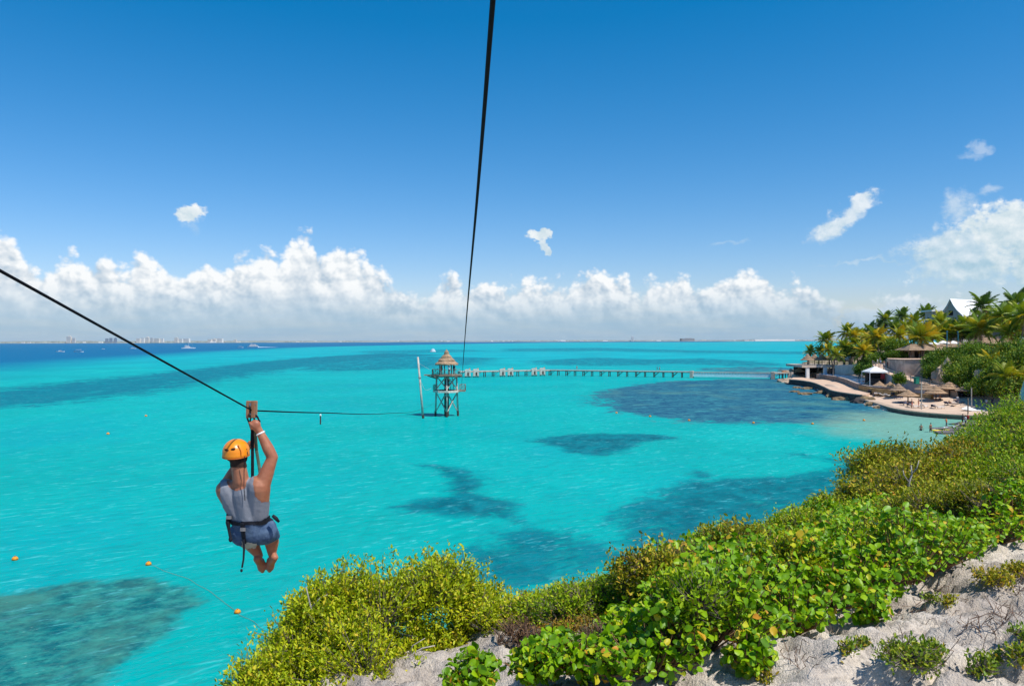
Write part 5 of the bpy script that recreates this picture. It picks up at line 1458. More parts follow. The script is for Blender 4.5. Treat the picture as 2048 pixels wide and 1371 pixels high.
def ribbon(mb, A, B, thick):
    """solid strip between two polylines"""
    n = len(A); vs = []
    for p, q in zip(A, B): vs += [p, q, p - Vector((0, 0, thick)), q - Vector((0, 0, thick))]
    fs = []
    for i in range(n - 1):
        a = i * 4; c__ = a + 4
        fs += [(a, c__, c__ + 1, a + 1), (a + 2, a + 3, c__ + 3, c__ + 2), (a, a + 2, c__ + 2, c__), (a + 1, c__ + 1, c__ + 3, a + 3)]
    fs += [(0, 1, 3, 2), ((n - 1) * 4, (n - 1) * 4 + 2, (n - 1) * 4 + 3, (n - 1) * 4 + 1)]
    mb.add(vs, fs)
def wallstrip(mb, P_, z0, z1, w_):
    """upright wall along a plan polyline"""
    n = len(P_); Z0 = z0 if hasattr(z0, '__len__') else [z0] * n; Z1 = z1 if hasattr(z1, '__len__') else [z1] * n
    L_, R_ = [], []
    for i in range(n):
        d = (Vector(P_[min(i + 1, n - 1)]) - Vector(P_[max(i - 1, 0)])); d.z = 0; d.normalize(); s = Vector((-d.y, d.x, 0)) * w_ / 2
        L_.append(Vector(P_[i]) + s); R_.append(Vector(P_[i]) - s)
    vs = []
    for i in range(n):
        vs += [(L_[i].x, L_[i].y, Z0[i]), (R_[i].x, R_[i].y, Z0[i]), (R_[i].x, R_[i].y, Z1[i]), (L_[i].x, L_[i].y, Z1[i])]
    fs = []
    for i in range(n - 1):
        a = i * 4; c__ = a + 4
        for k in range(4): fs.append((a + k, a + (k + 1) % 4, c__ + (k + 1) % 4, c__ + k))
    fs += [(3, 2, 1, 0), tuple((n - 1) * 4 + k for k in range(4))]
    mb.add(vs, fs)
def curve2(pts, n=6): return smooth_path(pts, n)

# curved sea walk with its dark wall
outer = curve2([flat(1580, 758.5, 1.5), flat(1600, 760, 1.5), flat(1628, 764.5, 1.5), flat(1650, 773, 1.5), flat(1668, 781, 1.5), flat(1700, 786.5, 1.5), flat(1728, 790, 1.5)])
pw = [flat(1612, 749, 2.7), flat(1634, 748.5, 2.7), flat(1665, 752, 2.7), flat(1690, 757.5, 2.7), flat(1715, 767, 2.7), flat(1745, 773, 2.7), flat(1800, 776, 2.7)]
inner = curve2([flat(1590, 752, 1.5), Vector((pw[1].x - 2, pw[1].y + 2, 1.5)), Vector((pw[1].x, pw[1].y, 1.5)), Vector((pw[2].x, pw[2].y, 1.5)), Vector((pw[3].x, pw[3].y, 1.5)), Vector((pw[4].x, pw[4].y, 1.5)), Vector((pw[5].x, pw[5].y, 1.5))])
wk = thing('sea_walk', outer[0], 'curved peach-paved sea walk with a dark wall along the pool', 'walkway')
mb = MB(); ribbon(mb, [p + Vector((0, 0, .02)) for p in outer], [p + Vector((0, 0, .02)) for p in inner], 0.5); mb.build('paving', paving, wk)
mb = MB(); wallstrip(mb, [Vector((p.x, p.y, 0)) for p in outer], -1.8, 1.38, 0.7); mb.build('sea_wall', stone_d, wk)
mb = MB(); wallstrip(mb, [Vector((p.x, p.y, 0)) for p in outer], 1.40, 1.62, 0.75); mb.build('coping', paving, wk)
# pool
pool = thing('swimming_pool', pw[1], 'blue swimming pool held by a curved brown stone wall', 'pool')
pwc = curve2(pw[1:])
mb = MB(); wallstrip(mb, [Vector((p.x, p.y, 0)) for p in pwc], 0.5, 2.72, 0.5); mb.build('pool_wall', stone, pool)
mb = MB(); wallstrip(mb, [Vector((p.x, p.y, 0)) for p in pwc], 2.725, 2.83, 0.6); mb.build('coping', stone_l, pool)
back = [flat(1640, 746.4, 2.7), flat(1672, 745.8, 2.7), flat(1700, 750, 2.7), flat(1735, 758, 2.7), flat(1770, 764, 2.7), flat(1800, 769, 2.7)]
poly = [(p.x, p.y) for p in pwc] + [(p.x, p.y) for p in reversed(back)]
poolw = mat('pool_water', (0.030, 0.085, 0.30), 0.08, 0.5, 0, 0.16, col2=(0.10, 0.28, 0.50), bump=0.25, bscale=2.5)
mb = MB(); mb.prism(poly, 1.0, 2.66); mb.build('water', poolw, pool)
mb = MB(); wallstrip(mb, [Vector((p.x, p.y, 0)) for p in back], 1.0, 2.95, 0.8); mb.build('rear_edge', paving, pool)

# two-storey restaurant with thatched terrace at the point
rx0, rx1, ry0, ry1 = at(1604, 750, 238).x, at(1676, 750, 238).x, 238.0, 252.0
res = thing('restaurant', ((rx0 + rx1) / 2, 238, 1.2), 'two-storey cream restaurant with roof terrace at the head of the pier', 'building')
mb = MB(); mb.box(((rx0 + rx1) / 2, (ry0 + ry1) / 2, 4.95), (rx1 - rx0, ry1 - ry0, 0.75)); mb.build('terrace_slab', plaster, res)
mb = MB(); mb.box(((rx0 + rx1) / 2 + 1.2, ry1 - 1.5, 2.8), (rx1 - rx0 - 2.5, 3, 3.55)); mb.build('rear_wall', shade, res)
for px_ in (1615, 1650, 1674):
    c__ = at(px_, 745, 238.6); mb = MB(); mb.box((c__.x, c__.y, 2.9), (0.9, 0.9, 3.4)); mb.build('column', whitep, res)
mb = MB()
for k in range(15): p = Vector((rx0 + .1 + (rx1 - rx0 - .2) * k / 14, 238.15, 5.325)); mb.tube([p, p + Vector((0, 0, .95))], .05, 5)
mb.tube([(rx0 + .1, 238.15, 6.27), (rx1 - .1, 238.15, 6.27)], .05, 5); mb.tube([(rx0 + .1, 238.15, 5.8), (rx1 - .1, 238.15, 5.8)], .03, 5); mb.build('railing', mat('dark_metal', (0.06, 0.055, 0.05), 0.6, 0.3), res)
mb = MB(); mb.box(((rx0 + rx1) / 2 + 1.5, 240.5, 1.75), (5.5, 1.0, 1.1)); mb.build('bar_counter', dark_wood, res)
wing = thing('annex', at(1700, 750, 232), 'cream annex wall stepping up right of the restaurant', 'building')
mb = MB(); p0, p1 = at(1678, 750, 236), at(1723, 745, 226)
wallstrip(mb, [Vector((p0.x, p0.y, 0)), Vector((p1.x, p1.y, 0))], 1.0, [5.4, 5.9], 3.0); mb.build('wall', plaster, wing)
mb = MB(); p0b, p1b = at(1692, 750, 232), at(1722, 745, 226.6)
wallstrip(mb, [Vector((p0b.x, p0b.y - 2, 0)), Vector((p1b.x, p1b.y - 2, 0))], 1.0, [4.9, 7.0], 1.0); mb.build('gable_wall', plaster, wing)
mb = MB(); c__ = at(1668, 745, 236.2); mb.box((c__.x + .6, c__.y, 2.9), (4.6, 0.3, 3.0)); mb.build('dark_opening', shade, wing)  # dark sheet painted in for the shade of the open bay
rp_ = thing('annex_roof', at(1706, 712, 236), 'white-edged pitched roof behind the palms right of the terrace', 'roof')
a_, b__ = at(1697, 718, 236), at(1712, 704, 240); c__ = at(1735, 716, 244)
mb = MB(); mb.add([a_, b__, b__ + Vector((1, 8, 0)), a_ + Vector((1, 8, 0)), a_ - Vector((0, 0, .3)), b__ - Vector((0, 0, .3)), b__ + Vector((1, 8, -.3)), a_ + Vector((1, 8, -.3))], [(0, 1, 2, 3), (7, 6, 5, 4), (0, 4, 5, 1), (1, 5, 6, 2), (2, 6, 7, 3), (3, 7, 4, 0)]); mb.build('roof_slope', whitep, rp_)
mb = MB(); e_ = c__; mb.add([b__, e_, e_ + Vector((1, 8, 0)), b__ + Vector((1, 8, 0)), b__ - Vector((0, 0, .3)), e_ - Vector((0, 0, .3)), e_ + Vector((1, 8, -.3)), b__ + Vector((1, 8, -.3))], [(0, 1, 2, 3), (7, 6, 5, 4), (0, 4, 5, 1), (1, 5, 6, 2), (2, 6, 7, 3), (3, 7, 4, 0)]); mb.build('roof_slope', thatch_g, rp_)
mb = MB(); mb.add([a_, b__, e_, a_ - Vector((0, 0, 3)), e_ - Vector((0, 0, 3))], [(0, 3, 4, 2, 1)]); mb.build('gable', plaster, rp_)

def palapa(label, foot, r, h_eave, h_top, group, seed, m_=None, post=0.09, name='thatched_parasol'):
    o = thing(name, foot, label, 'parasol', group)
    mb = MB(); mb.tube([foot - Vector((0, 0, .3)), foot + Vector((0, 0, h_top - .2))], post, 7); mb.build('pole', dark_wood, o)
    mb = MB(); thatch_cone(mb, foot + Vector((0, 0, h_eave)), r, h_top - h_eave, 3, 26, seed); mb.build('canopy', m_ or thatch, o)
    mb = MB()
    for k in range(8):
        a = 2 * math.pi * k / 8; mb.tube([foot + Vector((0, 0, h_top - .35)), foot + Vector((r * .9 * math.cos(a), r * .9 * math.sin(a), h_eave + .02))], .03, 4)
    mb.build('rafters', dark_wood, o)
    return o
ordn = ['leftmost', 'second', 'third', 'fourth', 'fifth', 'sixth', 'seventh', 'eighth']
for i, px_ in enumerate((1615, 1629, 1644, 1659, 1674, 1690)):
    p = at(px_, 730, 240.5 + 1.2 * (i % 2)); foot = Vector((p.x, p.y, 5.32 if px_ < 1676 else 5.0))
    palapa(('%s thatched parasol on the restaurant terrace' % ordn[i]) if i else 'leftmost thatched parasol on the restaurant terrace', foot, 2.0, 1.55, 3.5, 'parasols on the restaurant terrace', 70 + i, thatch_g)
p = flat(1598, 752, 1.5); palapa('straw parasol at the landward end of the pier', Vector((p.x, p.y, 1.5)), 2.1, 1.55, 2.7, None, 80, thatch_mat('straw', (0.52, 0.40, 0.26), (0.36, 0.26, 0.16)))
p = flat(1591, 753, 1.5); palapa('small straw parasol left of the restaurant', Vector((p.x - .4, p.y + 3, 1.5)), 1.6, 1.5, 2.5, None, 81, MATS['straw'])
ld = thing('landing_deck', flat(1570, 757), 'raised brown landing deck where the pier meets the shore', 'deck')
a_ = WL[4] + Vector((-1.8, .5, 0)); mb = MB(); mb.beam(a_ + Vector((0, 0, 2.7)), a_ + Vector((4.2, 1.4, 2.7)), 3.2, .18); mb.build('deck', mat('red_boards', (0.42, 0.22, 0.13), 0.85, 0.1, 0.3, 1.5), ld)
mb = MB(); mb.beam(a_ + Vector((0, -1.65, 2.2)), a_ + Vector((4.2, -.25, 2.2)), .12, .8); mb.build('fascia', MATS['red_boards'], ld)
for k in range(4):
    mb = MB(); q = a_ + Vector((.2 + k * 1.3, -1.3 + .43 * k, 0)); mb.tube([q + Vector((0, 0, -1.5)), q + Vector((0, 0, 2.6))], .16, 7); mb.build('pile', dark_wood, ld)
mb = MB(); rail(mb, a_ + Vector((.1, -1.5, 2.79)), a_ + Vector((.1, 1.5, 2.79)), 1.0, 2, False); mb.build('railing', dark_wood, ld)

# ramp, retaining wall and terrace
RW = [at(1783, 718, 186), at(1797, 717.5, 179), at(1812, 717, 176), at(1835, 716.5, 175), at(1860, 716, 174)]
rwz0 = [5.6, 5.2, 4.8, 3.6, 2.6]; ztop = [8.35, 8.4, 8.45, 8.5, 8.55]
rw = thing('retaining_wall', RW[0], 'tall curved grey stone retaining wall above the ramp', 'wall')
mb = MB(); wallstrip(mb, [Vector((p.x, p.y, 0)) for p in RW], [z - 1.5 for z in rwz0], [z - .12 for z in ztop], 0.8); mb.build('wall', stone_l, rw)
mb = MB(); wallstrip(mb, [Vector((p.x, p.y, 0)) for p in RW], [z - .115 for z in ztop], [z + .1 for z in ztop], 1.0); mb.build('coping', stone, rw)
tp = [(p.x, p.y + .3) for p in RW] + [(at(1905, 716, 178).x, 180), (at(1905, 716, 205).x, 206), (at(1770, 716, 210).x, 210), (at(1768, 716, 192).x, 190)]
mb = MB(); mb.prism(tp, 4.0, 8.42); tag(mb.build('terrace', paving), kind='structure')
mb = MB()
RO = curve2([at(1745, 729, 193), at(1758, 738, 184), at(1778, 748, 176), at(1805, 757, 170), at(1840, 766, 164), at(1880, 775, 158), at(1915, 782, 153)])
RI = curve2([at(1762, 725, 200), at(1776, 731, 192), at(1792, 739, 184), at(1815, 747, 178), at(1850, 759, 170), at(1888, 769, 164), at(1920, 777, 158)])
ribbon(mb, RO, RI, 1.8); tag(mb.build('ramp', paving), kind='structure')
fn = thing('ramp_railing', RO[0], 'post and rope railing along the ramp', 'railing')
for k in range(0, len(RO), 3):
    mb = MB(); mb.tube([RO[k] - Vector((0, 0, .2)), RO[k] + Vector((0, 0, 1.15))], .09, 6); mb.build('post', grey_wood, fn)
mb = MB()
for zz in (1.05, .6): mb.tube([p + Vector((0, 0, zz)) for p in RO], .035, 5)
mb.build('rope', MATS['pale_rope'], fn)
gw = thing('side_wall', RO[6], 'grey sloping stone wall below the ramp beside the white canopy', 'wall')
mb = MB(); wl = [p + Vector((0, -.5, 0)) for p in RO[3:27]]; wallstrip(mb, [Vector((p.x, p.y, 0)) for p in wl], 0.8, [p.z - .15 for p in wl], 0.7); mb.build('wall', mat('grey_render', (0.42, 0.39, 0.39), 0.9, 0.1, 0.2, 0.6), gw)
mb = MB(); wallstrip(mb, [Vector((p.x, p.y, 0)) for p in wl], [p.z - .147 for p in wl], [p.z + .06 for p in wl], 0.8); mb.build('coping', paving, gw)
mb = MB(); q = at(1763, 752, 177.2); mb.box((q.x, q.y - .6, q.z), (0.9, .12, 1.1)); mb.build('red_sign', mat('red_paint', (0.45, 0.03, 0.03), 0.6), gw)
cn = thing('canopy', at(1750, 765, 178), 'white pyramid canopy shading the pool bar below the ramp', 'canopy')
c__ = at(1750, 742, 178)
mb = MB(); r4 = [(c__ + Vector((2.1 * sx, 2.0 * sy, 0))) for sx, sy in ((-1, -1), (1, -1), (1, 1), (-1, 1))]; ap = c__ + Vector((0, 0, 1.15))
mb.add([*r4, ap, *[q - Vector((0, 0, .28)) for q in r4]], [(0, 1, 4), (1, 2, 4), (2, 3, 4), (3, 0, 4), (0, 5, 6, 1), (1, 6, 7, 2), (2, 7, 8, 3), (3, 8, 5, 0)]); mb.build('fabric', whitep, cn)
for q in r4: mb = MB(); mb.tube([(q.x, q.y, 1.6), (q.x, q.y, q.z)], .06, 6); mb.build('pole', whitep, cn)
mb = MB(); mb.box(c__ + Vector((0.1, 1.0, -1.7)), (3.4, 1.0, 2.6)); mb.build('dark_backing', shade, cn)  # dark box added to stand for the shade under the canopy
mb = MB(); mb.box(c__ + Vector((0.1, -.6, -2.2)), (3.0, .7, 1.2)); mb.build('bar_counter', dark_wood, cn)
bn_ = thing('litter_bin', at(1833, 768, 166), 'green upright litter bin beside the ramp', 'bin')
q = at(1833, 767, 163); mb = MB(); mb.box(q + Vector((0, 0, .6)), (.85, .7, 1.25), .2, .94); mb.build('body', mat('green_paint', (0.02, 0.20, 0.14), 0.5), bn_); mb = MB(); mb.box(q + Vector((0, 0, 1.30)), (.95, .8, .14), .2); mb.build('lid', MATS['green_paint'], bn_)
lw = thing('garden_wall', at(1800, 785, 160), 'low ochre stone wall behind the first beach parasols', 'wall')
mb = MB(); P5 = curve2([at(1720, 782, 178.5), at(1750, 788, 167.5), at(1790, 787, 163), at(1830, 790, 158), at(1865, 794, 153)]); wallstrip(mb, [Vector((p.x, p.y, 0)) for p in P5], 0.6, [2.55] * 12 + [2.2] * (len(P5) - 12), .6); mb.build('wall', mat('ochre_stone', (0.40, 0.26, 0.12), 0.95, 0.05, 0.4, 0.8, bump=.6, bscale=2), lw)
# seawall of the beach
sw = curve2([flat(1735, 800, BZ), flat(1770, 810, BZ), flat(1800, 818, BZ), flat(1860, 826, BZ), flat(1960, 832, BZ), flat(2060, 834, BZ)])
bw = thing('beach_wall', sw[0], 'low curved concrete sea wall along the sandy terrace', 'wall')
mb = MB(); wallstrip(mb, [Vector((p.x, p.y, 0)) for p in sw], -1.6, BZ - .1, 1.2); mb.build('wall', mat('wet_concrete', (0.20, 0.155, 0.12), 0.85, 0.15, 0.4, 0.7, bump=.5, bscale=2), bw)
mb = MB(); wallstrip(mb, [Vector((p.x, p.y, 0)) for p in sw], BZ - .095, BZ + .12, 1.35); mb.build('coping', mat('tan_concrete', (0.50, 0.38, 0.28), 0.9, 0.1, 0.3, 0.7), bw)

# pavilions on the upper terrace
def hip_roof(mb, c, L, W, h, rot, over=0.0, nx=14):
    """thatched hip roof with courses"""
    vs, fs = [], []
    tiers = 5
    for k in range(tiers + 1):
        t_ = k / tiers; l_, w_ = L / 2 - (W / 2 * .8) * t_, W / 2 * (1 - t_) + .05
        for dz_, g in (((0.0, 1.0),) if k == 0 else ((-0.06 * h, 1.03), (0.0, 1.0))):
            ring = []
            for i in range(nx): ring.append((-l_ + 2 * l_ * i / nx, -w_))
            for i in range(4): ring.append((l_, -w_ + 2 * w_ * i / 4))
            for i in range(nx): ring.append((l_ - 2 * l_ * i / nx, w_))
            for i in range(4): ring.append((-l_, w_ - 2 * w_ * i / 4))
            for (x, y) in ring:
                x, y = x * g, y * g
                vs.append((c.x + x * math.cos(rot) - y * math.sin(rot), c.y + x * math.sin(rot) + y * math.cos(rot), c.z + h * t_ + dz_ + random.uniform(-.05, .05)))
    n = 2 * nx + 8; rows = len(vs) // n
    for r in range(rows - 1):
        for i in range(n): a = r * n + i; b2 = r * n + (i + 1) % n; fs.append((a, b2, b2 + n, a + n))
    fs.append(tuple((rows - 1) * n + i for i in range(n)))
    mb.add(vs, fs)
def pavilion(label, c, L, W, h_post, h_roof, rot, wall=True, m_=None):
    o = thing('pavilion', c, label, 'pavilion')
    mb = MB(); hip_roof(mb, c + Vector((0, 0, h_post)), L, W, h_roof, rot); mb.build('roof', m_ or thatch_g, o)
    n = max(3, int(L / 2.6))
    for k in range(n):
        for sy in (-1, 1):
            x, y = -L / 2 + .7 + (L - 1.4) * k / (n - 1), sy * (W / 2 - .6)
            p = c + Vector((x * math.cos(rot) - y * math.sin(rot), x * math.sin(rot) + y * math.cos(rot), 0)); mb = MB(); mb.tube([p - Vector((0, 0, .4)), p + Vector((0, 0, h_post + .2))], .14, 7); mb.build('post', dark_wood, o)
    if wall:
        x, y = 0, W / 2 - .3; p = c + Vector((x * math.cos(rot) - y * math.sin(rot), x * math.sin(rot) + y * math.cos(rot), h_post / 2)); mb = MB(); mb.box(p, (L - 2, .3, h_post), rot); mb.build('rear_wall', plaster, o)
        for k in range(3):
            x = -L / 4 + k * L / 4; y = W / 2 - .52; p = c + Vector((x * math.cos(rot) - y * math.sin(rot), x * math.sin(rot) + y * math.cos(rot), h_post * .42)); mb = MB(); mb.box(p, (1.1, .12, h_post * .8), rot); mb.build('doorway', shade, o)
    return o
c__ = at(1846, 715, 194); pavilion('long thatched pavilion with dark posts on the retaining wall terrace', Vector((c__.x, c__.y, 8.42)), 11.5, 6.0, 2.0, 1.5, 0.12)
c__ = at(1900, 712, 206); pavilion('thatched pavilion under the white parasols', Vector((c__.x, c__.y, 9.0)), 9, 6, 2.1, 1.5, -0.1)
c__ = at(1988, 705, 192); pavilion('broad thatched hut behind the leaning palm', Vector((c__.x, c__.y, 9.6)), 11, 8, 2.3, 2.9, 0.0)
def parasol_white(label, foot, r, h):
    o = thing('white_parasol', foot, label, 'parasol', 'white parasols on the upper terrace')
    mb = MB(); mb.tube([foot, foot + Vector((0, 0, h))], .05, 6); mb.build('pole', whitep, o)
    mb = MB(); mb.lathe(foot + Vector((0, 0, h)), [(.03, .12), (r * .5, -.28), (r, -.62), (r, -.82), (r * .97, -.64), (r * .5, -.34), (.03, .02)], 8); mb.build('canopy', whitep, o)
for i, (px_, py_, d_, lb_) in enumerate([(1866, 683, 205, 'leftmost white parasol above the thatched pavilion'), (1886, 681, 206, 'white parasol left of the blue pole on the upper terrace'), (1906, 681.5, 206, 'white parasol right of the blue pole on the upper terrace'), (1941, 683, 204, 'rightmost white parasol under the big palm')]):
    p = at(px_, py_, d_); parasol_white(lb_, Vector((p.x, p.y, 9.2)), 1.7, p.z - 9.2)
for px_, py_, lb_ in ((1894, 663, 'slim blue pole between the white parasols'), (1916, 664, 'slim blue pole right of the white parasols')):
    p = at(px_, py_, 203); ob = thing('blue_pole', Vector((p.x, p.y, 9)), lb_, 'pole'); mb = MB(); mb.tube([(p.x, p.y, 8.9), (p.x, p.y, p.z)], .13, 8); mb.build('shaft', mat('blue_paint', (0.03, 0.16, 0.24), .6), ob); mb = MB(); mb.ball((p.x, p.y, p.z), .22); mb.build('cap', MATS['blue_paint'], ob)
# white-roofed house on the hill
hs_ = thing('house', at(1905, 640, 236), 'white steep-roofed house rising behind the palms on the hill', 'house')
A0 = at(1902, 597, 232); A1 = at(1948, 597, 240)
v_ = (A1 - A0); v_.z = 0; v_.normalize(); s = Vector((-v_.y, v_.x, 0))
Lh = (A1 - A0).length + 2.0
def house_pt(l, w_, z): return Vector((A0.x, A0.y, 0)) + v_ * l + s * w_ + Vector((0, 0, z))
zr = A0.z
for sd, nm in ((-1, 'roof_slope'), (1, 'roof_slope')):
    prof_ = [(0, zr), (1.0 * sd, zr - 2.0), (2.0 * sd, zr - 3.4), (3.6 * sd, zr - 5.0)]
    mb = MB()
    for (w0, z0), (w1, z1) in zip(prof_[:-1], prof_[1:]):
        q = [house_pt(-.7, w0, z0), house_pt(Lh, w0, z0), house_pt(Lh, w1, z1), house_pt(-.7, w1, z1)]
        mb.add(q + [p - Vector((0, 0, .35)) for p in q], [(0, 1, 2, 3) if sd > 0 else (3, 2, 1, 0), (4, 5, 6, 7), (0, 4, 5, 1), (1, 5, 6, 2), (2, 6, 7, 3), (3, 7, 4, 0)])
    mb.build(nm, whitep, hs_)
mb = MB(); gp = [(-3.3, zr - 5.1), (-1.9, zr - 3.6), (-.95, zr - 2.2), (0, zr - .4), (.95, zr - 2.2), (1.9, zr - 3.6), (3.3, zr - 5.1), (3.3, 9.5), (-3.3, 9.5)]
mb.add([house_pt(0, a, z) for a, z in gp] + [house_pt(Lh - .6, a, z) for a, z in gp], [tuple(range(9)), tuple(range(17, 8, -1))] + [(i, (i + 1) % 9, 9 + (i + 1) % 9, 9 + i) for i in range(9)]); mb.build('wall', mat('grey_plaster', (0.52, 0.48, 0.45), .9, .1, .2, .8), hs_)
mb = MB(); mb.beam(house_pt(-.06, -.6, zr - 4.3), house_pt(-.06, .6, zr - 4.3), .12, 1.4); mb.build('window', shade, hs_)
mb = MB(); q = at(1878, 621, 234); mb.box((q.x, q.y + 3, q.z), (4.4, 6, .45)); mb.build('porch_roof', whitep, hs_)
mb = MB(); mb.box((q.x + .4, q.y + 3.4, q.z - 1.6), (3.2, 4.6, 2.7)); mb.build('porch', MATS['grey_plaster'], hs_)
q = at(2044, 672, 172); mb = MB(); wc = thing('white_column', Vector((q.x, q.y, 9.5)), 'white column at the right edge behind the palms', 'column'); mb.box((q.x, q.y, 11.2), (.55, .55, 4.2)); mb.build('shaft', whitep, wc); mb = MB(); mb.box((q.x, q.y, 13.38), (.75, .75, .15)); mb.build('capital', whitep, wc)

# beach parasols
bp = [(1738, 787, 1.35, 1.35, 2.35, 'leftmost thatched beach parasol by the pool wall'), (1759, 789, 1.45, 1.35, 2.35, 'second thatched beach parasol from the pool wall'), (1797, 799, 1.75, 1.5, 2.9, 'thatched beach parasol over the dark loungers'),
      (1816, 806, 1.95, 1.4, 2.6, 'wide thatched beach parasol in the front row left of the pale post'), (1852, 801, 2.1, 1.75, 3.2, 'thatched beach parasol behind the pale post'), (1872, 806, 2.0, 1.45, 2.8, 'thatched beach parasol right of the pale post'),
      (1884, 792, 2.0, 1.8, 2.6, 'half-hidden thatched parasol at the foot of the ramp'), (1899, 803, 2.5, 1.95, 3.3, 'largest thatched beach parasol in the middle of the sand'), (1937, 806, 2.3, 1.75, 3.2, 'rightmost thatched beach parasol by the rock wall'), (1780, 793, 1.6, 1.45, 2.5, 'thatched parasol over the pale loungers by the ochre wall'), (1835, 794, 1.8, 1.6, 2.7, 'thatched parasol behind the wide front one'), (1917, 797, 1.9, 1.7, 2.9, 'thatched parasol between the largest and the rightmost'), (1946, 798, 2.0, 1.8, 3.0, 'thatched parasol tucked behind the rightmost one')]
for i, (px_, py_, r, he, ht, lb_) in enumerate(bp):
    p = flat(px_, py_, BZ); palapa(lb_, Vector((p.x, p.y, min(max(sz(p.x, p.y), .5), 1.4))), r, he, ht, 'thatched beach parasols', 90 + i, thatch if i % 2 else thatch_g, .11)
# sun loungers
navy = mat('navy_canvas', (0.03, 0.045, 0.10), 0.8, 0.15, 0.2, 3); towel = mat('white_towel', (0.7, 0.68, 0.66), 0.9, 0.1, 0.1, 4)
def lounger(label, foot, rz, cloth):
    o = thing('sun_lounger', foot, label, 'lounger', 'sun loungers on the beach'); cr, sr_ = math.cos(rz), math.sin(rz)
    def L_(x, y, z): return foot + Vector((x * cr - y * sr_, x * sr_ + y * cr, z))
    for sx in (-.3, .3):
        for sy in (-.8, .5): mb = MB(); mb.tube([L_(sx, sy, -.1), L_(sx, sy, .32)], .03, 5); mb.build('leg', dark_wood, o)
    mb = MB(); mb.beam(L_(0, -.95, .34), L_(0, .35, .34), .66, .10); mb.build('seat', cloth, o)
    mb = MB(); mb.beam(L_(0, .35, .34), L_(0, .95, .72), .66, .10); mb.build('backrest', cloth, o)
lg = [(1742, 793, 'navy lounger under the leftmost beach parasol', 0), (1752, 795, 'white-towelled lounger between the two left parasols', 1), (1766, 796, 'white lounger right of the second parasol', 1), (1775, 797, 'pale lounger in front of the ochre wall', 1), (1786, 797, 'navy lounger at the left of the dark row', 0), (1796, 802, 'navy lounger under the third parasol', 0),
      (1806, 810, 'navy lounger at the sea wall in the front row', 0), (1818, 813, 'navy lounger in front of the wide parasol', 0), (1830, 815, 'white lounger left of the pale post on the sea wall', 1), (1848, 815, 'white lounger right of the pale post on the sea wall', 1), (1866, 816, 'navy lounger by the post at the sea wall', 0), (1878, 817, 'white lounger at the sea wall below the largest parasol', 1),
      (1895, 811, 'navy lounger under the largest parasol', 0), (1908, 812, 'white-towelled lounger right of the largest parasol', 1), (1918, 810, 'navy lounger left of the white tarpaulin', 0), (1926, 804, 'navy lounger behind the pole', 0), (1938, 806, 'navy lounger under the rightmost parasol', 0)]
for i, (px_, py_, lb_, k) in enumerate(lg):
    p = flat(px_, py_, BZ); lounger(lb_, Vector((p.x, p.y, max(.55, sz(p.x, p.y)) + .02)), 2.2 + .5 * math.sin(i * 2.1), towel if k else navy)
# poles, tarpaulin
for px_, y0, y1, lb_, r in ((1843, 818, 764, 'tall pale wooden post at the edge of the sand', .09), (1936, 826, 797, 'grey post on the sea wall by the bathers', .10), (1943, 814, 775, 'tall grey post beside the rightmost parasol', .09), (1874, 800, 776, 'pinkish post behind the middle parasols', .08), (1989, 832, 817, 'short dark post on the empty sand', .09)):
    p = flat(px_, y0, BZ); q = at(px_, y1, p.y); o = thing('post', p, lb_, 'post'); mb = MB(); mb.tube([(p.x, p.y, .3), (p.x, p.y, q.z)], [r * 1.15, r], 7); mb.build('shaft', pale_wood if r < .1 else grey_wood, o); mb = MB(); mb.tube([(p.x, p.y, q.z), (p.x, p.y, q.z + .08)], [r * 1.3, r * .8], 7); mb.build('cap', grey_wood, o)
mb = MB(); p = flat(1945, 821, BZ); q = [p + Vector((-2.2, -.4, .42)), p + Vector((-.6, -.8, .1)), p + Vector((2.2, -.6, .08)), p + Vector((1.4, 1.0, .1)), p + Vector((-.4, .9, .75))]
mb.add(q + [a - Vector((0, 0, .05)) for a in q], [(0, 1, 4), (1, 2, 3), (1, 3, 4), (5, 9, 6), (6, 8, 7), (6, 9, 8), (0, 5, 6, 1), (1, 6, 7, 2), (2, 7, 8, 3), (3, 8, 9, 4), (4, 9, 5, 0)]); tag(mb.build('tarpaulin', whitep), 'white tarpaulin stretched low over the sand', 'tarpaulin')

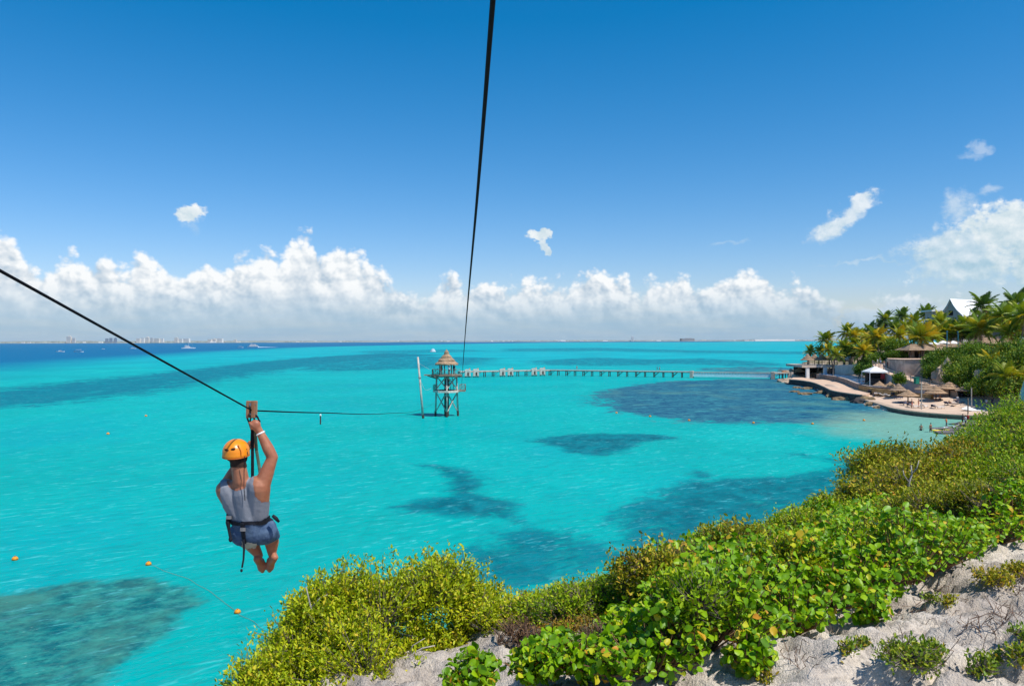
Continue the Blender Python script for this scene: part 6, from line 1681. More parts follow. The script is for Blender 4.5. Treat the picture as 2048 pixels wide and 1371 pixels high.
# rocks
def rock(label, c, r, seed, m_, group=None, name='rock'):
    r_ = np.random.default_rng(seed); bm = bmesh.new(); bmesh.ops.create_icosphere(bm, subdivisions=3, radius=1.0)
    P_ = np.array([v.co for v in bm.verts]); k = 1 + 1.25 * fbm(P_[:, 0] * 1.9 + seed, P_[:, 1] * 1.9, P_[:, 2] * 1.9, 5, seed, .62)
    P_ = P_ * k[:, None] * np.array(r)
    for v, q in zip(bm.verts, P_): v.co = q
    me = bpy.data.meshes.new(name); bm.to_mesh(me); bm.free(); me.materials.append(m_); me.shade_flat()
    return tag(link_mesh(name, me, None, c), label, 'rock', group)
rockm = mat('brown_rock', (0.26, 0.19, 0.11), .95, .1, .5, .9, bump=.8, bscale=2.5); rockp = mat('tan_rock', (0.50, 0.38, 0.28), .95, .1, .4, .6, bump=.8, bscale=2)
rk = [(1573, 764, 2.6, 1.2, rockp, 'big tan boulder where the pier reaches the shore'), (1586, 768, 2.0, .8, rockp, 'tan boulder at the corner of the sea walk'), (1597, 776, 1.5, .5, rockm, 'small brown rock off the sea walk, highest of the group'), (1617, 778, 1.5, .5, rockm, 'flat brown rock close below the sea wall'), (1614, 789, 1.8, .55, rockm, 'dark rock farthest out from the sea wall'), (1592, 784, 1.3, .4, rockm, 'low brown rock left of the dark one'),
      (1650, 787, 2.0, .7, rockm, 'brown rock against the bend of the sea wall'), (1668, 794, 1.6, .8, rockm, 'brown rock under the sea wall bend'), (1690, 800, 2.2, .7, rockm, 'ochre rock ledge below the sea walk'), (1708, 801, 1.8, .8, rockm, 'rock below the end of the sea walk'), (1728, 806, 2.2, 1.2, stone_d, 'dark rock at the end of the sea walk'), (1737, 806, 1.9, 1.3, rockm, 'green-brown boulder at the corner of the sand'), (1752, 812, 1.6, .8, rockm, 'brown rock below the sand corner'), (1770, 817, 1.6, .6, rockm, 'low rock at the foot of the beach wall')]
for i, (px_, py_, r, h_, m_, lb_) in enumerate(rk):
    p = flat(px_, py_, 0); rock(lb_, p + Vector((0, 1.0, 0)), (r, r * .8, h_), 20 + i, m_)
for i, (px_, py_, d_, r, h_, m_, lb_) in enumerate([(1895, 768, 164, 3.0, 4.0, rockp, 'tan cliff face below the hillside bushes'), (1975, 752, 150, 2.0, 1.6, rockp, 'pale boulder jutting from the hillside bushes'), (1962, 782, 158, 4.2, 2.0, mat('grey_rock', (0.33, 0.25, 0.21), .95, .1, .4, .6, bump=.8, bscale=2), 'grey rock bank behind the right end of the beach'), (2004, 790, 150, 5.0, 2.2, MATS['grey_rock'], 'grey rock bank at the right edge of the beach'), (1922, 781, 160, 3.2, 1.3, rockp, 'tan rock slope at the foot of the ramp')]):
    p = at(px_, py_, d_); rock(lb_, p, (r, r * .8, h_), 50 + i, m_)
for i, (px_, py_, r, h_, lb_) in enumerate([(1915, 858, 3.2, .45, 'flat grey rock shelf beside the kayaks'), (1945, 850, 3.0, .6, 'grey rock shelf behind the bathers'), (1900, 866, 2.0, .35, 'wet grey rock near the yellow kayak')]):
    p = flat(px_, py_, 0); rock(lb_, p, (r, r * .7, h_), 70 + i, mat('wet_grey_rock', (0.17, 0.15, 0.15), .7, .3, .4, 1.0, bump=.7, bscale=2.5))

# ---------------------------------------------------------------- palms
m_frond = [leaf_mat('palm_green', [(0.0, (0.11, 0.19, 0.018)), (0.6, (0.25, 0.34, 0.024)), (1.0, (0.48, 0.45, 0.03))], .25, .5, .3), leaf_mat('palm_yellow', [(0.0, (0.20, 0.25, 0.016)), (0.55, (0.42, 0.38, 0.02)), (1.0, (0.66, 0.42, 0.025))], .3, .5, .3), leaf_mat('palm_dark', [(0.0, (0.055, 0.12, 0.026)), (0.6, (0.11, 0.19, 0.035)), (1.0, (0.20, 0.26, 0.04))], .2, .5, .3)]
def frond_mesh(material, droop, seed):
    """one feather leaf along +X, unit length: arched rib and two rows of hanging leaflets"""
    r_ = random.Random(seed); vs, fs = [], []
    n = 17
    def ribp(t_): return Vector((t_ * (1 - .10 * droop * t_), 0, .30 * t_ - (.30 + .48 * droop) * t_ * t_))
    for i in range(8):
        p, q = ribp(i / 8), ribp((i + 1) / 8); w0, w1 = .014 * (1 - i / 8) + .004, .014 * (1 - (i + 1) / 8) + .004
        k = len(vs); vs += [p + Vector((0, w0, 0)), p + Vector((0, -w0, 0)), p + Vector((0, 0, -w0)), q + Vector((0, w1, 0)), q + Vector((0, -w1, 0)), q + Vector((0, 0, -w1))]
        fs += [(k, k + 3, k + 4, k + 1), (k + 1, k + 4, k + 5, k + 2), (k + 2, k + 5, k + 3, k)]
    for i in range(n):
        t_ = .14 + .86 * i / (n - 1); p = ribp(t_); L_ = .30 * math.sin(math.pi * (.18 + .80 * t_)) + .05
        for sd in (-1, 1):
            fw = .45 + .4 * t_; hang_ = -.28 - .5 * droop * r_.uniform(.6, 1.3)
            d = Vector((fw, sd * 1.0, hang_)).normalized() * L_ * r_.uniform(.85, 1.1); m2 = p + d * .55 + Vector((0, 0, .03)); e = p + d
            wv = Vector((.040, 0, 0)); k = len(vs)
            vs += [p - wv * .6, p + wv * .6, m2 + wv * .7, m2 - wv * .7, e]
            fs += [(k, k + 1, k + 2, k + 3), (k + 3, k + 2, k + 4)]
    me = bpy.data.meshes.new('frond'); me.from_pydata([tuple(v) for v in vs], [], fs); me.materials.append(material); me.update()
    a = me.attributes.new('rnd', 'FLOAT', 'POINT')
    return me
fr_me = {(c_, k): frond_mesh(m_frond[c_], (.25, .6, 1.0)[k], 5 + k) for c_ in range(3) for k in range(3)}
trunkm = mat('palm_bark', (0.26, 0.20, 0.155), .9, .1, .35, 4, stretch=(.4, .4, 3))
dead_f = frond_mesh(mat('dead_frond', (0.24, 0.15, 0.07), .9, .1, .3, 3), 1.2, 33)
def palm(label, crown, fl, tone, seed, group=None, lean=None):
    r_ = random.Random(seed)
    gx_, gy_ = crown.x + (lean if lean is not None else r_.uniform(-1.2, 1.2)), crown.y + r_.uniform(-.8, .8)
    g = Vector((gx_, gy_, min(sz(gx_, gy_) - .2, crown.z - 2.2)))
    o = thing('palm_tree', g, label, 'palm', group)
    mb = MB(); pts = smooth_path([g, g.lerp(crown, .5) + Vector(((g.x - crown.x) * .25, 0, 0)), crown], 5); n = len(pts)
    mb.tube(pts, [.22 * (1 - .4 * i / n) + (.08 if i == 0 else 0) for i in range(n)], 8); mb.build('trunk', trunkm, o, True)
    nf = r_.randint(21, 27)
    for i in range(nf):
        t_ = i / nf; az_ = i * 2.39996 + r_.uniform(-.25, .25); pitch_ = 1.25 - 1.75 * t_ + r_.uniform(-.15, .15)
        k = 0 if t_ < .35 else (1 if t_ < .75 else 2)
        tn = tone if r_.random() < .72 else (1 if tone == 0 else 0)
        f = bpy.data.objects.new('frond', fr_me[(tn, k)]); COL.objects.link(f); f.parent = o
        f.location = crown - g; f.rotation_euler = (r_.uniform(-.35, .35), -pitch_, az_); s_ = fl * r_.uniform(.85, 1.12); f.scale = (s_, s_, s_)
    for i in range(2):
        f = bpy.data.objects.new('dead_frond', dead_f); COL.objects.link(f); f.parent = o; f.location = crown - g - Vector((0, 0, .1)); f.rotation_euler = (0, .75, r_.uniform(0, 6)); f.scale = (fl * .7,) * 3
    mb = MB()
    for k in range(5): mb.ball(crown + Vector((.28 * math.cos(k * 1.26), .28 * math.sin(k * 1.26), -.28)), .15, 6, 5)
    mb.build('coconuts', mat('coconut', (0.20, 0.17, 0.04), .6), o, True)
    return o
palms = [(1652, 680, 243, 3.6, 0, 'palm at the left end of the grove, over the restaurant'), (1694, 664, 246, 3.7, 0, 'tall palm behind the restaurant terrace'), (1688, 693, 236, 3.2, 0, 'short palm right of the terrace parasols'), (1724, 672, 244, 3.4, 0, 'palm between the restaurant and the yellow palms'), (1727, 704, 212, 3.6, 1, 'yellow palm with drooping fronds beside the annex wall'),
         (1671, 709, 226, 2.9, 0, 'low green palm in front of the terrace'), (1754, 675, 222, 4.2, 1, 'yellow-green palm left of the tall hedge'), (1771, 640, 250, 4.2, 2, 'dark palm standing above the left grove'), (1790, 658, 240, 3.8, 2, 'dark palm behind the yellow-green one'), (1804, 634, 256, 3.8, 2, 'dark palm on the ridge left of the white house'),
         (1841, 676, 196, 4.9, 1, 'big golden palm in front of the long pavilion'), (1853, 630, 250, 4.0, 2, 'dark palm just left of the white house'), (1817, 660, 228, 3.8, 1, 'palm with yellow tips behind the golden palm'), (1620, 703, 246, 2.6, 0, 'small palm at the far left over the terrace roofs'), (1640, 703, 243, 2.8, 0, 'small palm second from the far left'),
         (1763, 655, 252, 3.6, 2, 'dark palm deep in the left grove'), (1890, 664, 214, 4.0, 0, 'palm below the gable of the white house'), (1938, 652, 216, 4.0, 0, 'palm in front of the white roof'), (1959, 660, 186, 5.0, 0, 'big palm with leaning trunk at the top of the bushes'), (1966, 612, 205, 4.6, 2, 'tall dark palm right of the white roof'),
         (2010, 634, 182, 4.6, 0, 'slender palm near the right edge with a bare trunk'), (2032, 610, 190, 4.8, 2, 'tallest dark palm near the right edge'), (2050, 634, 172, 4.8, 0, 'palm cut by the right edge'), (1968, 640, 214, 4.2, 1, 'yellowish palm behind the big leaning one'), (1830, 645, 246, 3.8, 0, 'green palm behind the golden palm'),
         (1870, 655, 234, 3.8, 2, 'dark palm between the golden palm and the house'), (1740, 662, 250, 3.5, 2, 'dark palm behind the yellow-green palms'), (1710, 688, 238, 3.0, 0, 'small palm right of the tall terrace palm'), (2022, 668, 176, 4.4, 0, 'low palm in front of the white column'), (1990, 655, 200, 4.4, 2, 'dark palm behind the broad thatched hut'), (1658, 700, 238, 2.8, 1, 'yellowish low palm over the terrace roofs'), (1882, 645, 222, 4.0, 0, 'palm hiding the white porch of the house'), (1905, 660, 217, 3.8, 2, 'dark palm against the gable wall of the house'), (1922, 664, 212, 3.6, 1, 'yellowish palm under the right eave of the white house'), (1985, 728, 152, 3.4, 1, 'yellow young palm in the middle of the bushy slope'), (2040, 768, 136, 3.2, 1, 'yellow young palm at the right edge of the slope'), (1708, 672, 240, 3.4, 1, 'yellow-green palm behind the terrace roofs'), (1738, 684, 230, 3.6, 1, 'yellow palm in the middle of the left grove'), (1800, 672, 222, 3.8, 1, 'yellow palm above the hedge'), (1865, 672, 208, 3.8, 1, 'yellow palm right of the golden one'), (1780, 690, 214, 3.4, 1, 'low yellow palm above the hedge'), (2012, 752, 136, 3.2, 1, 'young palm low on the bushy slope at the right')]
for i, (px_, py_, d_, fl, tn, lb_) in enumerate(palms):
    palm(lb_, at(px_, py_, d_), fl, tn, 600 + i, 'coconut palms of the shore grove', -1.6 if 'leaning' in lb_ else None)
# hillside bushes
m_hill = leaf_mat('hill_leaf', [(0.0, (0.045, 0.11, 0.012)), (0.55, (0.12, 0.22, 0.016)), (0.9, (0.24, 0.32, 0.02)), (1.0, (0.40, 0.34, 0.02))], .22, .55, .25)
m_hill2 = leaf_mat('hill_leaf_bright', [(0.0, (0.05, 0.11, 0.012)), (0.55, (0.12, 0.22, 0.014)), (0.9, (0.24, 0.29, 0.02)), (1.0, (0.45, 0.32, 0.02))], .25, .5, .3)
hb = [('dark green bush draping over the right end of the retaining wall', m_hill, [(1872, 732, 170, 2.6, 2.2), (1885, 722, 172, 2.6, 2.0), (1862, 748, 167, 1.6, 1.6)]), ('broad dark bush on the slope below the upper pavilions', m_hill, [(1905, 722, 170, 3.0, 2.2), (1925, 735, 164, 3.0, 2.2), (1900, 745, 164, 2.6, 2.2)]),
      ('dark bush hanging over the tan cliff face', m_hill, [(1915, 760, 158, 2.4, 2.2), (1935, 765, 155, 2.6, 2.2)]), ('green bush left of the pale boulder', m_hill, [(1950, 740, 158, 2.6, 2.2), (1962, 755, 153, 2.2, 2.0)]), ('bush under the leaning palm trunk', m_hill, [(1960, 715, 168, 3.0, 2.2), (1945, 705, 175, 2.6, 1.8)]),
      ('bright green bush at the upper right of the slope', m_hill2, [(2010, 725, 154, 3.2, 2.6), (2035, 715, 152, 3.4, 2.8)]), ('big bush at the right edge of the slope', m_hill, [(2030, 750, 142, 3.4, 3.0), (2055, 735, 142, 3.4, 3.2)]), ('dark bush right of the pale boulder', m_hill, [(1990, 760, 146, 2.4, 2.0), (1985, 742, 150, 2.6, 2.2)]),
      ('yellow-tipped bush low at the right of the slope', m_hill2, [(2005, 780, 138, 2.4, 1.8), (2030, 785, 134, 2.4, 2.0)]), ('dark bush above the beach rock bank', m_hill, [(1970, 775, 146, 2.2, 1.5), (1950, 780, 150, 1.8, 1.3)]),
      ('clipped hedge on the terrace left of the golden palm', m_hill2, [(1785, 711, 196, 1.7, .8), (1800, 711, 195, 1.7, .8)]), ('dark bush behind the hedge', m_hill, [(1790, 697, 206, 2.4, 2.0), (1810, 700, 206, 2.0, 1.8)]), ('green bush below the left grove', m_hill, [(1733, 730, 212, 2.2, 2.0), (1722, 742, 208, 1.6, 1.6)]),
      ('green bush above the white canopy', m_hill2, [(1748, 722, 206, 1.9, 1.3), (1762, 717, 208, 2.0, 1.4)]), ('small dark bush at the foot of the yellow palm', m_hill, [(1738, 742, 196, 1.5, 1.3)]), ('small dark-green shrub against the grey sloping wall', m_hill, [(1798, 760, 166, 1.2, 1.3)]),
      ('dark undergrowth under the left grove', m_hill, [(1760, 692, 232, 3.6, 2.6), (1735, 700, 232, 3.0, 2.4), (1700, 706, 236, 2.6, 2.2)]), ('dark undergrowth below the white house', m_hill, [(1880, 668, 224, 4.0, 2.6), (1915, 662, 222, 4.0, 2.6), (1850, 672, 226, 3.6, 2.4)]), ('dark undergrowth behind the broad hut', m_hill, [(1990, 672, 206, 4.6, 3.0), (2035, 670, 196, 4.6, 3.4), (1955, 668, 212, 4.0, 2.6)])]
for i, (lb_, mm, ls) in enumerate(hb):
    L_ = [lob(*q) for q in ls]; c0 = L_[0][0]
    bush('hillside_bush', lb_, 'bush', None, (c0.x, c0.y, sz(c0.x, c0.y)), L_, 20, 7, 0.40, mm, 700 + i, spread=.8, jag=.3, bmat=dark_wood)

# ---------------------------------------------------------------- people on the shore
def on(px_, py_, z): p = flat(px_, py_, z); return Vector((p.x, p.y, z))
for k, (px_, py_, lb_, tp_, lw_, po) in enumerate([(1755, 733, 'walker in white at the top of the ramp', (.7, .7, .72), (.5, .5, .5), 'walk'), (1763, 735, 'walker in pale blue on the ramp', (.45, .55, .65), (.1, .12, .2), 'walk'), (1769, 737, 'walker with bare shoulders on the ramp', (.42, .22, .14), (.6, .6, .58), 'walk'), (1777, 738, 'walker in dark red by the retaining wall', (.3, .05, .05), (.04, .04, .06), 'stand'), (1750, 729, 'walker in pink at the back of the ramp group', (.6, .3, .3), (.3, .3, .35), 'stand')]):
    d_ = 195 - (px_ - 1750) * .35; p = at(px_, py_, d_); i_ = min(range(len(RO)), key=lambda i: abs((RO[i].lerp(RI[i], .5) - p).length)); q = RO[i_].lerp(RI[i_], .35 + .1 * k); person(lb_, q, 1.7, 1.0 + k, po, tp_, lw_, group='people on the ramp')
ppl = [(1973, 815, BZ, 'walker in a white top on the right of the sand', (.75, .75, .75), (.5, .3, .2), 'walk'), (1984, 814, BZ, 'walker in navy at the right of the sand', (.02, .03, .10), (.03, .04, .1), 'walk'), (1824, 816, BZ, 'sunbather in red shorts by the front loungers', (.42, .22, .14), (.5, .05, .05), 'stand'), (1837, 815, BZ, 'bather in coral by the pale post', (.42, .22, .14), (.6, .2, .15), 'stand'), (1880, 806, BZ, 'bather standing under the middle parasols', (.42, .22, .14), (.05, .05, .08), 'stand'),
       (1915, 808, BZ, 'bather with a white towel left of the grey post', (.7, .7, .7), (.2, .2, .3), 'stand')]
for (px_, py_, z, lb_, a, c_, po) in ppl: person(lb_, on(px_, py_, z), 1.72, px_ * .7, po, a, c_, group='people on the sand')
wad = [(1842, 871, -.75, 'bather up to the waist left of the yellow kayak', (.42, .22, .14), (.04, .04, .05), 'wade'), (1861, 869, -.35, 'bather in black trunks standing nearest the yellow kayak', (.42, .22, .14), (.02, .02, .03), 'wade'), (1893, 857, -.2, 'bather in an orange vest behind the kayaks', (.75, .18, .06), (.10, .14, .2), 'reach'), (1931, 853, .3, 'man in a grey shirt and navy shorts on the rocks', (.5, .52, .58), (.03, .05, .12), 'stand'), (1936, 850, .35, 'figure in a red vest on the rocks', (.65, .05, .04), (.1, .1, .15), 'reach'), (1958, 846, .4, 'figure in a red top walking along the sea wall foot', (.55, .12, .1), (.15, .05, .08), 'walk'), (1990, 842, .5, 'figure in dark red below the short post', (.35, .1, .08), (.1, .12, .15), 'walk'), (1925, 850, .3, 'dark figure behind the man in the grey shirt', (.08, .06, .07), (.05, .05, .07), 'stand')]
for (px_, py_, z, lb_, a, c_, po) in wad: person(lb_, on(px_, py_, z), 1.72, px_ * .9, po, a, c_, group='bathers at the water edge')
p = on(1810, 868, 0); person('swimmer with only head and shoulders above the water', p + Vector((0, 0, -1.42)), 1.72, 1.0, 'wade', (.45, .3, .1), (.4, .3, .05), (.05, .03, .02))
for k, (px_, lb_, tp_) in enumerate([(1748, 'sunbather in white lying by the left parasols', (.7, .7, .7)), (1812, 'sunbather lying on the front navy lounger', (.1, .3, .6)), (1900, 'sunbather lying under the largest parasol', (.42, .22, .14))]):
    py_ = (794, 811, 811)[k]; person(lb_, on(px_, py_, BZ) + Vector((0, 0, .42)), 1.72, 2.4, 'lie', tp_, (.05, .06, .12), group='sunbathers on loungers')
def kayak(label, c, L_, W_, rz, col_name, col):
    o = thing('kayak', c, label, 'kayak'); m_ = mat(col_name, col, .35, .5, .08, 1.5)
    vs, fs = [], []; n = 13; k = 10
    for i in range(n):
        t_ = -1 + 2 * i / (n - 1); w_ = W_ / 2 * (1 - abs(t_) ** 2.3) + .01; sheer = .12 * t_ * t_
        for j in range(k):
            a = 2 * math.pi * j / k; x, y, z = t_ * L_ / 2, w_ * math.cos(a), .17 * math.sin(a) * (1 - .5 * abs(t_) ** 3) + sheer + .12
            vs.append(c + Vector((x * math.cos(rz) - y * math.sin(rz), x * math.sin(rz) + y * math.cos(rz), z)))
    for i in range(n - 1):
        for j in range(k): a = i * k + j; b2 = i * k + (j + 1) % k; fs.append((a, b2, b2 + k, a + k))
    fs += [tuple(range(k - 1, -1, -1)), tuple((n - 1) * k + j for j in range(k))]
    mb = MB(); mb.add(vs, fs); mb.build('hull', m_, o, True)
    mb = MB(); mb.ball(c + Vector((0, 0, .26)), (.5, .2, .06), 12, 6, Matrix.Rotation(rz, 3, 'Z')); mb.build('seat_well', mat('dark_rubber', (.03, .03, .03), .8), o)
kayak('yellow kayak beached beside the bathers', on(1881, 863, 0), 2.7, .85, .1, 'yellow_plastic', (.80, .58, .01)); kayak('pale blue-white kayak behind the yellow one', on(1899, 857, .1), 2.4, .8, .3, 'pale_plastic', (.55, .66, .72))
for (a, b__, lb_) in (((1936, 842), (1880, 857), 'pale rope stretched from the rocks to the kayaks'), ((1930, 846), (1862, 858), 'second pale rope from the rocks into the water')):
    p, q = on(*a, 1.0), on(*b__, .15); mb = MB(); mb.tube(smooth_path([p, p.lerp(q, .5) - Vector((0, 0, .15)), q], 6), .035, 5); tag(mb.build('mooring_rope', MATS['pale_rope']), lb_, 'rope')

# ---------------------------------------------------------------- buoys and ropes in the bay
orange_f = mat('orange_float', (0.82, 0.30, 0.01), .45, .4, .12, 6)
def buoy(label, px_, py_, r, group=None):
    p = flat(px_, py_, 0); o = thing('buoy', p, label, 'buoy', group)
    mb = MB(); mb.ball(p + Vector((0, 0, r * .35)), (r, r, r * .92), 14, 10); mb.build('float', orange_f, o, True)
    mb = MB(); mb.tube([p + Vector((0, 0, r * 1.2)), p + Vector((0, 0, r * 1.45))], r * .22, 8); mb.tube([p + Vector((0, 0, r * .35 + r * .1 * math.sin(t_ * 0))) + Vector((r * 1.01 * math.cos(t_), r * 1.01 * math.sin(t_), 0)) for t_ in np.linspace(0, 2 * math.pi, 17)], r * .07, 5); mb.build('band', mat('dark_band', (.30, .10, .01), .6), o)
    return p
b1 = buoy('orange buoy at the left edge of the water', 30, 1119, .17); b2 = buoy('orange buoy in the middle, left of the hanging feet', 297, 1129, .16); b3 = buoy('orange buoy nearest the big bush', 475, 1225, .15)
ropem = mat('swim_rope', (0.20, 0.24, 0.15), .9)
def sea_rope(label, pts):
    P_ = [p + Vector((0, 0, .03)) for p in pts]; Q_ = smooth_path(P_, 10)
    Q_ = [q + Vector((.05 * math.sin(i * 1.1), .05 * math.cos(i * .8), .012 * math.sin(i * 1.7))) for i, q in enumerate(Q_)]
    mb = MB(); mb.tube(Q_, .009, 5); tag(mb.build('float_line', ropem), label, 'rope')
sea_rope('thin float line joining the two right-hand orange buoys', [b2, b2.lerp(b3, .5) + Vector((.3, .4, 0)), b3, flat(545, 1268)])
for i, (px_, py_, lb_) in enumerate([(1233, 826, 'tiny orange float at the left rim of the dark reef'), (1300, 833, 'tiny orange float second along the dark reef'), (1378, 841, 'tiny orange float third along the dark reef'), (1507, 846, 'tiny orange float below the middle of the dark reef'), (1625, 848, 'tiny orange float below the right of the dark reef'), (1728, 841, 'tiny orange float nearest the beach'), (292, 832, 'tiny pale orange float in open water left of the trolley'), (216, 868, 'tiny float far left in open water')]): buoy(lb_, px_, py_, .20, 'floats around the reef')
mp = flat(641, 848); o = thing('marker_post', mp, 'short dark marker post in open water under the cable', 'post'); mb = MB(); mb.tube([mp - Vector((0, 0, 1)), mp + Vector((0, 0, 1.35))], .11, 7); mb.build('shaft', dark_wood, o); mb = MB(); mb.tube([mp + Vector((0, 0, 1.35)), mp + Vector((0, 0, 1.62))], [.16, .10], 7); mb.build('cap', whitep, o)

# ---------------------------------------------------------------- boats
hullw = mat('white_hull', (0.78, 0.78, 0.78), .4, .4, .06, .5); glass_d = mat('dark_glass', (0.03, 0.04, 0.06), .15, .5)
def hull(mb, c, L_, W_, h, rz, bow=.35):
    vs, fs = [], []; n = 11
    for i in range(n):
        t_ = i / (n - 1); w_ = W_ / 2 * (1 if t_ < 1 - bow else max(.02, math.cos((t_ - 1 + bow) / bow * math.pi / 2))); sh = h * (1 + .35 * max(0, t_ - .5))
        for (y, z) in ((-w_, sh), (-w_ * .75, 0), (0, -.35 * h), (w_ * .75, 0), (w_, sh)):
            x = (t_ - .5) * L_ + (.1 * L_ * (z / h if z > 0 else 0) * max(0, t_ - .7)); vs.append(c + Vector((x * math.cos(rz) - y * math.sin(rz), x * math.sin(rz) + y * math.cos(rz), z)))
    for i in range(n - 1):
        for j in range(4): a = i * 5 + j; fs.append((a, a + 5, a + 6, a + 1))
        fs.append((i * 5 + 4, i * 5 + 9, i * 5 + 5, i * 5))
    fs += [(0, 1, 2, 3, 4), tuple((n - 1) * 5 + k for k in (4, 3, 2, 1, 0))]
    mb.add(vs, fs)
def motorboat(label, px_, py_, L_, rz, cabin=True, roof=False):
    c = flat(px_, py_, 0); o = thing('motor_boat', c, label, 'boat', 'boats off the coast')
    mb = MB(); hull(mb, c, L_, L_ * .3, L_ * .09, rz); mb.build('hull', hullw, o)
    def q(x, y, z): return c + Vector((x * math.cos(rz) - y * math.sin(rz), x * math.sin(rz) + y * math.cos(rz), z))
    if cabin:
        mb = MB(); mb.box(q(-.02 * L_, 0, L_ * .15), (L_ * .36, L_ * .2, L_ * .10), rz, .8); mb.build('cabin', hullw, o)
        mb = MB(); mb.box(q(.03 * L_, 0, L_ * .165), (L_ * .30, L_ * .205, L_ * .04), rz, .9); mb.build('window_band', glass_d, o)
    if roof:
        mb = MB(); mb.box(q(-.05 * L_, 0, L_ * .27), (L_ * .5, L_ * .24, L_ * .02), rz); mb.build('sun_roof', hullw, o)
        mb = MB()
        for sx in (-.26, .16):
            for sy in (-.1, .1): mb.tube([q(sx * L_, sy * L_, .08 * L_), q(sx * L_, sy * L_, .27 * L_)], .012 * L_, 5)
        mb.build('roof_posts', glass_d, o)
    mb = MB(); mb.box(q(-.52 * L_, 0, .06 * L_), (.06 * L_, .08 * L_, .14 * L_), rz); mb.build('outboard_motor', glass_d, o)
motorboat('small white motor boat far left on the dark blue water', 121, 703.5, 10.0, .15, True)
motorboat('open white boat with sun roof right of the far left boat', 158, 704, 12.0, -.1, False, True)
motorboat('tiny white boat left of the cable', 266, 697, 11.0, .1, True)
motorboat('small dark-roofed boat between the catamaran and the ferry', 481, 695, 11.0, .2, False, True)
motorboat('tiny boat under the three blue towers', 206, 698, 6.0, .1, True)
c = flat(377, 696.5, 0); o = thing('catamaran', c, 'white sailing catamaran with bare mast off the hotel coast', 'boat')
Lc = 22.0
for sy in (-1, 1): mb = MB(); hull(mb, c + Vector((0, sy * 4.2, 0)), Lc, 2.2, 1.5, .05); mb.build('hull', hullw, o)
mb = MB(); mb.box(c + Vector((-1, 0, 1.7)), (Lc * .62, 8.4, .5), .05); mb.build('bridge_deck', hullw, o)
mb = MB(); mb.box(c + Vector((-1.5, 0, 2.9)), (Lc * .38, 5.6, 1.9), .05, .8); mb.build('cabin', hullw, o)
mb = MB(); mb.box(c + Vector((-1.5, 0, 3.0)), (Lc * .39, 5.7, .6), .05, .95); mb.build('window_band', glass_d, o)
mb = MB(); mb.tube([c + Vector((.5, 0, 2)), c + Vector((.5, 0, 15))], [.28, .18], 6); mb.build('mast', mat('grey_metal', (.5, .5, .52), .4), o)
mb = MB(); mb.tube([c + Vector((.5, 0, 5)), c + Vector((-7.5, 0, 5.4))], .35, 6); mb.build('boom', whitep, o)
mb = MB()
for e in ((Lc * .48, 0, 2), (-Lc * .3, 4, 2), (-Lc * .3, -4, 2)): mb.tube([c + Vector((.5, 0, 14.7)), c + Vector(e)], .05, 4)
mb.build('rigging', MATS['grey_metal'], o)
c = flat(506, 694.2, 0); o = thing('ferry', c, 'white ferry under way with a foaming wake', 'boat')
Lf = 24
mb = MB(); hull(mb, c, Lf, 7, 2.0, math.pi); mb.build('hull', hullw, o)
mb = MB(); mb.box(c + Vector((1, 0, 3.4)), (Lf * .74, 6, 2.6), 0, .95); mb.build('lower_cabin', hullw, o)
mb = MB(); mb.box(c + Vector((0, 0, 5.7)), (Lf * .5, 5.2, 2.0), 0, .92); mb.build('upper_cabin', hullw, o)
mb = MB(); mb.box(c + Vector((1, 0, 3.7)), (Lf * .75, 6.05, .8)); mb.box(c + Vector((0, 0, 5.9)), (Lf * .505, 5.25, .7)); mb.build('window_band', glass_d, o)
mb = MB(); mb.tube([c + Vector((-3, 0, 6.6)), c + Vector((-3, 0, 9.5))], .2, 6); mb.build('mast', MATS['grey_metal'], o)
foam = mat('foam', (.75, .82, .86), .9, .1, .2, .4)
mb = MB(); hv_ = []
for k in range(16):
    t_ = k / 15; x = 12 + 42 * t_; w_ = (2.2 + 2.5 * t_) * (1 - .7 * t_ * t_); hv_ += [c + Vector((x, -w_, .05)), c + Vector((x, 0, .75 * (1 - t_) + .08)), c + Vector((x, w_, .05))]
mb.add(hv_, [f for k in range(15) for f in ((k * 3, k * 3 + 3, k * 3 + 4, k * 3 + 1), (k * 3 + 1, k * 3 + 4, k * 3 + 5, k * 3 + 2))]); w_o = mb.build('wake', foam); tag(w_o, 'white foaming wake behind the ferry', 'wake')
c = flat(866, 703, 0); o = thing('dome_float', c, 'white dome-shaped float far out behind the thatched tower', 'float')
mb = MB(); mb.lathe(c, [(.05, 3.8), (1.2, 3.5), (2.1, 2.7), (2.7, 1.5), (3.0, .4), (3.0, -.5)], 16); mb.build('dome', mat('pale_vinyl', (.40, .50, .56), .6), o, True)
mb = MB(); mb.tube([c + Vector((3.1 * math.cos(t_), 3.1 * math.sin(t_), .2)) for t_ in np.linspace(0, 2 * math.pi, 17)], .45, 6); mb.build('ring', whitep, o)

# ---------------------------------------------------------------- far coast with its hotels
def coast_d(px_): return 7000 + 2600 * sstep(px_, 200, 1000)
def far_at(px_, z=0.0, back=0.0):
    r = ray(px_, 681 + (1024 - px_) * ROLL); d_ = float(coast_d(px_)) + back; return Vector((r.x * d_, d_, z))
pxs = np.linspace(-700, 1760, 120)
A_ = [far_at(p) for p in pxs]
vs, fs = [], []
for i, p in enumerate(A_): vs += [(p.x, p.y, .3), (p.x, p.y + 60, 2.6), (p.x, 14900, 3.0)]
for i in range(len(A_) - 1):
    for j in (0, 1): a = i * 3 + j; fs.append((a, a + 3, a + 4, a + 1))
farland = mat('far_land', (0.52, 0.47, 0.38), .95, .05, 0, .004, col2=(.12, .16, .09))
tag(link_mesh('far_coast', np_mesh('far_coast', np.array(vs), np.array([f[::-1] for f in fs]), farland)), kind='structure')
r_ = np.random.default_rng(77)
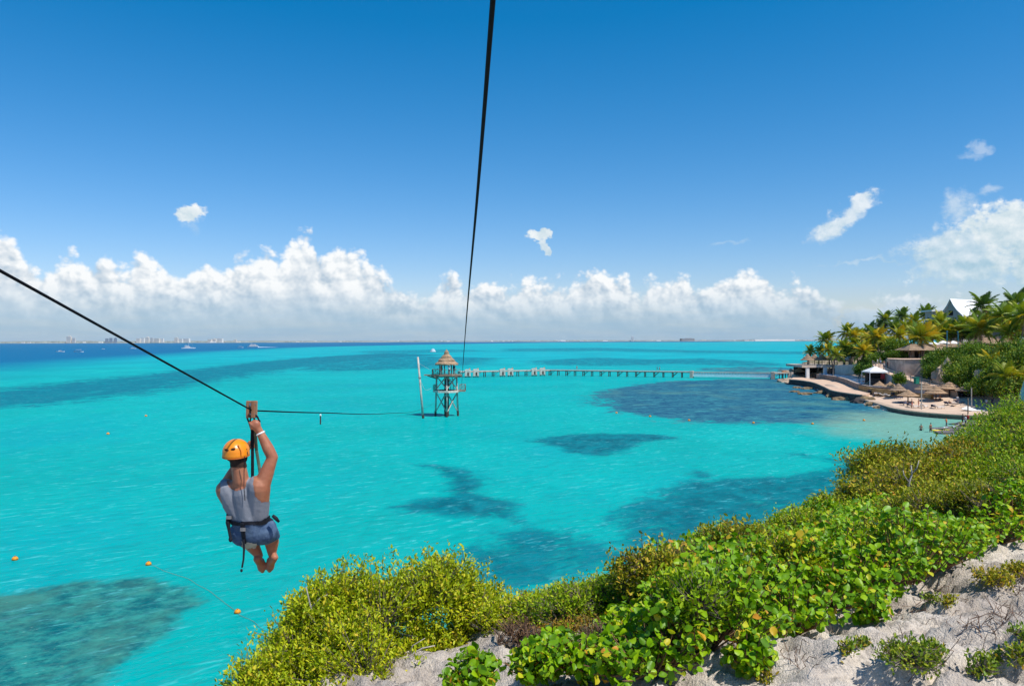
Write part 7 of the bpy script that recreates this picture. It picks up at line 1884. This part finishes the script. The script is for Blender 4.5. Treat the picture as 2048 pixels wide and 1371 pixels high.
TV = np.array([(-.5, -.5, 0), (.5, -.5, 0), (.5, .5, 0), (-.5, .5, 0), (-.3, -.3, 1), (.35, -.25, .9), (.25, .3, 1), (-.3, .3, .85)]); TF = np.array([(0, 1, 5, 4), (1, 2, 6, 5), (2, 3, 7, 6), (3, 0, 4, 7), (4, 5, 6, 7)])
n = 4200; pq = r_.uniform(-300, 1740, n); P_ = np.array([far_at(p, 2.2, 90 + 900 * r_.random() ** 2) for p in pq])
hh = r_.uniform(6, 13, n) * (1 + .6 * fbm(pq / 60, pq * 0, 0, 3, 8)) * np.where(pq < 700, 1.25, 1.0)
V_ = P_[:, None, :] + TV[None] * np.stack([r_.uniform(20, 60, n), r_.uniform(20, 50, n), hh], 1)[:, None, :]
ft = np_mesh('far_trees', V_.reshape(-1, 3), (TF[None] + (np.arange(n) * 8)[:, None, None]).reshape(-1, 4), mat('far_foliage', (.26, .30, .27), .95, .05, .3, .01))  # foliage greyed and paled: distance haze put into its colour
tag(link_mesh('far_trees', ft), 'dark low line of trees along the far coast', 'trees', kind='stuff')
def tower_block(label, px_, w_px, top_px, col_name, col, steps=1, group=None, back=60, cat='building'):
    p = far_at(px_, 2.2, back); m_per = p.y / F; W_ = w_px * m_per; H_ = top_px * m_per
    o = thing('hotel_building' if top_px > 4 else 'coast_building', p, label, cat, group); m_ = mat(col_name, col, .8, .1, .12, .02)
    mb = MB(); mb.box(p + Vector((0, W_ * .3, H_ * .5)), (W_, W_ * .6, H_)); mb.build('wall', m_, o)
    if steps > 1: mb = MB(); mb.box(p + Vector((W_ * .1, W_ * .3, H_ * 1.06)), (W_ * .45, W_ * .4, H_ * .12)); mb.build('roof_house', m_, o)
    if top_px > 5:
        nf = int(H_ / 9); mb = MB()
        for k in range(nf): mb.box(p + Vector((0, -.4, H_ * (k + .6) / nf)), (W_ * .86, 1.2, H_ / nf * .38))
        mb.build('window_band', mat('far_glass', (.34, .38, .42), .4, .3), o)  # glass paled the same way, haze painted into the colour
cw, cg, cb = (.74, .68, .60), (.58, .58, .57), (.17, .24, .34)
mains = [(137, 9, 13, 'far_cream', cw, 2, 'tall cream hotel tower standing alone at the left of the coast'), (147, 6, 10, 'far_grey', cg, 1, 'grey hotel block touching the tall cream tower'), (213, 5, 9, 'far_blue', cb, 1, 'left of the three blue-grey towers'), (221, 5, 10, 'far_blue', cb, 1, 'middle of the three blue-grey towers'), (230, 5, 9.5, 'far_blue', cb, 2, 'right of the three blue-grey towers'),
         (276, 7, 9, 'far_cream', cw, 1, 'first pale hotel right of the cable'), (285, 6, 10, 'far_white', (.8, .78, .74), 1, 'second pale hotel right of the cable'), (294, 7, 11, 'far_cream', cw, 2, 'third pale hotel right of the cable, the tallest there'), (303, 5, 10, 'far_grey', cg, 1, 'narrow grey hotel right of the tallest pale one'), (313, 10, 9, 'far_cream', cw, 1, 'wide pale hotel at the right of that cluster'), (323, 7, 8.5, 'far_white', (.8, .78, .74), 1, 'last white hotel of that cluster'),
         (352, 7, 10, 'far_cream', cw, 2, 'pale hotel left behind the catamaran'), (361, 7, 8, 'far_white', (.8, .78, .74), 1, 'white hotel right behind the catamaran mast'), (372, 12, 8.5, 'far_white', (.8, .78, .74), 1, 'long white hotel behind the catamaran'), (419, 8, 7, 'far_cream', cw, 1, 'lower pale hotel left of the white pair'), (428, 7, 7.5, 'far_cream', cw, 2, 'pale hotel beside the white pair'), (439, 11, 8.5, 'far_white', (.8, .78, .74), 1, 'bright white hotel pair before the ferry'),
         (1265, 5, 9, 'far_white', (.8, .78, .74), 2, 'lone white tower on the far shore right of the zip tower'), (1376, 26, 5.2, 'far_brown', (.30, .26, .24), 2, 'long brown-grey building on the far shore'), (1550, 80, 3.2, 'far_white', (.8, .78, .74), 1, 'very long low white building at the right end of the far shore'), (470, 6, 6, 'far_cream', cw, 2, 'small domed pale building left of the ferry')]
for (px_, w_, t_, cn_, cl_, st_, lb_) in mains: tower_block(lb_, px_, w_, t_, cn_, cl_, st_, 'hotels on the far coast')
rs = random.Random(5)
for i in range(90):
    px_ = rs.uniform(2, 1630)
    tower_block('small low pale building on the far coast line', px_, rs.uniform(3, 10), rs.uniform(1.4, 2.9), rs.choice(['far_cream', 'far_white', 'far_grey']), (.74, .68, .60), 1, 'low buildings along the far coast', 20 + rs.random() * 200)

# ---------------------------------------------------------------- haze over the sea
hz = MB(); hz.box((0, 7475, 55), (53000, 15450, 122))
hm = bpy.data.materials.new('haze'); hm.use_nodes = True
t = NT(hm.node_tree); t.n.clear(); out = t.new('ShaderNodeOutputMaterial'); pv = t.new('ShaderNodeVolumePrincipled')
t.put(pv.inputs['Color'], (0.80, 0.90, 1.0, 1)); t.put(pv.inputs['Density'], 1.5e-5); t.put(pv.inputs['Anisotropy'], 0.0)
t.l.new(pv.outputs[0], out.inputs['Volume'])
tag(hz.build('haze', hm), kind='stuff')
